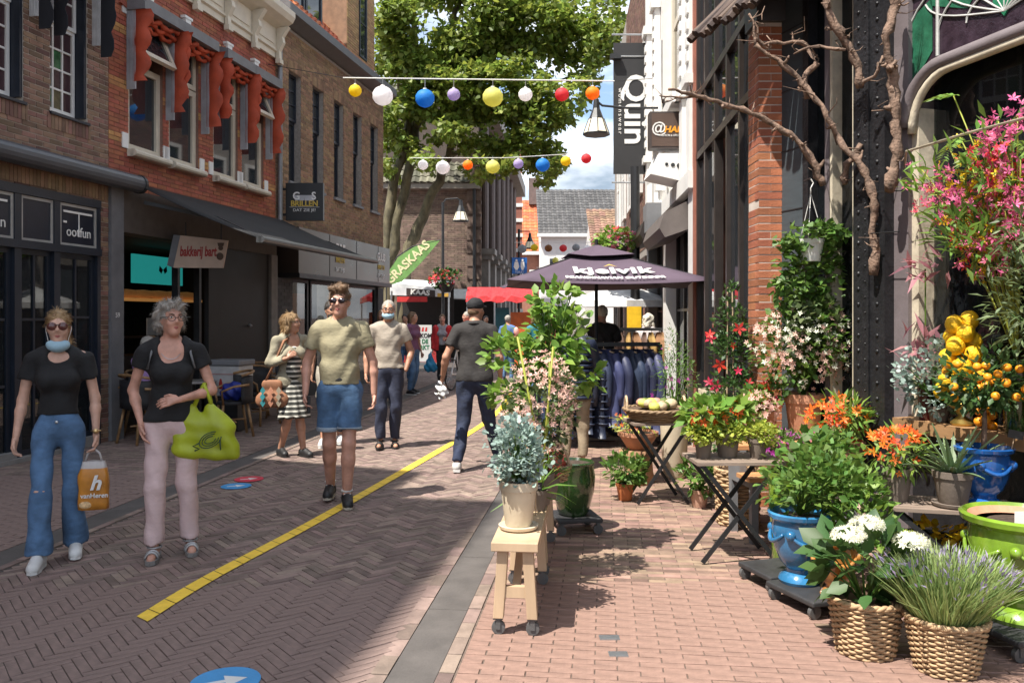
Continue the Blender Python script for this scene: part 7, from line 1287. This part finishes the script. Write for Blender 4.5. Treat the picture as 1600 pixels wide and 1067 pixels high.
shell('sack', m_lime, lb, [seg((-.10, 0, -.24), (.10, 0, -.27), .085, .10, sq=.6, k=.05), seg((-.14, 0, -.40), (.16, .0, -.42), .075, .075, sq=.65, k=.06), seg((-.07, 0, -.12), (-.10, 0, -.3), .02, .07, sq=.6, k=.06), seg((.05, 0, -.12), (.1, 0, -.3), .02, .08, sq=.6, k=.06)], .010, noise=lambda g_: .006*np.sin(g_[..., 0]*40+g_[..., 2]*22)+.004*np.sin(g_[..., 2]*60+g_[..., 0]*9), clip=lambda g_: g_[..., 2]+.10)
for s_ in (-.07, .05): MB().tube([(s_, 0, -.13), (s_*.55, -.01, -.05), (0, -.01, .03), (0, .04, .03), (s_*.6, .045, -.06), (s_, .02, -.14)], .012, 6).build('handle', m_lime, lb, True)
mp_ = mat('print_dark_green', (.03, .07, .04), .6); dr = MB()
for k in range(3): dr.tube([(.05+(.07-.018*k)*math.cos(a), -.079+.006*math.sin(a*3), -.34+(.055-.015*k)*math.sin(a+.4)) for a in [q*math.pi/9 for q in range(3, 19)]], .0035, 5)
dr.tube([(-.02, -.075, -.36), (-.06, -.072, -.38), (-.02, -.075, -.4), (-.05, -.073, -.41)], .006, 5).tube([(.11, -.07, -.34), (.115, -.072, -.41)], .005, 5).build('printed_drawing', mp_, lb, True)
# 3 man in olive tee
g3 = G(531, 786); r3, J, HP = person('man in olive tee and denim shorts striding over the yellow line', g3.x, g3.y, 1.85, R(9), dict(ka=(-.085, .02, .49), aa=(-.085, .20, .11), kb=(.075, -.10, .50), ab=(.06, -.08, .09), ea=(-.265, .06, 1.14), ra=(-.27, -.03, .90), eb=(.265, .04, 1.14), rb=(.275, .02, .88), hd=(0, -.02, 1.63)), ('quiff', m_brown), dict(m=olive, hem=.97, sl=.55, inf=.016, wr=.005), dict(m=denim, k='shorts', end=.74, inf=.012, top=1.03, belt=BSH, cuff=cloth('cuff', (.30, .36, .42))), 'pink', 1.0, shoes=('shoe', BSH, SOLE), face=[('sunglasses', LENS, .026, .78)], yaw=R(-8), h=.011)
for e in 'ab': MB().tube([J['a'+e]+Vector((.038*math.cos(a), .01+.04*math.sin(a), .03)) for a in [k*math.pi/8 for k in range(17)]], .014, 6, False).build('sock', WSH, r3, True); MB().tube([J['a'+e].lerp(J['t'+e], .35)+Vector((-.03, 0, .03)), J['a'+e].lerp(J['t'+e], .35)+Vector((.03, 0, .03))], .006, 5).tube([J['a'+e].lerp(J['t'+e], .55)+Vector((-.03, 0, .018)), J['a'+e].lerp(J['t'+e], .55)+Vector((.03, 0, .018))], .006, 5).build('lace', WSH, r3, True)
ph = thing('mobile_phone', 'dark phone in the olive tee man\'s hand', 'phone', world(r3, J['ra']+Vector((.03, -.04, -.09))), R(20)); MB().box(-.012, .012, -.035, .035, -.07, .07).build('case', BSH, ph, bevel=.004); MB().box(-.0135, -.0122, -.031, .031, -.064, .064).build('screen', LENS, ph)
# 4 man in grey tee with mask
g4 = G(607, 700); r4, J, HP = person('man with blue face mask in beige tee and navy trousers', g4.x, g4.y, 1.80, R(8), dict(ka=(-.09, -.06, .49), aa=(-.095, -.02, .10), kb=(.085, -.02, .49), ab=(.07, .08, .085), ea=(-.255, .05, 1.13), ra=(-.26, -.03, .89), eb=(.27, .05, 1.14), rb=(.205, -.05, .93)), ('buzz', m_grey), dict(m=grey_t, hem=.95, sl=.55, inf=.014), dict(m=navy, k='trousers', end=.93, inf=.014, top=1.0), 'tan', 1.0, shoes=('sandal', BSH, BSH), face=[('glasses',), ('mask', .0)], yaw=R(-4), h=.013, hands=(1, 0))
# 5 woman in striped dress
mst = mat('striped_dress', (.05, .05, .045), .85, var=.1); nt_ = mst.node_tree; wv = nt_.nodes.new('ShaderNodeTexWave'); wv.bands_direction = 'Z'; wv.inputs['Scale'].default_value = 5.6; wv.inputs['Distortion'].default_value = .25; tcn = nt_.nodes.new('ShaderNodeTexCoord'); rp = nt_.nodes.new('ShaderNodeValToRGB'); rp.color_ramp.interpolation = 'CONSTANT'; rp.color_ramp.elements[0].color = (.045, .045, .038, 1); rp.color_ramp.elements[1].color = (.55, .53, .46, 1); rp.color_ramp.elements[1].position = .68; nt_.links.new(tcn.outputs['Object'], wv.inputs[0]); nt_.links.new(wv.outputs[0], rp.inputs[0]); nt_.links.new(rp.outputs[0], nt_.nodes['Principled BSDF'].inputs['Base Color'])
g5 = G(455, 712); r5, J, HP = person('woman in striped dress and khaki jacket with a patterned shoulder bag', g5.x, g5.y, 1.64, R(40), dict(ka=(-.08, -.08, .49), aa=(-.09, .10, .09), kb=(.08, -.06, .49), ab=(.10, -.12, .09), ea=(-.25, .03, 1.15), ra=(-.13, -.17, 1.21), eb=(.24, .05, 1.14), rb=(.12, -.16, 1.10)), ('bob', m_blond), dict(m=cloth('khaki', (.30, .27, .19)), hem=.86, sl=1.8, neck=.12, inf=.02, wr=.005), dict(m=mst, k='dress', end=.47), 'tan', 1.0, female=True, shoes=('shoe', BSH, BSH), yaw=R(40), h=.013, face=[('sunglasses', LENSB, .001, 1)], hdir=((.6, -.3, .5), None))
shell('dress_front', mst, r5, [seg(Vector((0, -.06, .95)), Vector((0, -.07, 1.18)), .10, .085, sq=.75)], .013); ob = blob('shoulder_bag', 'brown patchwork shoulder bag with teal diamonds on the striped woman', 'bag', world(r5, (-.24, -.02, .78)), [seg((-.10, 0, -.12), (.10, 0, -.12), .09, sq=.5, k=.05), seg((-.07, 0, .06), (.07, 0, .06), .05, sq=.5, k=.08)], mat('bag_brown', (.27, .12, .06), .75, var=.3, vs=10), .012)
for i in range(9): MB().prism([(-.03, 0), (0, -.045), (.03, 0), (0, .045)], -.006, .0, T(-.09+.09*(i % 3), -.052-.01*(i//3 == 1), -.15+.07*(i//3))).build('diamond_patch', mat('patch%d' % (i % 3), [(.03, .22, .24), (.45, .2, .12), (.3, .25, .18)][i % 3], .8), ob)
MB().tube([(-.08, 0, .08), (.03, .0, .3), (.13, .02, .55), (.16, .08, .58), (.1, .1, .3), (.06, .06, .08)], .014, 6).build('strap', mat('bag_brown', (.27, .12, .06), .75), ob, True)
# 6 man behind her
g6 = G(506, 702); person('bearded man in black shirt and pale shorts behind the olive tee man', g6.x+.02, 10.4, 1.80, R(8), dict(ka=(-.09, -.06, .49), aa=(-.09, -.1, .09), ab=(.09, .1, .1)), ('short', m_black), dict(m=blackc, hem=.95, sl=.55), dict(m=cloth('stone', (.36, .33, .27)), k='shorts', end=.8, inf=.014), 'tan', 1.0, shoes=('shoe', WSH, WSH), face=[('sunglasses', LENS, .026, .8), ('beard',)], yaw=R(25), h=.016)
# 7 man in black polo from behind
g7 = G(738, 735); r7, J, HP = person('man in black cap, polo and dark jeans walking away', g7.x+.02, g7.y+.1, 1.80, R(176), dict(ka=(-.13, -.14, .50), aa=(-.20, -.34, .10), kb=(.11, .03, .49), ab=(.155, .20, .10), ea=(-.26, .02, 1.14), ra=(-.25, -.16, .93), eb=(.285, .07, 1.15), rb=(.34, -.06, .93), hd=(-.01, -.035, 1.625)), ('cap', cloth('cap', (.012, .012, .014))), dict(m=polo, hem=.90, sl=.62, inf=.018, collar=True), dict(m=ddenim, k='trousers', end=.98, inf=.012, top=1.0), 'tan', 1.05, shoes=('shoe', mat('shoe_grey', (.5, .49, .46), .6), WSH), feat=False, yaw=R(-22), h=.0125)
shell('hair', m_brown, r7, [ell(HP(0, .055, -.015), (.066, .05, .05), None)], .012); MB().tube([J['rb']+Vector((.03*math.cos(a), .028*math.sin(a), .02)) for a in [k*math.pi/8 for k in range(17)]], .008, 6, False).build('watch', BSH, r7, True)
nb_ = thing('crumpled_paper', 'crumpled white wrapper in the cap man\'s hand', 'wrapper', P(691, 612, 8.45)); shell('paper', WSH, nb_, [ell((0, 0, 0), (.05, .03, .06), None), ell((-.03, 0, .05), (.03, .01, .035), None)], .008, noise=lambda g_: .008*np.sin(g_[..., 0]*90+g_[..., 2]*70)+.006*np.sin(g_[..., 2]*110-g_[..., 1]*80))
# 8 girl in red jacket, 9 person by bike
g8 = G(691, 601); r8, J, HP = person('girl in red jacket and black trousers with a blue bag', g8.x, g8.y, 1.66, R(4), dict(ka=(-.07, -.04, .49), aa=(-.07, -.06, .09), kb=(.07, 0, .49), ab=(.06, .08, .09)), ('tied', m_brown), dict(m=cloth('grey_top', (.33, .34, .36)), hem=.99, sl=.4), dict(m=blackc, k='trousers', inf=.004), 'fair', .85, female=True, shoes=('shoe', WSH, WSH), h=.02)
redc = cloth('red', (.55, .03, .035)); shell('jacket', redc, r8, [seg(J['s'+e], J['e'+e], .062, .056, k=.03) for e in 'ab']+[seg(J['e'+e], J['r'+e], .055, .045, flat=True) for e in 'ab']+[seg(J['s'+e]+Vector((-q*.03, .0, -.02)), Vector((q*.13, .0, .80)), .075, .075, sq=1.4, flat=True, k=.03) for q, e in ((-1, 'a'), (1, 'b'))]+[seg(Vector((-.1, .06, 1.3)), Vector((-.1, .06, .85)), .09, k=.04), seg(Vector((.1, .06, 1.3)), Vector((.1, .06, .85)), .09, k=.04)], .018)
blob('blue_bag', 'crumpled blue plastic bag carried by the girl in red', 'bag', Vector((r8.location.x-.27, r8.location.y-.05, .48)), [seg((0, 0, .3), (0, 0, .0), .02, .13, sq=.6, k=.05), seg((-.06, 0, -.08), (.07, 0, -.08), .1, sq=.6)], mat('bag_blue', (.02, .24, .45), .4, var=.3, vs=8), .018, lambda g_: .01*np.sin(g_[..., 0]*45+g_[..., 2]*30))
person('grey-haired person in a red jumper leaning over the bicycle', -1.05, 19.4, 1.72, R(-60), dict(ea=(-.2, -.2, 1.2), ra=(-.18, -.45, 1.12), eb=(.2, -.2, 1.2), rb=(.18, -.45, 1.12)), ('short', m_grey), dict(m=redc, hem=.92, sl=1.9, inf=.02), dict(m=navy, k='trousers'), 'pink', 1.1, shoes=('shoe', BSH, BSH), h=.02)
# 10 puffer vest woman, 11 man, 12 white-haired woman at the racks, 13 coral shirt
r10, J, HP = person('woman in black quilted jacket and khaki trousers browsing the rack', .66, 8.75, 1.62, R(168), dict(ka=(-.09, -.03, .49), ab=(.10, .10, .09), ea=(-.22, -.12, 1.16), ra=(-.18, -.32, 1.12), eb=(.22, -.12, 1.16), rb=(.18, -.32, 1.12)), ('bob', m_grey), dict(m=m_quilt, hem=.80, sl=1.9, inf=.032), dict(m=cloth('khaki_trousers', (.27, .21, .14)), k='trousers', end=.85), 'pink', 1.08, female=True, shoes=('sandal', mat('brown_strap', (.15, .07, .03), .6), mat('brown_sole', (.12, .07, .04), .7)), feat=False, h=.014)
q_ = MB(); [q_.tube([Vector((.175*math.cos(a)*(1-.1*(j > 7)), .125*math.sin(a)+.01, .76+.055*j)) for a in [k*math.pi/10 for k in range(21)]], .022, 6, False) for j in range(10)]; tag(q_.build('quilting', m_quilt, r10, True), kind='stuff')
person('broad man in dark tee seen from behind at the clothes rack', 1.27, 11.75, 1.76, R(186), dict(ea=(-.27, -.08, 1.15), ra=(-.22, -.3, 1.05), eb=(.28, -.06, 1.15), rb=(.25, -.28, 1.05)), ('short', m_white), dict(m=polo, hem=.88, sl=.6, inf=.02), dict(m=navy, k='trousers'), 'pink', 1.2, shoes=('shoe', BSH, BSH), feat=False, h=.017)
person('white-haired woman in a pale blouse beside the rack', 2.33, 14.2, 1.66, R(150), dict(ea=(-.24, -.05, 1.15), ra=(-.18, -.25, 1.1)), ('bob', m_white), dict(m=cloth('blouse', (.62, .56, .55), .85, .12), hem=.88, sl=1.5, inf=.018), dict(m=navy, k='trousers'), 'fair', 1.05, female=True, shoes=('shoe', BSH, BSH), feat=False, h=.017)
person('person in coral shirt and orange scarf behind the lemon tree', .52, 10.3, 1.68, R(175), dict(), ('short', m_brown), dict(m=cloth('coral', (.62, .16, .10)), hem=.9, sl=.6), dict(m=denim, k='trousers'), 'tan', 1.05, shoes=('shoe', BSH, BSH), feat=False, h=.018)
# cafe guests and far shoppers
SIT = dict(ka=(-.11, -.44, .50), aa=(-.11, -.42, .09), kb=(.11, -.44, .50), ab=(.11, -.42, .09), ha=(-.09, 0, .52), hb=(.09, 0, .52), wa=(0, .02, .70), ch=(0, .0, .90), nb=(0, -.01, 1.08), sa=(-.172, .0, 1.035), sb=(.172, .0, 1.035), hd=(0, -.06, 1.25), ea=(-.24, -.08, .78), ra=(-.16, -.3, .72), eb=(.24, -.08, .78), rb=(.16, -.3, .72))
def sitter(label, x, y, rz, hair, sc, lc, sk='tan'): return person(label, x, y, 1.72, rz, SIT, hair, dict(m=sc, hem=.50, sl=.35, inf=.018), dict(m=lc, k='trousers', top=.64, end=.9), sk, 1.12, shoes=('shoe', BSH, BSH), feat=False, h=.017)
sitter('seated man in a yellow top at the cafe terrace', -4.95, 11.35, R(70), ('buzz', m_brown), cloth('mustard', (.50, .27, .03)), ddenim)
sitter('seated grey-haired guest in a lilac top seen from behind', -4.72, 10.7, R(150), ('short', m_grey), cloth('lilac', (.40, .24, .50)), cloth('light_denim', (.2, .3, .38)))
shop_p = [(-2.35, 15.6, 'long-haired shopper in a dark top passing the optician', m_brown, (.05, .045, .05), 'bob', 10), (-2.05, 17.2, 'shopper in a purple print blouse in the crowd', m_brown, (.17, .07, .13), 'bob', 60), (-2.75, 17.6, 'fair-haired shopper by the optician window', m_blond, (.3, .26, .2), 'bob', -20), (-2.6, 20.2, 'shopper in a white tee far along the shop row', m_black, (.55, .55, .53), 'short', 0), (-3.0, 19.0, 'dark-haired shopper near the optician corner', m_black, (.1, .13, .2), 'short', 30), (-.1, 20.5, 'shopper in a blue shirt before the red awning', m_grey, (.08, .16, .35), 'short', 160), (.5, 17.5, 'shopper in a teal top behind the lemon tree', m_brown, (.03, .2, .24), 'bob', 200), (1.1, 19.5, 'shopper in a rust shirt beyond the umbrella', m_brown, (.35, .1, .05), 'short', 170), (-.8, 25.5, 'far shopper in black by the market stall', m_black, (.03, .03, .03), 'short', 20)]
for x, y, lbl, hr_, c, st_, a in shop_p: person(lbl, x, y, random.uniform(1.62, 1.78), R(a), dict(ka=(-.09, -.06, .49), ab=(.09, .1, .1)), (st_, hr_), dict(m=cloth(lbl.split()[-1]+str(int(y*10)), c), hem=.93, sl=.55, inf=.016), dict(m=[navy, ddenim, denim][int(y) % 3], k='trousers'), 'tan', 1.0, female=st_ == 'bob', shoes=('shoe', BSH, WSH), h=.022, feat=y < 18, group='shoppers farther along the street')
# cafe chairs, table, crate
m_rat = mat('rattan', (.28, .16, .07), .5, var=.35, vs=14); m_weave = mat('black_weave', (.018, .018, .02), .6, bump=.6, bs=90)
def cafe_chair(label, x, y, rz):
    c = thing('cafe_chair', label, 'chair', (x, y, 0), rz, 'bamboo cafe chairs on the terrace')
    MB().lathe([(.21, 0), (.22, .02), (.2, .04), (0, .04)], 20, (0, 0, .43)).build('seat', m_weave, c)
    for sx in (-1, 1):
        for y0, y1 in ((-.16, -.21), (.15, .22)): MB().tube([(sx*.15, y0, .44), (sx*.2, y1, 0)], .018, 8).build('leg', m_rat, c, True)
        MB().tube([(sx*.2, -.17, .44), (sx*.26, -.2, .62), (sx*.27, -.05, .68), (sx*.26, .15, .70)], .016, 8).build('armrest', m_rat, c, True)
    bk = MB(); n = 10
    for j in range(5):
        for i in range(n+1): a = math.pi*i/n; bk.v.append((.26*math.cos(a)*(1+.03*j/4), .05+.2*math.sin(a), .45+.35*j/4))
    bk.f = [(j*(n+1)+i, j*(n+1)+i+1, (j+1)*(n+1)+i+1, (j+1)*(n+1)+i) for j in range(4) for i in range(n)]; bk.m = [0]*len(bk.f); o = bk.build('backrest', m_weave, c, True); o.modifiers.new('s', 'SOLIDIFY').thickness = .015
    MB().tube([(.27*math.cos(a), .05+.205*math.sin(a), .82+.05*math.sin(a)) for a in [math.pi*k/12 for k in range(13)]], .018, 8).build('top_rail', m_rat, c, True)
    MB().tube([(-.17, 0, .2), (.17, 0, .2)], .012, 6).tube([(0, -.17, .22), (0, .17, .22)], .012, 6).build('stretcher', m_rat, c, True); return c
for x, y, a, l in ((-4.72, 10.62, 150, 'bamboo cafe chair under the lilac guest'), (-4.95, 11.3, 70, 'bamboo cafe chair under the man in yellow'), (-3.75, 11.2, -60, 'bamboo cafe chair with blue bag beside the cooler'), (-3.75, 12.4, 60, 'dark cafe chair behind the blue bag chair'), (-3.6, 13.2, -30, 'far cafe chair by the optician corner'), (-4.2, 13.6, 200, 'cafe chair tucked against the dark bakery panel')): cafe_chair(l, x, y, R(a))
ct = thing('cafe_table', 'small round cafe table on the bakery terrace', 'table', (-4.35, 11.35, 0)); MB().lathe([(.3, 0), (.31, .015), (.3, .03), (0, .03)], 28, (0, 0, .70)).build('table_top', mat('table_grey', (.2, .19, .18), .4), ct); MB().tube([(0, 0, .02), (0, 0, .7)], .03).lathe([(.22, 0), (.2, .02), (.03, .03)], 20).build('pedestal', BLACK, ct)
ib = thing('ice_cooler', 'white drinks cooler with red print standing on the terrace', 'cooler', (-3.98, 11.75, 0), R(-12)); MB().box(-.25, .25, -.2, .2, .5, .92).build('body', mat('cooler_white', (.42, .41, .40), .5), ib, bevel=.02); MB().box(-.27, .27, -.22, .22, .92, 1.0).build('lid', GREYP, ib, bevel=.02); MB().box(-.22, .22, -.18, .18, .02, .5).build('stand', BLACK, ib)
MB().prism([(-.05, .60), (.0, .60), (0, .68), (-.015, .74), (-.035, .74), (-.05, .68)], -.206, -.2).build('bottle_print', mat('sign_red', (.36, .03, .02), .5), ib); MB().box(-.2, .2, -.206, -.2, .8, .806).build('printed_line', mat('sign_red', (.36, .03, .02), .5), ib)
blob('blue_sack', 'crumpled blue bag lying on the bamboo chair', 'bag', (-3.75, 11.2, .60), [ell((0, 0, 0), (.16, .13, .12), None), ell((.08, .02, .06), (.08, .07, .07), None)], mat('sack_blue', (.015, .03, .22), .5, var=.3, vs=9), .014, lambda g_: .012*np.sin(g_[..., 0]*40+g_[..., 2]*33)+.008*np.sin(g_[..., 1]*55))
